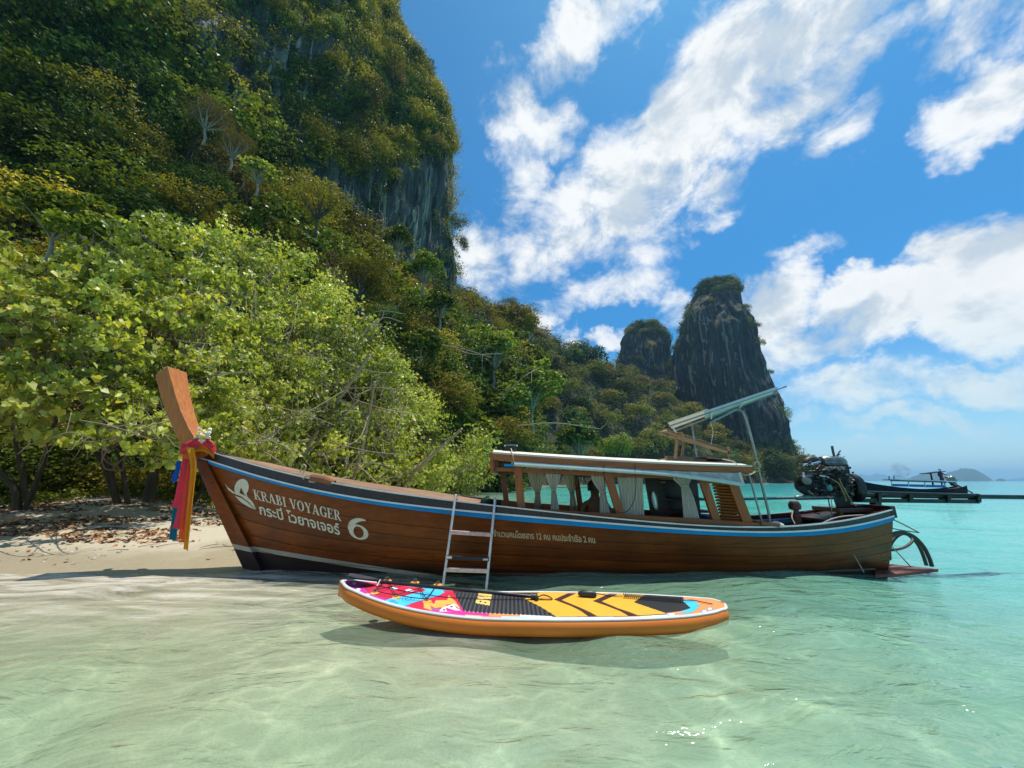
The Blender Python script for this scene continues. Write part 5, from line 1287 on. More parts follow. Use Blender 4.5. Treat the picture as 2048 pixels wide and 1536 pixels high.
for px in (1752, 1814, 1889, 1949): bar('cradle_clamp', ep(px, 983 + (px - 1752) * .025), ep(px + .5, 1004), .05, .13, M_ENG, up=(0, 1, 0))
mb = MB(); mb.tube(curve_pts([ep(1702, 962, -.1), ep(1712, 968, -.1), ep(1716, 985, -.08), ep(1740, 984, -.06)], 5), .014, 7); mb.build('cable_guard', M_ENG2, boat, True)

# lettering and emblem: flat paint laid on the near planks
M_LET = simple('cream sign paint', (0.66, 0.62, 0.48), 0.6, 0.1, 20); M_LET2 = simple('tan sign paint', (0.55, 0.42, 0.24), 0.6, 0.15, 30)
def decal(name, polys, tri=None, mat=M_LET, mp=None, maxe=0.03):
    """polys: list of 2-D outlines (photo directions after mp) laid on the hull planks"""
    bm = bmesh.new()
    if tri is None:
        for p in polys:
            vs = [bm.verts.new((x, y, 0)) for x, y in p]
            try: bm.faces.new(vs)
            except ValueError: pass
        bmesh.ops.triangulate(bm, faces=bm.faces[:])
    else:
        vs = [bm.verts.new((x, y, 0)) for x, y in tri[0]]
        for f in tri[1]:
            try: bm.faces.new([vs[i] for i in f])
            except ValueError: pass
    for v in bm.verts:
        px, py = mp(v.co.x, v.co.y); v.co = (px, py, 0)
    for _ in range(2):
        es = [e for e in bm.edges if (e.verts[0].co - e.verts[1].co).length > 7]
        if es: bmesh.ops.subdivide_edges(bm, edges=es, cuts=1); bmesh.ops.triangulate(bm, faces=bm.faces[:])
    O = Vector((0, 0, CAM_H)); ok = True
    for v in bm.verts:
        d = Vector(ray(v.co.x, v.co.y)).normalized(); hit, nn, _, dist = HB.ray_cast(O, d)
        if hit is None: hit = O + d * 5.3
        v.co = hit - d * .006 - ORG
    me = bpy.data.meshes.new(name); bm.to_mesh(me); bm.free(); me.materials.append(mat)
    o = bpy.data.objects.new(name, me); COL.objects.link(o); o.parent = boat; return o
def quadmap(tl, tr, bl, br):
    def f(u, v):                                         # v up
        a = (bl[0] + (br[0] - bl[0]) * u, bl[1] + (br[1] - bl[1]) * u); b = (tl[0] + (tr[0] - tl[0]) * u, tl[1] + (tr[1] - tl[1]) * u)
        return a[0] + (b[0] - a[0]) * v, a[1] + (b[1] - a[1]) * v
    return f
def R_(x0, y0, x1, y1): return [(x0, y0), (x1, y0), (x1, y1), (x0, y1)]
def Q_(a, b, wa, wb=None):
    wb = wa if wb is None else wb; return [(a[0] - wa / 2, a[1]), (a[0] + wa / 2, a[1]), (b[0] + wb / 2, b[1]), (b[0] - wb / 2, b[1])]
def arc(cx_, cy_, rx_, ry_, ix_, iy_, t0, t1, n=18, dx=0):
    out = []
    for i in range(n):
        a = rad(t0 + (t1 - t0) * i / n); b = rad(t0 + (t1 - t0) * (i + 1) / n)
        out.append([(cx_ + rx_ * math.cos(a), cy_ + ry_ * math.sin(a)), (cx_ + rx_ * math.cos(b), cy_ + ry_ * math.sin(b)), (cx_ + dx + ix_ * math.cos(b), cy_ + iy_ * math.sin(b)), (cx_ + dx + ix_ * math.cos(a), cy_ + iy_ * math.sin(a))])
    return out
def stem_(x, w=.20, s=.10): return [R_(x, 0, x + w, 1), R_(x - s, 0, x + w + s, .07), R_(x - s, .93, x + w + s, 1)]
GL = {
 'I': (.42, stem_(.11)),
 'K': (.86, stem_(.11) + [Q_((.33, .42), (.68, .96), .09), Q_((.72, .04), (.40, .54), .23, .17), R_(.55, .93, .84, 1), R_(.54, 0, .90, .07)]),
 'R': (.84, stem_(.11) + arc(.40, .74, .30, .26, .13, .19, -90, 90) + [R_(.30, .48, .40, .55), R_(.30, .93, .40, 1), Q_((.74, .02), (.44, .50), .20), R_(.62, 0, .90, .07)]),
 'B': (.78, stem_(.11) + arc(.38, .76, .27, .24, .10, .17, -90, 90) + arc(.40, .27, .33, .27, .14, .20, -90, 90) + [R_(.30, .93, .40, 1), R_(.30, 0, .40, .07), R_(.30, .48, .40, .55)]),
 'A': (.88, [Q_((.14, 0), (.42, 1), .09), Q_((.72, 0), (.44, 1), .25, .20), R_(.22, .28, .60, .35), R_(0, 0, .28, .07), R_(.56, 0, .92, .07)]),
 'V': (.86, [Q_((.46, 0), (.18, 1), .18, .25), Q_((.46, 0), (.74, 1), .08), R_(0, .93, .36, 1), R_(.60, .93, .88, 1)]),
 'O': (.88, arc(.44, .5, .42, .52, .21, .45, 0, 360, 28)),
 'Y': (.84, [R_(.34, 0, .54, .46), R_(.24, 0, .64, .07), Q_((.44, .40), (.18, 1), .20, .24), Q_((.47, .40), (.72, 1), .08), R_(0, .93, .34, 1), R_(.58, .93, .86, 1)]),
 'G': (.88, arc(.46, .5, .42, .52, .21, .45, 42, 345, 26) + [R_(.62, .0, .82, .42), R_(.54, .38, .88, .45), R_(.72, .62, .79, .96)]),
 'E': (.76, stem_(.11) + [R_(.30, .93, .66, 1), R_(.60, .74, .67, 1), R_(.30, 0, .70, .07), R_(.64, 0, .71, .27), R_(.30, .46, .52, .53), R_(.48, .38, .54, .62)])}
def word(txt, name, quad, mat, sp=.05, space=.38):
    polys = []; x = 0
    for ch in txt:
        if ch == ' ': x += space; continue
        w_, ps = GL[ch]; polys += [[(px + x, py) for px, py in p] for p in ps]; x += w_ + sp
    f = quadmap(*quad); return decal(name, polys, None, mat, lambda u, v: f(u / x, v))
word('KRABI VOYAGER', 'painted_name', ((505, 978.5), (681, 1022), (509, 998), (683, 1042.5)), M_LET)
def ftext(txt, name, quad, mat, bold=0.0, cap=.70):
    c = bpy.data.curves.new('t', 'FONT'); c.body = txt; c.offset = bold; c.resolution_u = 3
    o = bpy.data.objects.new('t', c); COL.objects.link(o); bpy.context.view_layer.update()
    me = bpy.data.meshes.new_from_object(o.evaluated_get(bpy.context.evaluated_depsgraph_get()))
    vs = [(v.co.x, v.co.y) for v in me.vertices]; fs = [tuple(p.vertices) for p in me.polygons]
    bpy.data.objects.remove(o); bpy.data.curves.remove(c); bpy.data.meshes.remove(me)
    x0 = min(v[0] for v in vs); x1 = max(v[0] for v in vs); f = quadmap(*quad)
    return decal(name, None, (vs, fs), mat, lambda u, v: f((u - x0) / (x1 - x0), v / cap))
ftext('กระบี่ โวยาจเจอร์', 'painted_thai_name', ((517, 1012), (678, 1053), (520, 1028), (681, 1070)), M_LET, .022, .58)
ftext('จำนวนคนโดยสาร 12 คน คนประจำเรือ 2 คน', 'painted_capacity_line', ((986, 1063), (1189, 1075.5), (987, 1072.5), (1191, 1086)), M_LET2, .028, .58)
six = arc(.5, .34, .48, .35, .25, .27, 0, 360, 30)
cv = curve_pts([Vector((.10, .36, 0)), Vector((.13, .60, 0)), Vector((.34, .84, 0)), Vector((.62, .955, 0)), Vector((.86, .97, 0))], 6); ws = np.interp(np.linspace(0, 1, len(cv)), [0, .35, .7, 1], [.24, .26, .17, .05])
for i in range(len(cv) - 1):
    d = (cv[i + 1] - cv[i]).normalized(); n1 = Vector((-d.y, d.x, 0)) * ws[i] / 2; n2 = Vector((-d.y, d.x, 0)) * ws[i + 1] / 2
    six.append([(cv[i] + n1).to_2d(), (cv[i] - n1).to_2d(), (cv[i + 1] - n2).to_2d(), (cv[i + 1] + n2).to_2d()])
f6 = quadmap((696, 1032), (737, 1041), (697, 1074), (738, 1083)); decal('painted_number', six, None, M_LET, lambda u, v: f6(u, v))
# emblem: moon disc with a woman's profile cut out, two long leaves below
ident = lambda u, v: (u, v)
zf = lambda a, b: (430 + a / 6.206, 940 + b / 6.206)
disc = []
for i in range(40):
    a, b = 2 * math.pi * i / 40, 2 * math.pi * (i + 1) / 40
    P0 = (330 + 88 * math.cos(a) - 12 * math.sin(a), 222 + 112 * math.sin(a)); P1 = (330 + 88 * math.cos(b) - 12 * math.sin(b), 222 + 112 * math.sin(b))
    am = (a + b) / 2; inner = 1.0
    if 0.9 < am < 2.2:  continue
    disc.append([zf(*P0), zf(*P1), zf(322, 215)])
disc += [[zf(322, 215), zf(395, 300), zf(404, 335), zf(384, 325), zf(372, 275)], [zf(322, 215), zf(264, 190), zf(262, 270), zf(302, 290)]]
decal('painted_emblem', disc, None, M_LET, ident)
lf = [[(120, 155), (150, 205), (250, 285), (215, 285), (160, 240)], [(215, 283), (300, 285), (400, 330), (470, 400), (515, 497), (420, 400), (330, 330)], [(245, 320), (330, 348), (400, 400), (505, 492), (420, 460), (320, 400)]]
decal('painted_emblem', [[zf(*p) for p in q] for q in lf], None, M_LET, ident)

# ---------------------------------------------------------------- things on and round the boat
lad = empty('ladder', W(930, 1170, 4.80), 'aluminium ladder hooked over the boat side, standing behind the paddleboard', 'ladder')
LT = (W(911, 992, 4.99), W(886, 1172, 4.78)); RT_ = (W(990, 999, 4.97), W(973, 1174, 4.77))
for a, b in (LT, RT_):
    d = (b - a); mb = MB(); mb.tube([a + Vector((0, .12, -.05)), a + Vector((0, .08, .005)), a + Vector((0, .02, .01)), a + d * .01, a + d * .5, a + d * 1.2], .0155, 8); mb.build('side_rail', M_ALU, lad, True)
lp = lambda A, t: A[0] + (A[1] - A[0]) * t
M_RUNG = simple('worn red and silver rung', (0.62, 0.42, 0.38), 0.4, 0.4, 40, Metallic=0.5)
for t, mt in ((.425, M_RUNG), (.70, M_BLACK), (.83, M_ALU), (1.12, M_ALU)):
    mb = MB(); mb.beam(lp(LT, t), lp(RT_, t), .045, .045); r = mb.build('rung', mt, lad, bevel=.006)
    if t == .70:
        for q in (.06, .92): mb = MB(); c = lp(LT, t).lerp(lp(RT_, t), q); mb.beam(c - Vector((.03, .03, 0)), c + Vector((.03, -.03, 0)), .03, .018); mb.build('rung_cap', M_CREAM, r)
mb = MB(); mb.beam(lp(LT, .845) + Vector((-.0, 0, .0)), lp(LT, .885), .02, .03); mb.build('hinge', M_ALU, lad)

# cloth sash round the prow, with hanging strips
M_PINK = cloth('hot pink satin', (0.90, 0.07, 0.12), .4); M_RED = cloth('orange red satin', (0.95, 0.15, 0.03), .4); M_YEL = cloth('golden satin', (0.90, 0.42, 0.02), .4)
M_CBL = cloth('blue satin', (0.005, 0.13, 0.62), .25); M_CTEAL = cloth('teal satin', (0.005, 0.20, 0.30), .25)
sash = empty('prow_sash', W(385, 910, YC), 'coloured satin sashes knotted round the prow with long hanging tails', 'sash')
def band(cs, w, mat, ph=0.0):
    """cloth band wound round the post: centre line (near px,py) given, goes behind at the same height"""
    V = []; nv = 7; pts = curve_pts(cs, 6)
    for j in range(nv):
        v = j / (nv - 1) - .5
        for i, p in enumerate(pts): V.append((p.x, p.y + .012 * math.sin(v * 22 + ph + i * .3) , p.z + v * w * (1 + .12 * math.sin(i * .9 + ph))))
    bpart('wrap', V, grid_faces(len(pts), nv), mat, True, parent=sash)
for py0, py1, w, mt, ph in [(897, 884, .11, M_PINK, 0), (903, 893, .07, M_RED, 2), (909, 899, .06, M_YEL, 4), (890, 879, .06, M_PINK, 1)]:
    band([W(363, py0, YC + .14), W(361, py0, YC - .03), W(368, py0 + 1, YC - .13), W(388, (py0 + py1) / 2 - 2, YC - .155), W(409, py1, YC - .14), W(425, py1 + 12, YC - .12), W(432, py1 + 18, YC + .0), W(420, py1 + 12, YC + .14)], w, mt, ph)
def tail(c, w0, w1, mat, ph, Y=YC - .18, ln=None, folds=2):
    """hanging strip: c = centre line pixels, widths in px"""
    V = []; nu = 9; cc = curve_pts([Vector((x, y, 0)) for x, y in c], 7); n = len(cc)
    for j, q in enumerate(cc):
        t = j / (n - 1); w = w0 + (w1 - w0) * t
        for i in range(nu):
            u = i / (nu - 1) - .5; p = W(q.x + u * w, q.y + (3 * u if j == n - 1 else 0), Y); V.append((p.x, p.y + .022 * math.sin(u * folds * 6.28 + ph + t * 1.5), p.z))
    bpart('hanging_strip', V, grid_faces(nu, n), mat, True, parent=sash)
tail([(358, 922), (352, 945), (346, 963)], 10, 10, M_CBL, 0, YC - .14)
tail([(352, 1010), (348, 1045), (344, 1080)], 13, 12, M_CTEAL, 1, YC - .10)
tail([(372, 905), (366, 950), (357, 1000), (350, 1015)], 10, 22, M_PINK, 2, YC - .18, folds=2)
tail([(378, 915), (374, 960), (367, 1020), (358, 1058)], 16, 22, M_PINK, 0, YC - .20, folds=3)
tail([(382, 925), (376, 1000), (369, 1080)], 14, 20, M_RED, 3, YC - .21)
tail([(382, 895), (387, 915), (389, 940), (384, 990), (373, 1100)], 15, 9, M_YEL, 1, YC - .225, folds=1)
tail([(390, 912), (388, 940), (380, 990)], 10, 8, M_YEL, 2, YC - .21, folds=1)
mb = MB(); mb.lathe(W(377, 912, YC - .19), (.2, -1, .1), [(-.02, .03), (.0, .055), (.03, .05), (.05, .02)], 10); mb.build('knot', M_RED, sash, True)
gar = empty('flower_garland', W(404, 872, YC - .12), 'white and yellow flower garland tucked behind the prow above the pink sash', 'garland')
M_FLW = simple('white petals', (0.80, 0.74, 0.60), 0.6, 0.1, 30); M_FLY = simple('yellow petals', (0.80, 0.50, 0.04), 0.6, 0.1, 30)
fr_ = random.Random(3)
for mt, nm_, n, rr in ((M_FLW, 'white_blossoms', 46, 1.0), (M_FLY, 'yellow_blossoms', 16, .8)):
    mb = MB()
    for k in range(n):
        c = W(405 + fr_.gauss(0, 7) * rr, 871 + fr_.gauss(0, 6) * rr, YC - .13 + fr_.uniform(-.07, .07)); mb.lathe(c, (fr_.gauss(0, 1), -1, fr_.gauss(0, 1)), [(0, .006), (.008, .030), (.03, .014)], 6)
    o = mb.build(nm_, mt, gar, False); o['kind'] = 'stuff'
# ropes on the fore deck
def dz_(px, py, lift=.0):
    p = W(px, py, 5.35); return p + Vector((0, 0, lift))
def rope_obj(name, pts, r, mat, label):
    mb = MB(); c = pts[0]; e = None
    mb.tube(curve_pts(pts, 8), r, 6); o = mb.build(name, mat, None, True)
    tag(o, label, 'rope'); return o
rope_obj('rope', [dz_(600, 945), dz_(606, 930), dz_(612, 934), dz_(606, 950), dz_(622, 952), dz_(640, 958)], .008, M_ROPE, 'thin pale rope loop standing up on the fore deck')
rope_obj('rope', [dz_(606, 958), dz_(614, 951), dz_(626, 952), dz_(630, 964), dz_(618, 962), dz_(640, 958), dz_(668, 966), dz_(676, 976), dz_(690, 972), dz_(704, 974)], .009, M_ROPE, 'pale coiled rope lying on the fore deck behind the gunwale')
mb = MB(); mb.tube([dz_(622, 958, .02), dz_(650, 962, .02), dz_(668, 970, .02)], [.05, .055, .045], 9); tag(mb.build('rolled_mat', simple('brown rolled cloth', (0.26, 0.11, 0.05), 0.9, .2), None, True), 'small brown rolled mat among the ropes on the fore deck', 'mat')

# passenger, seen dark against the water
def person(name, joints, edges, skin_r, mats, label, root=0, parent_loc=None):
    me = bpy.data.meshes.new('body'); me.from_pydata([tuple(j) for j in joints], edges, []); o = bpy.data.objects.new('body', me); COL.objects.link(o)
    md = o.modifiers.new('skin', 'SKIN'); md.use_smooth_shade = True
    for i, v in enumerate(me.skin_vertices[0].data): v.radius = skin_r[i] if hasattr(skin_r[i], '__len__') else (skin_r[i], skin_r[i]); v.use_root = (i == root)
    o.modifiers.new('sub', 'SUBSURF').levels = 2
    bpy.context.view_layer.update()
    m2 = bpy.data.meshes.new_from_object(o.evaluated_get(bpy.context.evaluated_depsgraph_get())); bpy.data.objects.remove(o)
    m2.name = 'body'; m2.materials.clear()
    for m_ in mats: m2.materials.append(m_)
    for p in m2.polygons: p.use_smooth = True
    return m2
M_SKIN = simple('tanned skin', (0.20, 0.085, 0.045), 0.5, 0.1, 20); M_HAIR = simple('black hair', (0.012, 0.010, 0.010), 0.45, 0.3, 60, 0.5, 200)
M_SHORT = simple('dark swim shorts', (0.02, 0.02, 0.03), 0.8)
hd = W(1189, 977, 6.0); bx_, by_, bz_ = hd.x, 6.0, hd.z
P0 = Vector((bx_, by_, 0))
rel = lambda x, y, z: (x, y, z)
J = [(0, .02, bz_ - .70), (0, .01, bz_ - .52), (-.005, .0, bz_ - .34), (-.005, .0, bz_ - .20), (0, -.01, bz_ - .12), (0, -.015, bz_ - .02), (0, -.02, bz_ + .07),
     (-.17, .0, bz_ - .235), (-.23, -.03, bz_ - .48), (-.14, -.20, bz_ - .60), (-.08, -.26, bz_ - .60), (.17, .0, bz_ - .235), (.23, -.03, bz_ - .48), (.14, -.20, bz_ - .60), (.08, -.26, bz_ - .60),
     (-.10, -.02, bz_ - .72), (-.13, -.44, bz_ - .70), (-.13, -.42, .12), (-.13, -.56, .09), (.10, -.02, bz_ - .72), (.13, -.44, bz_ - .70), (.13, -.42, .12), (.13, -.56, .09)]
E_ = [(0, 1), (1, 2), (2, 3), (3, 4), (4, 5), (5, 6), (3, 7), (7, 8), (8, 9), (9, 10), (3, 11), (11, 12), (12, 13), (13, 14), (0, 15), (15, 16), (16, 17), (17, 18), (0, 19), (19, 20), (20, 21), (21, 22)]
Rr = [(.15, .10), (.13, .09), (.145, .095), (.12, .07), (.05, .05), (.075, .09), (.068, .085), .052, .040, .030, .03, .052, .040, .030, .03, .085, .062, .042, .035, .085, .062, .042, .035]
psn = empty('person', (bx_, by_, .40), 'person with short dark hair and bare shoulders sitting inside the cabin between the curtains', 'person')
bm_ = person('p', J, E_, Rr, [M_SKIN], '')
bo = bpy.data.objects.new('body', bm_); COL.objects.link(bo); bo.parent = psn; bo.location = (0, 0, -.40)
mb = MB(); mb.lathe((bx_, by_ + .0, bz_ - .03), (0, .12, 1), [(0, .085), (.05, .105), (.09, .105), (.13, .085), (.155, .045), (.16, .0)], 16); mb.build('hair', M_HAIR, psn, True)
mb = MB(); mb.lathe((bx_, by_ - .105, bz_ - .015), (0, -1, -.2), [(0, .018), (.03, .010)], 8); mb.build('nose', M_SKIN, psn, True)
for sx in (-1, 1): mb = MB(); mb.lathe((bx_ + sx * .085, by_ - .0, bz_ - .01), (sx, 0, 0), [(0, .02), (.015, .026), (.02, .01)], 8); mb.build('ear', M_SKIN, psn, True)
for sx in (-1, 1): mb = MB(); mb.tube([(bx_ + sx * .06, by_ + .05, bz_ - .72), (bx_ + sx * .11, by_ - .15, bz_ - .71), (bx_ + sx * .13, by_ - .36, bz_ - .70)], [.11, .095, .080], 12); mb.build('shorts_leg', M_SHORT, psn, True)
for sx in (-1, 1):
    for f in range(5):
        a = Vector((bx_ + sx * (.075 - f * .012), by_ - .27, bz_ - .60)); mb = MB()
        if f == 4: a = Vector((bx_ + sx * .09, by_ - .25, bz_ - .585)); mb.tube([a, a + Vector((-sx * .02, -.03, .015)), a + Vector((-sx * .03, -.055, .01))], [.009, .009, .006], 6); mb.build('thumb', M_SKIN, psn, True)
        else: L_f = [.06, .07, .066, .052][f]; mb.tube([a, a + Vector((0, -L_f * .6, -.004)), a + Vector((0, -L_f, -.03))], [.009, .008, .006], 6); mb.build('finger', M_SKIN, psn, True)

# ---------------------------------------------------------------- paddleboard
SX0, SX1, SY0, SY1 = -1.58, 1.90, 3.86, 3.80
def b_w(s): return cat1([0, .025, .07, .15, .30, .46, .62, .78, .90, .96, .99, 1], [.0, .115, .20, .30, .385, .42, .42, .375, .285, .20, .11, .0], s)
def b_z(s): return .19 * np.clip(1 - s / .42, 0, 1) ** 1.9 + .02 * np.clip((s - .85) / .15, 0, 1) ** 2 - .024
def b_c(s): return SX0 + (SX1 - SX0) * s, SY0 + (SY1 - SY0) * s
TH = .135
sup = empty('paddleboard', (0, 3.83, 0), 'orange inflatable paddleboard with colourful patterned deck floating in front of the boat', 'paddleboard')
s_ = np.concatenate([[0, .002, .006, .012], np.linspace(.02, .98, 90), [.988, .994, .998, 1]]); na = 28; R = []
for s in s_:
    X, Yc_ = b_c(s); w = max(float(b_w(s)), .004); z = float(b_z(s)); r = TH / 2
    for k in range(na):
        a = 2 * math.pi * k / na; c_, n__ = math.cos(a), math.sin(a)
        e = 2 / 2.6; yy = np.sign(c_) * abs(c_) ** e; zz = np.sign(n__) * abs(n__) ** e
        flat = max(w - r * 1.0, 0)
        y = np.sign(c_) * flat * min(1, abs(c_) * 3) + c_ * min(r, w) ; R.append((X, Yc_ + y, z + r + n__ * r))
i = np.arange(len(s_) * na).reshape(-1, na); j = np.roll(i, -1, 1)
F = np.stack([i[:-1].ravel(), j[:-1].ravel(), j[1:].ravel(), i[1:].ravel()], -1)
m, g = newmat('orange board rail'); co = objco(g); n = g.noise(co, 3, 5, .6); mp = g.n('ShaderNodeMapping', i_0=co); mp.inputs['Scale'].default_value = (1, 1, 26)
nz_ = g.noise(mp.outputs[0], 2, 3); c = g.mix(n, (0.62, 0.155, 0.008, 1), (0.72, 0.20, 0.012, 1)); c = g.mix(g.ramp(nz_, .5, .65, 0, .15), c, (0.42, 0.09, 0.008, 1))
finish(g, pbsdf(g, c, 0.42, bump(g, nz_, .15, .004))); M_ORG = m
bpart('hull_tube', R, F, M_ORG, True, parent=sup)
def b_top(X): s = (X - SX0) / (SX1 - SX0); return b_z(s) + TH
def onboard(px, py, lift=0.0):
    z = .15
    for _ in range(8): p = Wz(px, py, z + lift); z = float(b_top(p.x))
    return Vector((p.x, p.y, z + lift))
# deck print: outlines taken in the board's own plane
def area(pix_pts): return np.array([tuple(onboard(x, y)[:2]) for x, y in pix_pts])
def inside(P, X, Y):
    c = np.zeros(X.shape, bool); n = len(P)
    for i in range(n):
        a, b = P[i], P[(i + 1) % n]
        if a[1] != b[1]: c ^= ((a[1] > Y) != (b[1] > Y)) & (X < (b[0] - a[0]) * (Y - a[1]) / (b[1] - a[1]) + a[0])
    return c
nzm = lambda pts: [(670 + a / 7.877, 1140 + b / 7.877) for a, b in pts]     # close view of the nose
t6 = lambda pts: [(1060 + a / 4.876, 1130 + b / 4.876) for a, b in pts]     # close view of the tail
ns_, nq = 760, 170
sg = np.linspace(.012, .988, ns_); qg = np.linspace(-1, 1, nq); SG, QG = np.meshgrid(sg, qg)
Xg = SX0 + (SX1 - SX0) * SG; Yg = SY0 + (SY1 - SY0) * SG + QG * np.maximum(b_w(SG) - .042, .01)
C = np.zeros(SG.shape + (3,)); H = np.zeros(SG.shape)
def paint(mask, col, h=0.0): C[mask] = col; H[mask] = h
paint(SG >= 0, (0.80, 0.30, 0.10))
mag = (0.62, 0.03, 0.28); crim = (0.62, 0.015, 0.06); cy_ = (0.06, 0.55, 0.85); navy = (0.02, 0.05, 0.13); ora = (0.90, 0.42, 0.08); whi = (0.82, 0.80, 0.78); blk = (0.020, 0.021, 0.024); yel = (0.80, 0.42, 0.04); brn = (0.05, 0.018, 0.012); pur = (0.35, 0.12, 0.30)
paint(SG < .40, mag)
def poly(pts, col, outline=None, h=0.0):
    A = area(pts)
    if outline is not None:
        c0 = A.mean(0); paint(inside(c0 + (A - c0) * np.array([1.03, 1.05]), Xg, Yg), outline)
    paint(inside(A, Xg, Yg), col, h)
poly(nzm([(430, 225), (640, 150), (1330, 190), (1480, 330), (1050, 430), (880, 470), (700, 420), (520, 340)]), crim, navy)
poly(nzm([(1300, 180), (1800, 230), (1900, 330), (1990, 650), (1200, 620), (1150, 500), (1500, 380)]), crim)
poly(nzm([(740, 500), (880, 450), (1060, 420), (1250, 370), (1430, 335), (1370, 270), (1400, 235), (1660, 270), (1730, 350), (1640, 400), (1480, 450), (1250, 510), (1050, 585)]), cy_, navy)
poly(nzm([(1400, 600), (1400, 500), (1480, 480), (1560, 540), (1590, 480), (1770, 475), (1790, 400), (1900, 500), (1960, 590), (1840, 540), (1730, 550), (1780, 580), (1570, 600), (1500, 560), (1530, 640)]), ora, (0.35, 0.06, 0.03))
poly(nzm([(1640, 655), (1680, 600), (1880, 530), (1960, 600), (1990, 660)]), whi); poly(nzm([(1740, 590), (1900, 640), (1985, 640), (1985, 665), (1760, 655)]), mag); poly(nzm([(1880, 550), (1960, 610), (1985, 640), (1910, 600)]), crim)
poly(nzm([(1500, 570), (1540, 600), (1680, 610), (1640, 650), (1520, 630)]), pur)
poly(nzm([(1570, 225), (1850, 225), (1960, 250), (1900, 275), (1700, 275)]), ora); poly(nzm([(1850, 232), (2030, 245), (1960, 268)]), whi)
for a, b in [((860, 290), 60), ((1100, 320), 70)]: poly(nzm([(a[0], a[1]), (a[0] + b, a[1] - 22), (a[0] + 2.2 * b, a[1] + 5), (a[0] + b, a[1] + 35)]), (0.75, 0.85, 0.92))
def ell(px, py, rx_, ry_, col, ins=None):
    th_ = np.linspace(0, 6.28, 20, endpoint=False); poly([(px + rx_ * math.cos(t), py + ry_ * math.sin(t)) for t in th_], col, None)
for a, b, r in [(305, 215, 34), (370, 310, 34), (515, 390, 32)]:
    p = nzm([(a, b)])[0]; ell(p[0], p[1], r / 7.877 * 1.25, r / 7.877 * .78, navy); ell(p[0], p[1], r / 7.877, r / 7.877 * .58, whi)
for a, b in [(1720, 632), (1835, 582)]: p = nzm([(a, b)])[0]; ell(p[0], p[1], 3, 1.6, navy)
def spiral(px, py, r, turns, col, th=.75, sq=.55):
    for k in range(int(turns * 26)):
        t = k / 26 * 6.28; rr = r * (1 - k / (turns * 26) * .85); ell(px + rr * math.cos(t), py + rr * sq * math.sin(t), th, th * .75, col)
for a, b, r in [(920, 510, 70), (1140, 460, 105), (1430, 400, 110)]: p = nzm([(a, b)])[0]; spiral(p[0], p[1], r / 7.877, 1.9, navy)
# black grooved pad, yellow chevrons, tail pad
pad = [(905, 1181), (945, 1168), (1110, 1173), (1088, 1183), (1049, 1198.5), (1080, 1214), (1112, 1234), (927, 1223)]
tailpad = [(1268, 1205), (1292, 1190), (1365, 1194), (1382, 1218), (1360, 1224), (1332, 1227.5)]
poly([(1040, 1230), (1260, 1233), (1350, 1227), (1345, 1234), (1230, 1241), (1040, 1240)], (0.75, 0.80, 0.80))
poly([(1049, 1198.5), (1095, 1179), (1220, 1182), (1292, 1189), (1268, 1205.5), (1333, 1228), (1250, 1232.5), (1110, 1234)], yel, brn, .003)
for q in ([(420, 255), (490, 262), (310, 345), (480, 415), (590, 465), (665, 508), (570, 508), (500, 455), (400, 405), (230, 340)], [(790, 275), (868, 285), (700, 358), (860, 425), (980, 465), (1060, 497), (960, 500), (880, 455), (740, 400), (608, 355)]): poly(t6(q), brn)
poly(pad, blk, None, .004); poly(tailpad, blk, None, .004)
A = area(pad); m_ = inside(A, Xg, Yg); groove = np.abs(((Xg / .036) % 1) - .5) * 2
cen = np.abs(QG) < .80; k = m_ & cen; H[k] = .001 + .006 * np.clip((groove[k] - .3) * 3, 0, 1); C[k] = np.array(blk) * (1 + 2.2 * np.clip((groove[k] - .45) * 4, 0, 1))[:, None]  # ridges lightened in the colour too, painting in the groove shading
zz = lambda pts: [(900 + a / 10.24, 1150 + b / 10.24) for a, b in pts]
for q in ([(520, 585), (545, 500), (600, 485), (690, 500), (790, 520), (830, 545), (808, 640)], [(560, 480), (575, 440), (850, 465), (835, 515), (700, 500)], [(580, 425), (600, 370), (860, 400), (852, 455)], [(620, 300), (650, 262), (880, 298), (868, 322), (760, 315)]): poly(zz(q), (0.82, 0.55, 0.16), None, .004)
for a, b in [(625, 552), (722, 572)]: p = zz([(a, b)])[0]; ell(p[0], p[1], 2.2, 1.7, blk)
for a, b, c_, d in [(560, 488, 700, 505), (690, 505, 830, 530), (575, 445, 700, 450), (600, 425, 850, 450), (660, 300, 700, 305), (800, 315, 850, 318)]:
    poly(zz([(a, b), (c_, d), (c_, d + 9), (a, b + 9)]), blk)
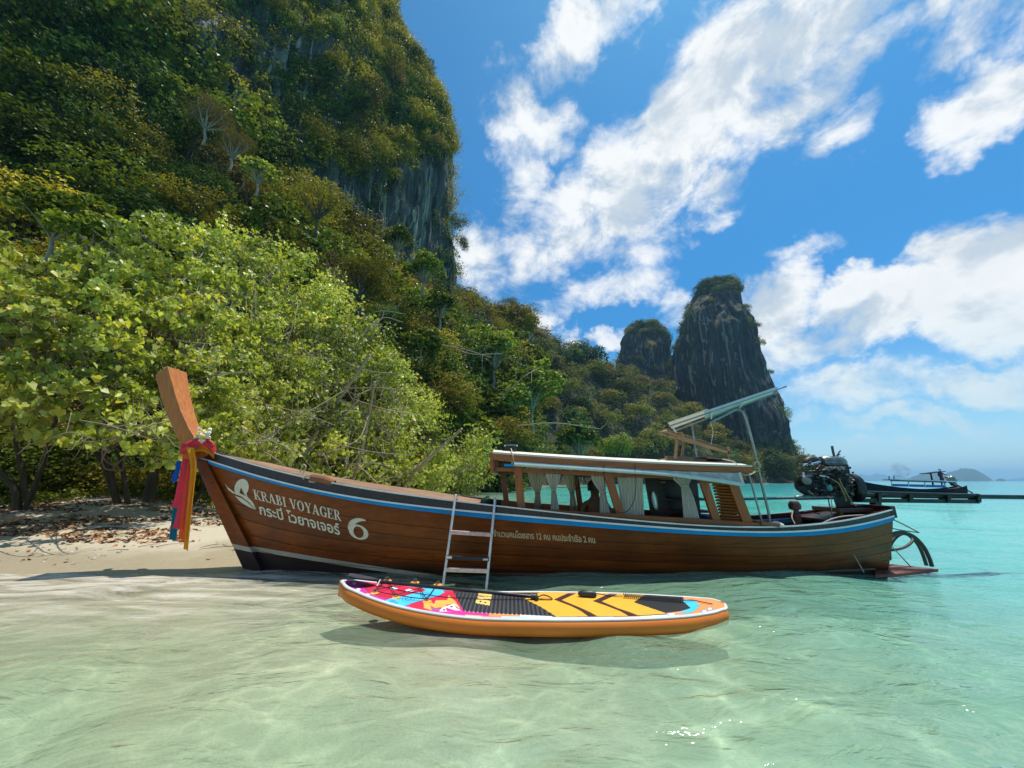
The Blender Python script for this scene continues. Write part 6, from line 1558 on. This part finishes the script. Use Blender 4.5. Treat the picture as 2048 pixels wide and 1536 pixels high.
# tail print
poly(t6([(1480, 345), (1600, 352), (1650, 385), (1640, 420), (1560, 470), (1440, 470), (1570, 425)]), cy_, navy)
for a, b, r in [(1700, 452, 30), (1755, 428, 30)]: p = t6([(a, b)])[0]; ell(p[0], p[1], r / 4.876, r / 4.876 * .55, (0.1, 0.25, 0.5)); ell(p[0], p[1], r / 4.876 * .7, r / 4.876 * .35, whi)
for a in (1350, 1450, 1560, 1665, 1770, 1860):
    b = 515 - max(0, a - 1600) * .18; poly(t6([(a - 24, b), (a, b - 32), (a + 24, b), (a + 14, b), (a, b - 18), (a - 14, b)]), (0.1, 0.2, 0.4))
for x0, x1, col in [(930, 965, (.85, .5, .2)), (965, 1003, (.75, .25, .15)), (1003, 1050, (.35, .68, .85)), (1050, 1100, (.75, .82, .5)), (1100, 1160, (.5, .6, .8)), (1160, 1225, (.8, .78, .75)), (1225, 1280, (.8, .4, .3)), (1280, 1320, (.85, .8, .3))]:
    xa, xb = onboard(x0, 1232).x, onboard(x1, 1232).x; k = (Xg > xa) & (Xg < xb) & (QG < -.90); C[k] = col
k = (QG > .90) & (SG > .3) & (SG < .8); C[k] = np.array([.8, .4, .15])
Zg_ = b_top(Xg) + .0015 + H - .012 * np.clip(np.abs(QG) - .93, 0, 1) / .07
dk_ = bpart('deck_print', np.stack([Xg, Yg, Zg_], -1), grid_faces(ns_, nq), None, True, parent=sup)
ca = dk_.data.color_attributes.new('print', 'FLOAT_COLOR', 'POINT'); ca.data.foreach_set('color', np.concatenate([C.reshape(-1, 3), np.ones((ns_ * nq, 1))], 1).astype(np.float32).ravel())
m, g = newmat('printed deck'); co = objco(g); c = g.n('ShaderNodeAttribute', attribute_name='print').outputs['Color']
n = g.noise(co, 9, 5, .6); c = g.vm('MULTIPLY', c, g.mix(n, (.85, .85, .85, 1), (1.08, 1.08, 1.08, 1)))
finish(g, pbsdf(g, c, 0.42, bump(g, g.noise(co, 400, 2), .25, .001))); dk_.data.materials.clear(); dk_.data.materials.append(m)
for side in (-1, 1):                                            # white piping along the deck edge
    s = np.linspace(.006, .994, 110); w = np.maximum(b_w(s) - .036, .004); pts = [Vector((float(SX0 + (SX1 - SX0) * a), float(SY0 + (SY1 - SY0) * a + side * b), float(b_z(a)) + TH - .007)) for a, b in zip(s, w)]
    mb = MB(); mb.tube(pts, .013, 6); mb.build('edge_piping', M_WHITE, sup, True)
# rings, bungee, fin
RG = [onboard(*nzm([(610, 365)])[0]), onboard(*nzm([(955, 435)])[0]), onboard(*nzm([(1440, 500)])[0]), onboard(*nzm([(820, 172)])[0]), onboard(*nzm([(1260, 200)])[0]), onboard(*nzm([(1620, 235)])[0])]
for p in RG:
    mb = MB(); mb.lathe(p, (0, 0, 1), [(0, .046), (.004, .044), (.006, .03)], 14); pt = mb.build('ring_patch', simple('orange patch', (0.85, 0.38, 0.06), 0.5), sup, True)
    mb = MB(); mb.tube([p + Vector((.018 * math.cos(t), .004, .02 + .014 * math.sin(t))) for t in np.linspace(0, 6.28, 11)], .0035, 5, cap=False); mb.build('ring', M_STEEL, pt, True)
bz = lambda p: p + Vector((0, 0, .022))
mb = MB()
for a, b in [(0, 4), (3, 1), (1, 5), (4, 2), (0, 1), (1, 2), (3, 4), (4, 5), (0, 3), (2, 5)]: mb.tube([bz(RG[a]), bz(RG[a]).lerp(bz(RG[b]), .5) + Vector((0, 0, -.004)), bz(RG[b])], .0042, 5)
mb.build('bungee_cord', M_BLACK, sup, True)
fz_ = Vector((1.32, 3.80, -.012)); mb = MB(); mb.add([fz_ + Vector((-.10, -.008, .01)), fz_ + Vector((.10, -.008, .01)), fz_ + Vector((.14, 0, -.10)), fz_ + Vector((.10, 0, -.10)), fz_ + Vector((-.10, .008, .01)), fz_ + Vector((.10, .008, .01))], [(0, 1, 2, 3), (4, 3, 2, 5), (0, 3, 4), (1, 5, 2)]); mb.build('fin', M_BLACK, sup)
# carry handle in the middle of the deck
# paddle
pad_o = empty('paddle', onboard(880, 1175), 'black paddle lying along the paddleboard deck, blade at the pink nose', 'paddle')
a = onboard(755, 1163, .035); b = onboard(1062, 1193, .03)
mb = MB(); mb.tube([a, a.lerp(b, .5), b], .0155, 10); mb.build('shaft', simple('black carbon tube', (0.018, 0.018, 0.022), 0.25, .2), pad_o, True)
mb = MB(); mb.tube([b, b + (b - a).normalized() * .05], .024, 8); d = (b - a).normalized(); e = b + d * .05; sdv = Vector((-d.y, d.x, 0)); mb.tube([e - sdv * .055, e, e + sdv * .055], [.016, .02, .016], 8); mb.build('handle', M_BLACK, pad_o, True)
tip = onboard(696, 1155, .05); dd = (tip - a); V = []; nu, nv = 9, 14
sd = Vector((-dd.y, dd.x, 0)).normalized()
for j in range(nv):
    t = j / (nv - 1); w = .105 * math.sin(min(1, t * 1.15 + .10) * math.pi * .52) * (1 if t < .8 else math.sqrt(max(0.02, 1 - ((t - .8) / .2) ** 2)))
    for i_ in range(nu):
        u = i_ / (nu - 1) * 2 - 1; p = a + dd * t + sd * (u * w) + Vector((0, 0, .01 + .012 * u * u + .012 * (1 - abs(u)) * (1 - t))); V.append(p)
F = [tuple(map(int, f)) for f in grid_faces(nu, nv)]; mb = MB(); mb.add(V + [p - Vector((0, 0, .008)) for p in V], F + [tuple(q + nu * nv for q in f[::-1]) for f in F]); mb.build('blade', simple('dull black blade', (0.035, 0.035, 0.038), 0.5, .3, 12), pad_o, True)
mb = MB(); q = onboard(758, 1162, .045); mb.tube([q + Vector((0, -.05, -.03)), q + Vector((.01, 0, .01)), q + Vector((.02, .05, -.03))], .006, 5); mb.build('blade_strap', M_WHITE, pad_o, True)
# coiled leash with cuff
lsh = empty('leash', onboard(1300, 1198), 'black coiled leash with an ankle cuff lying on the tail of the paddleboard', 'leash')
a = onboard(1247, 1192, .02); b = onboard(1366, 1201, .02); n = 30; ax = (b - a); sdv = Vector((-ax.y, ax.x, 0)).normalized(); pts = []
for k in range(n * 9 + 1):
    t = k / (n * 9); th_ = t * n * 6.283; pts.append(a + ax * t + sdv * (.020 * math.cos(th_)) + Vector((0, 0, .016 * math.sin(th_) + .006)))
mb = MB(); mb.tube(pts, .0042, 4); mb.build('coil', M_BLACK, lsh, True)
mb = MB(); mb.tube(curve_pts([a, onboard(1225, 1192, .01), onboard(1200, 1188, .01), onboard(1190, 1187, .03)], 5), .004, 5); mb.tube(curve_pts([b, onboard(1385, 1200, .012), onboard(1405, 1204, .012), onboard(1425, 1208, .012)], 5), .004, 5); mb.build('cord', M_BLACK, lsh, True)
mb = MB(); c0, c1 = onboard(1156, 1187, .03), onboard(1193, 1189, .03); mb.tube([c0, c0.lerp(c1, .2), c0.lerp(c1, .8), c1], [.012, .032, .036, .014], 10); mb.build('cuff', M_BLACK, lsh, True)
mb = MB(); mb.tube(curve_pts([onboard(1076, 1194, .03), onboard(1086, 1190, .03), onboard(1098, 1193, .02), onboard(1104, 1199, .01), onboard(1085, 1199, .01), onboard(1074, 1197, .02)], 5), .006, 6); o = mb.build('strap_loop', simple('brown webbing', (0.12, 0.03, 0.015), 0.7), lsh, True)

# ---------------------------------------------------------------- second boat
Y2 = 38.0
p2 = lambda px, py, dy=0.0: W(px, py, Y2 + dy)
b2 = empty('longtail_boat', Vector((p2(1820, 985).x, Y2, 0)), 'dark long-tail boat with a white cabin roof under way in the distance', 'boat')
M_D2 = simple('dark navy hull', (0.008, 0.012, 0.02), 0.7, .2, 2, Specular_IOR_Level=0.1); M_W2 = simple('white cabin paint', (0.75, 0.76, 0.78), 0.5, .1); 
sx_ = np.linspace(1686, 1924, 40); shy = cat1([1686, 1700, 1730, 1760, 1800, 1850, 1890, 1912, 1924], [953, 958, 966, 971.5, 976, 978, 977, 974, 970.5], sx_)
wb = cat1([0, .1, .3, .6, .85, 1], [.03, .35, .85, .95, .75, .4], (sx_ - 1686) / 238)
V = []
rows = [(-1, 0), (-.95, .35), (-.8, .7), (-.3, .98), (0, 1.0), (.3, .98), (.8, .7), (.95, .35), (1, 0)]
for q, k in rows:
    for x, y, w in zip(sx_, shy, wb): p = p2(x, y); V.append((p.x + k * (.7 if x < 1720 else 0) * (1720 - x) / 34, Y2 + q * w, p.z + (-.25 - p.z) * k))
bpart('hull', V, grid_faces(40, 9), M_D2, True, parent=b2)
V = []
for q in (-.9, 0, .9):
    for x, y, w in zip(sx_, shy, wb): p = p2(x, y); V.append((p.x, Y2 + q * w, p.z - .12))
bpart('deck', V, grid_faces(40, 3), M_DKW, True, parent=b2)
def bar2(name, a, b, w, h, mt): mb = MB(); mb.beam(a, b, w, h); return mb.build(name, mt, b2)
bar2('cabin_roof', p2(1781, 959.5), p2(1893, 963), 1.7, .10, M_W2); bar2('roof_trim', p2(1781, 961, -.88), p2(1893, 964.4, -.88), .05, .12, simple('dark roof trim', (0.03, 0.03, 0.05), .5))
bar2('cabin_side', p2(1785, 970, -.7), p2(1891, 973, -.7), .06, .22, simple('blue cabin side', (0.01, 0.10, 0.40), .5)); bar2('cabin_side', p2(1785, 970, .7), p2(1891, 973, .7), .06, .22, M_W2)
for px in (1783, 1817, 1850, 1890): bar2('cabin_post', p2(px, 961, -.75), p2(px, 973, -.75), .06, .06, M_W2); bar2('cabin_post', p2(px, 961, .75), p2(px, 973, .75), .06, .06, M_W2)
bar2('lamp_post', p2(1778, 952), p2(1778, 960), .05, .05, M_D2); bar2('lamp_post', p2(1788, 951), p2(1788, 960), .05, .05, M_D2); bar2('mast', p2(1861, 945), p2(1867, 974), .09, .09, M_D2)
bar2('solar_panel', p2(1848, 947.5), p2(1882, 943), .9, .05, M_D2); bar2('antenna', p2(1882, 944), p2(1880, 938), .03, .03, M_D2)
mb = MB()
for x, y, r in [(1902, 958, .2), (1907, 957, .24), (1911, 961, .22), (1905, 963, .2), (1911, 968, .22), (1899, 956, .12)]: mb.lathe(p2(x, y, -.15), (0, 1, .1), [(0, r * .7), (.1, r), (.3, r), (.4, r * .6)], 9)
mb.build('engine', M_ENG2, b2, True)
mb = MB(); mb.tube([p2(1908, 967), p2(1945, 986)], .06, 6); mb.build('propeller_shaft', M_D2, b2, True)
ps = empty('person', p2(1888, 974), 'tiny boatman in dark clothes standing at the stern of the distant boat', 'person')
q = p2(1888, 974); z0 = q.z - .1; X_ = q.x
J = [(0, 0, .90), (0, 0, 1.15), (0, 0, 1.38), (0, 0, 1.50), (0, 0, 1.62), (-.19, 0, 1.40), (-.30, -.03, 1.15), (-.22, -.15, .98), (.19, 0, 1.40), (.34, -.03, 1.22), (.48, -.12, 1.24), (-.10, 0, .85), (-.13, 0, .48), (-.14, 0, .08), (.10, 0, .85), (.14, 0, .48), (.16, 0, .08), (-.14, -.14, .04), (.16, -.14, .04)]
E_ = [(0, 1), (1, 2), (2, 3), (3, 4), (2, 5), (5, 6), (6, 7), (2, 8), (8, 9), (9, 10), (0, 11), (11, 12), (12, 13), (13, 17), (0, 14), (14, 15), (15, 16), (16, 18)]
Rr = [(.15, .1), (.14, .1), (.15, .1), .06, (.09, .10), .06, .045, .035, .06, .045, .035, .09, .065, .05, .09, .065, .05, .04, .04]
bm_ = person('q', J, E_, Rr, [simple('dark work clothes', (0.03, 0.025, 0.05), .8)], ''); bo = bpy.data.objects.new('body', bm_); COL.objects.link(bo); bo.parent = ps; bo.location = (0, 0, z0 - q.z)
mb = MB(); mb.lathe((X_, Y2, z0 + 1.66), (0, 0, 1), [(0, .09), (.06, .10), (.12, .05)], 10); mb.build('hair', M_HAIR, ps, True)

# ---------------------------------------------------------------- beach litter and low plants
lr_ = np.random.default_rng(77)
def on_beach(n, x0, x1, lo, hi, seed):
    r_ = np.random.default_rng(seed); out = []
    while len(out) < n:
        x = r_.uniform(x0, x1, 4000); y = r_.uniform(5, 40, 4000); d = shore_dist(x, y)
        k = (d > lo) & (d < hi); kk = r_.random(4000) < (8.0 / np.maximum(y, 5)) ** 1.0
        v = fbm(np.stack([x * .6, y * 1.6, x * 0], -1), 3); kk &= v > -.15 + .5 * (d < 2.4)
        out += list(zip(x[k & kk], y[k & kk]))
    return np.array(out[:n])
def flat_leaves(name, P, size, mat, seed, lift=.006, kind='long'):
    r_ = np.random.default_rng(seed); z = ground_z(P[:, 0], P[:, 1]) + lift
    N = np.stack([r_.normal(0, .35, len(P)), r_.normal(0, .35, len(P)), np.ones(len(P))], -1)
    return tag(leaf_mesh(name, np.stack([P[:, 0], P[:, 1], z], -1), N, size * r_.uniform(.5, 1.4, len(P)), kind, mat, r_, 0.0), kind='stuff')
L_LIT = leaf_material('fallen brown leaves', [(0.03, 0.015, 0.01), (0.12, 0.045, 0.02), (0.22, 0.09, 0.035), (0.34, 0.20, 0.10), (0.10, 0.06, 0.04)], .7, .1)
flat_leaves('leaf_litter', on_beach(17000, -26, -4.0, 1.7, 12, 1), .075, L_LIT, 2, .008, 'heart')
flat_leaves('scattered_leaves', on_beach(500, -22, -3.9, .4, 3.5, 3), .05, L_LIT, 4, .006, 'heart')
P = on_beach(500, -24, -4.2, .9, 9, 5); mb = MB(); q = random.Random(6)
for x, y in P:
    z = float(ground_z(np.array([x]), np.array([y]))[0]) + .012; a = q.uniform(0, 6.28); L_ = q.uniform(.06, .35); w = Vector((math.cos(a), math.sin(a) * .6, q.uniform(-.02, .06))) * L_
    c = Vector((x, y, z)); mb.tube([c - w, c + Vector((q.uniform(-.02, .02), q.uniform(-.02, .02), .01)), c + w], [.006, .005, .003], 4)
tag(mb.build('fallen_twigs', BARKD, None), kind='stuff')
P = on_beach(900, -24, -4.0, .5, 8, 9); mb = MB()
for x, y in P:
    z = float(ground_z(np.array([x]), np.array([y]))[0]); r = q.uniform(.008, .03); mb.lathe((x, y, z - r * .2), (q.uniform(-.3, .3), q.uniform(-.3, .3), 1), [(0, r), (r * .5, r * .9), (r * .8, r * .3)], 6)
tag(mb.build('pebbles_and_coral', simple('bleached coral bits', (0.42, 0.38, 0.32), .9, .4, 4), None), kind='stuff')
# stones and driftwood one can pick out
def rock_mesh(seed, r):
    bm = bmesh.new(); bmesh.ops.create_icosphere(bm, subdivisions=3, radius=1)
    P = np.array([tuple(v.co) for v in bm.verts]); d = 1 + .30 * fbm(P * 1.4 + seed * 7.7, 4); P = P * d[:, None] * np.array([1, .8, .5]) * r
    for v, p in zip(bm.verts, P): v.co = p
    me = bpy.data.meshes.new('stone'); bm.to_mesh(me); bm.free(); me.materials.append(M_STONE)
    for p in me.polygons: p.use_smooth = True
    return me
m, g = newmat('beach stone'); co = objco(g); n = g.noise(co, 9, 6, .7); r = g.n('ShaderNodeObjectInfo').outputs['Random']
finish(g, pbsdf(g, g.mix(g.ramp(g.m('ADD', n, g.m('MULTIPLY_ADD', r, .4, -.2)), .3, .7), (0.03, 0.025, 0.02, 1), (0.34, 0.28, 0.21, 1)), .85, bump(g, n, .7, .02))); M_STONE = m
ST = [(232, 1047, .10, 'dark stone alone on the pale sand left of the prow'), (25, 1035, .16, 'dark stone at the far left edge of the beach'), (205, 997, .22, 'brown boulder half buried in leaves under the trees'), (120, 1015, .18, 'pale rounded stone in the shade at the left'),
      (100, 1024, .16, 'pale stone beside a darker one at the left of the beach'), (310, 1012, .15, 'pale flat stone right of the dark trunk foot'), (395, 1022, .11, 'small stone close behind the hanging ribbons'), (60, 1070, .07, 'small dark stone on the open sand at the left'), (330, 1035, .10, 'dark stone near the foot of the trunk shadow')]
for i, (px, py, r, lab) in enumerate(ST):
    p = Wz(px, py, .4)
    for _ in range(20): z = float(ground_z(np.array([p.x]), np.array([p.y]))[0]); p = Wz(px, py, min(z, 1.1))
    o = ob('stone', rock_mesh(i, r), None, (p.x, p.y, z + r * .1), i * 1.3); tag(o, lab, 'stone', 'stones on the beach')
def beach_pt(px, py):
    p = Wz(px, py, .3)
    for _ in range(25): z = float(ground_z(np.array([p.x]), np.array([p.y]))[0]); p = p.lerp(Wz(px, py, min(z, 1.1)), .6)
    return Vector((p.x, p.y, z))
for pts, r, lab in [([(150, 1062), (185, 1060), (215, 1057), (245, 1058)], .018, 'long dark driftwood stick lying on the sand line'), ([(40, 1070), (75, 1066), (115, 1062)], .02, 'crooked driftwood branch at the left of the beach'), ([(240, 1022), (270, 1016), (300, 1014)], .025, 'short dark branch at the foot of the leaning trunk')]:
    mb = MB(); c = [beach_pt(*p) + Vector((0, 0, r)) for p in pts]; mb.tube(curve_pts(c, 5), [r * (1 - .5 * i / (len(c) * 5)) for i in range((len(c) - 1) * 5 + 1)], 6); tag(mb.build('driftwood', BARKD, None, True), lab, 'driftwood')
# leaning trunk whose foot stands on the sand
for pts, r, lab in [([(298, 1004), (304, 960), (318, 905), (345, 850)], .15, 'thick dark leaning trunk with its foot on the sand behind the prow'), ([(118, 955), (135, 925), (128, 890), (150, 860)], .07, 'slim pale kinked trunk in the shade at the left')]:
    b0 = beach_pt(*pts[0]); c = [b0 - Vector((0, 0, .1))] + [W(x, y, b0.y + .2 * i) for i, (x, y) in enumerate(pts[1:])]
    mb = MB(); cc = curve_pts(c, 6); mb.tube(cc, [r * (1.3 if i == 0 else 1 - .4 * i / len(cc)) for i in range(len(cc))], 10); te = empty('tree', b0, lab, 'tree'); mb.build('trunk', BARKD if r > .1 else BARK, te, True)
    mb = MB()
    for k in range(7):
        a = cc[-1 - k]; d = Vector((random.gauss(0, 1), random.gauss(0, .6), abs(random.gauss(0, 1)))).normalized() * .9; mb.tube([a, a + d * .5 + Vector((0, 0, .1)), a + d], [r * .35, r * .22, r * .1], 5)
    o = mb.build('branches', BARK, te, True); o['kind'] = 'stuff'
# low green creepers along the top of the beach
q = random.Random(12); L_ = []
for k in range(420):
    x = q.uniform(-24, -5.2); y = q.uniform(9.5, 14) + max(0, (x + 14)) * .9; d = float(shore_dist(np.array([x]), np.array([y]))[0])
    if d < 4.6 or fbm(np.array([[x * .35, y * .5, 2.]]), 2)[0] < -.1: continue
    L_.append((x, y, float(ground_z(np.array([x]), np.array([y]))[0]) + .10, q.uniform(.18, .38)))
stuff_lobes('beach_creeper', L_, 650, .085, L_MID, 41, .7, .5)
# dense dark undergrowth behind the first trunks
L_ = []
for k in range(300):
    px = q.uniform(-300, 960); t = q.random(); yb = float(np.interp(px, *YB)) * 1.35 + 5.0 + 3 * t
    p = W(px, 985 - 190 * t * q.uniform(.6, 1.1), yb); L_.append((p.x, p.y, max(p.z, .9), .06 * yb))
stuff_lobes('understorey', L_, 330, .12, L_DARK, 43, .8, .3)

# small puff of exhaust smoke over the distant boat
mb = MB(); c = W(1800, 944, 60); mb.lathe(c - Vector((0, 0, .9)), (.1, 0, 1), [(0, .3), (.5, 1.0), (1.2, 1.25), (1.9, .9), (2.3, .3)], 12)
sm = mb.build('smoke', None, None, True); m = bpy.data.materials.new('thin grey smoke'); m.use_nodes = True; m.node_tree.nodes.clear(); g = G(m.node_tree)
co = objco(g); n = g.noise(co, 1.1, 4, .6); vp = g.n('ShaderNodeVolumePrincipled'); vp.inputs['Color'].default_value = (.25, .27, .3, 1); g.set(vp.inputs['Density'], g.ramp(n, .45, .7, 0, .45)); g.n('ShaderNodeOutputMaterial', i_1=vp.outputs[0]); sm.data.materials.append(m); tag(sm, kind='stuff')
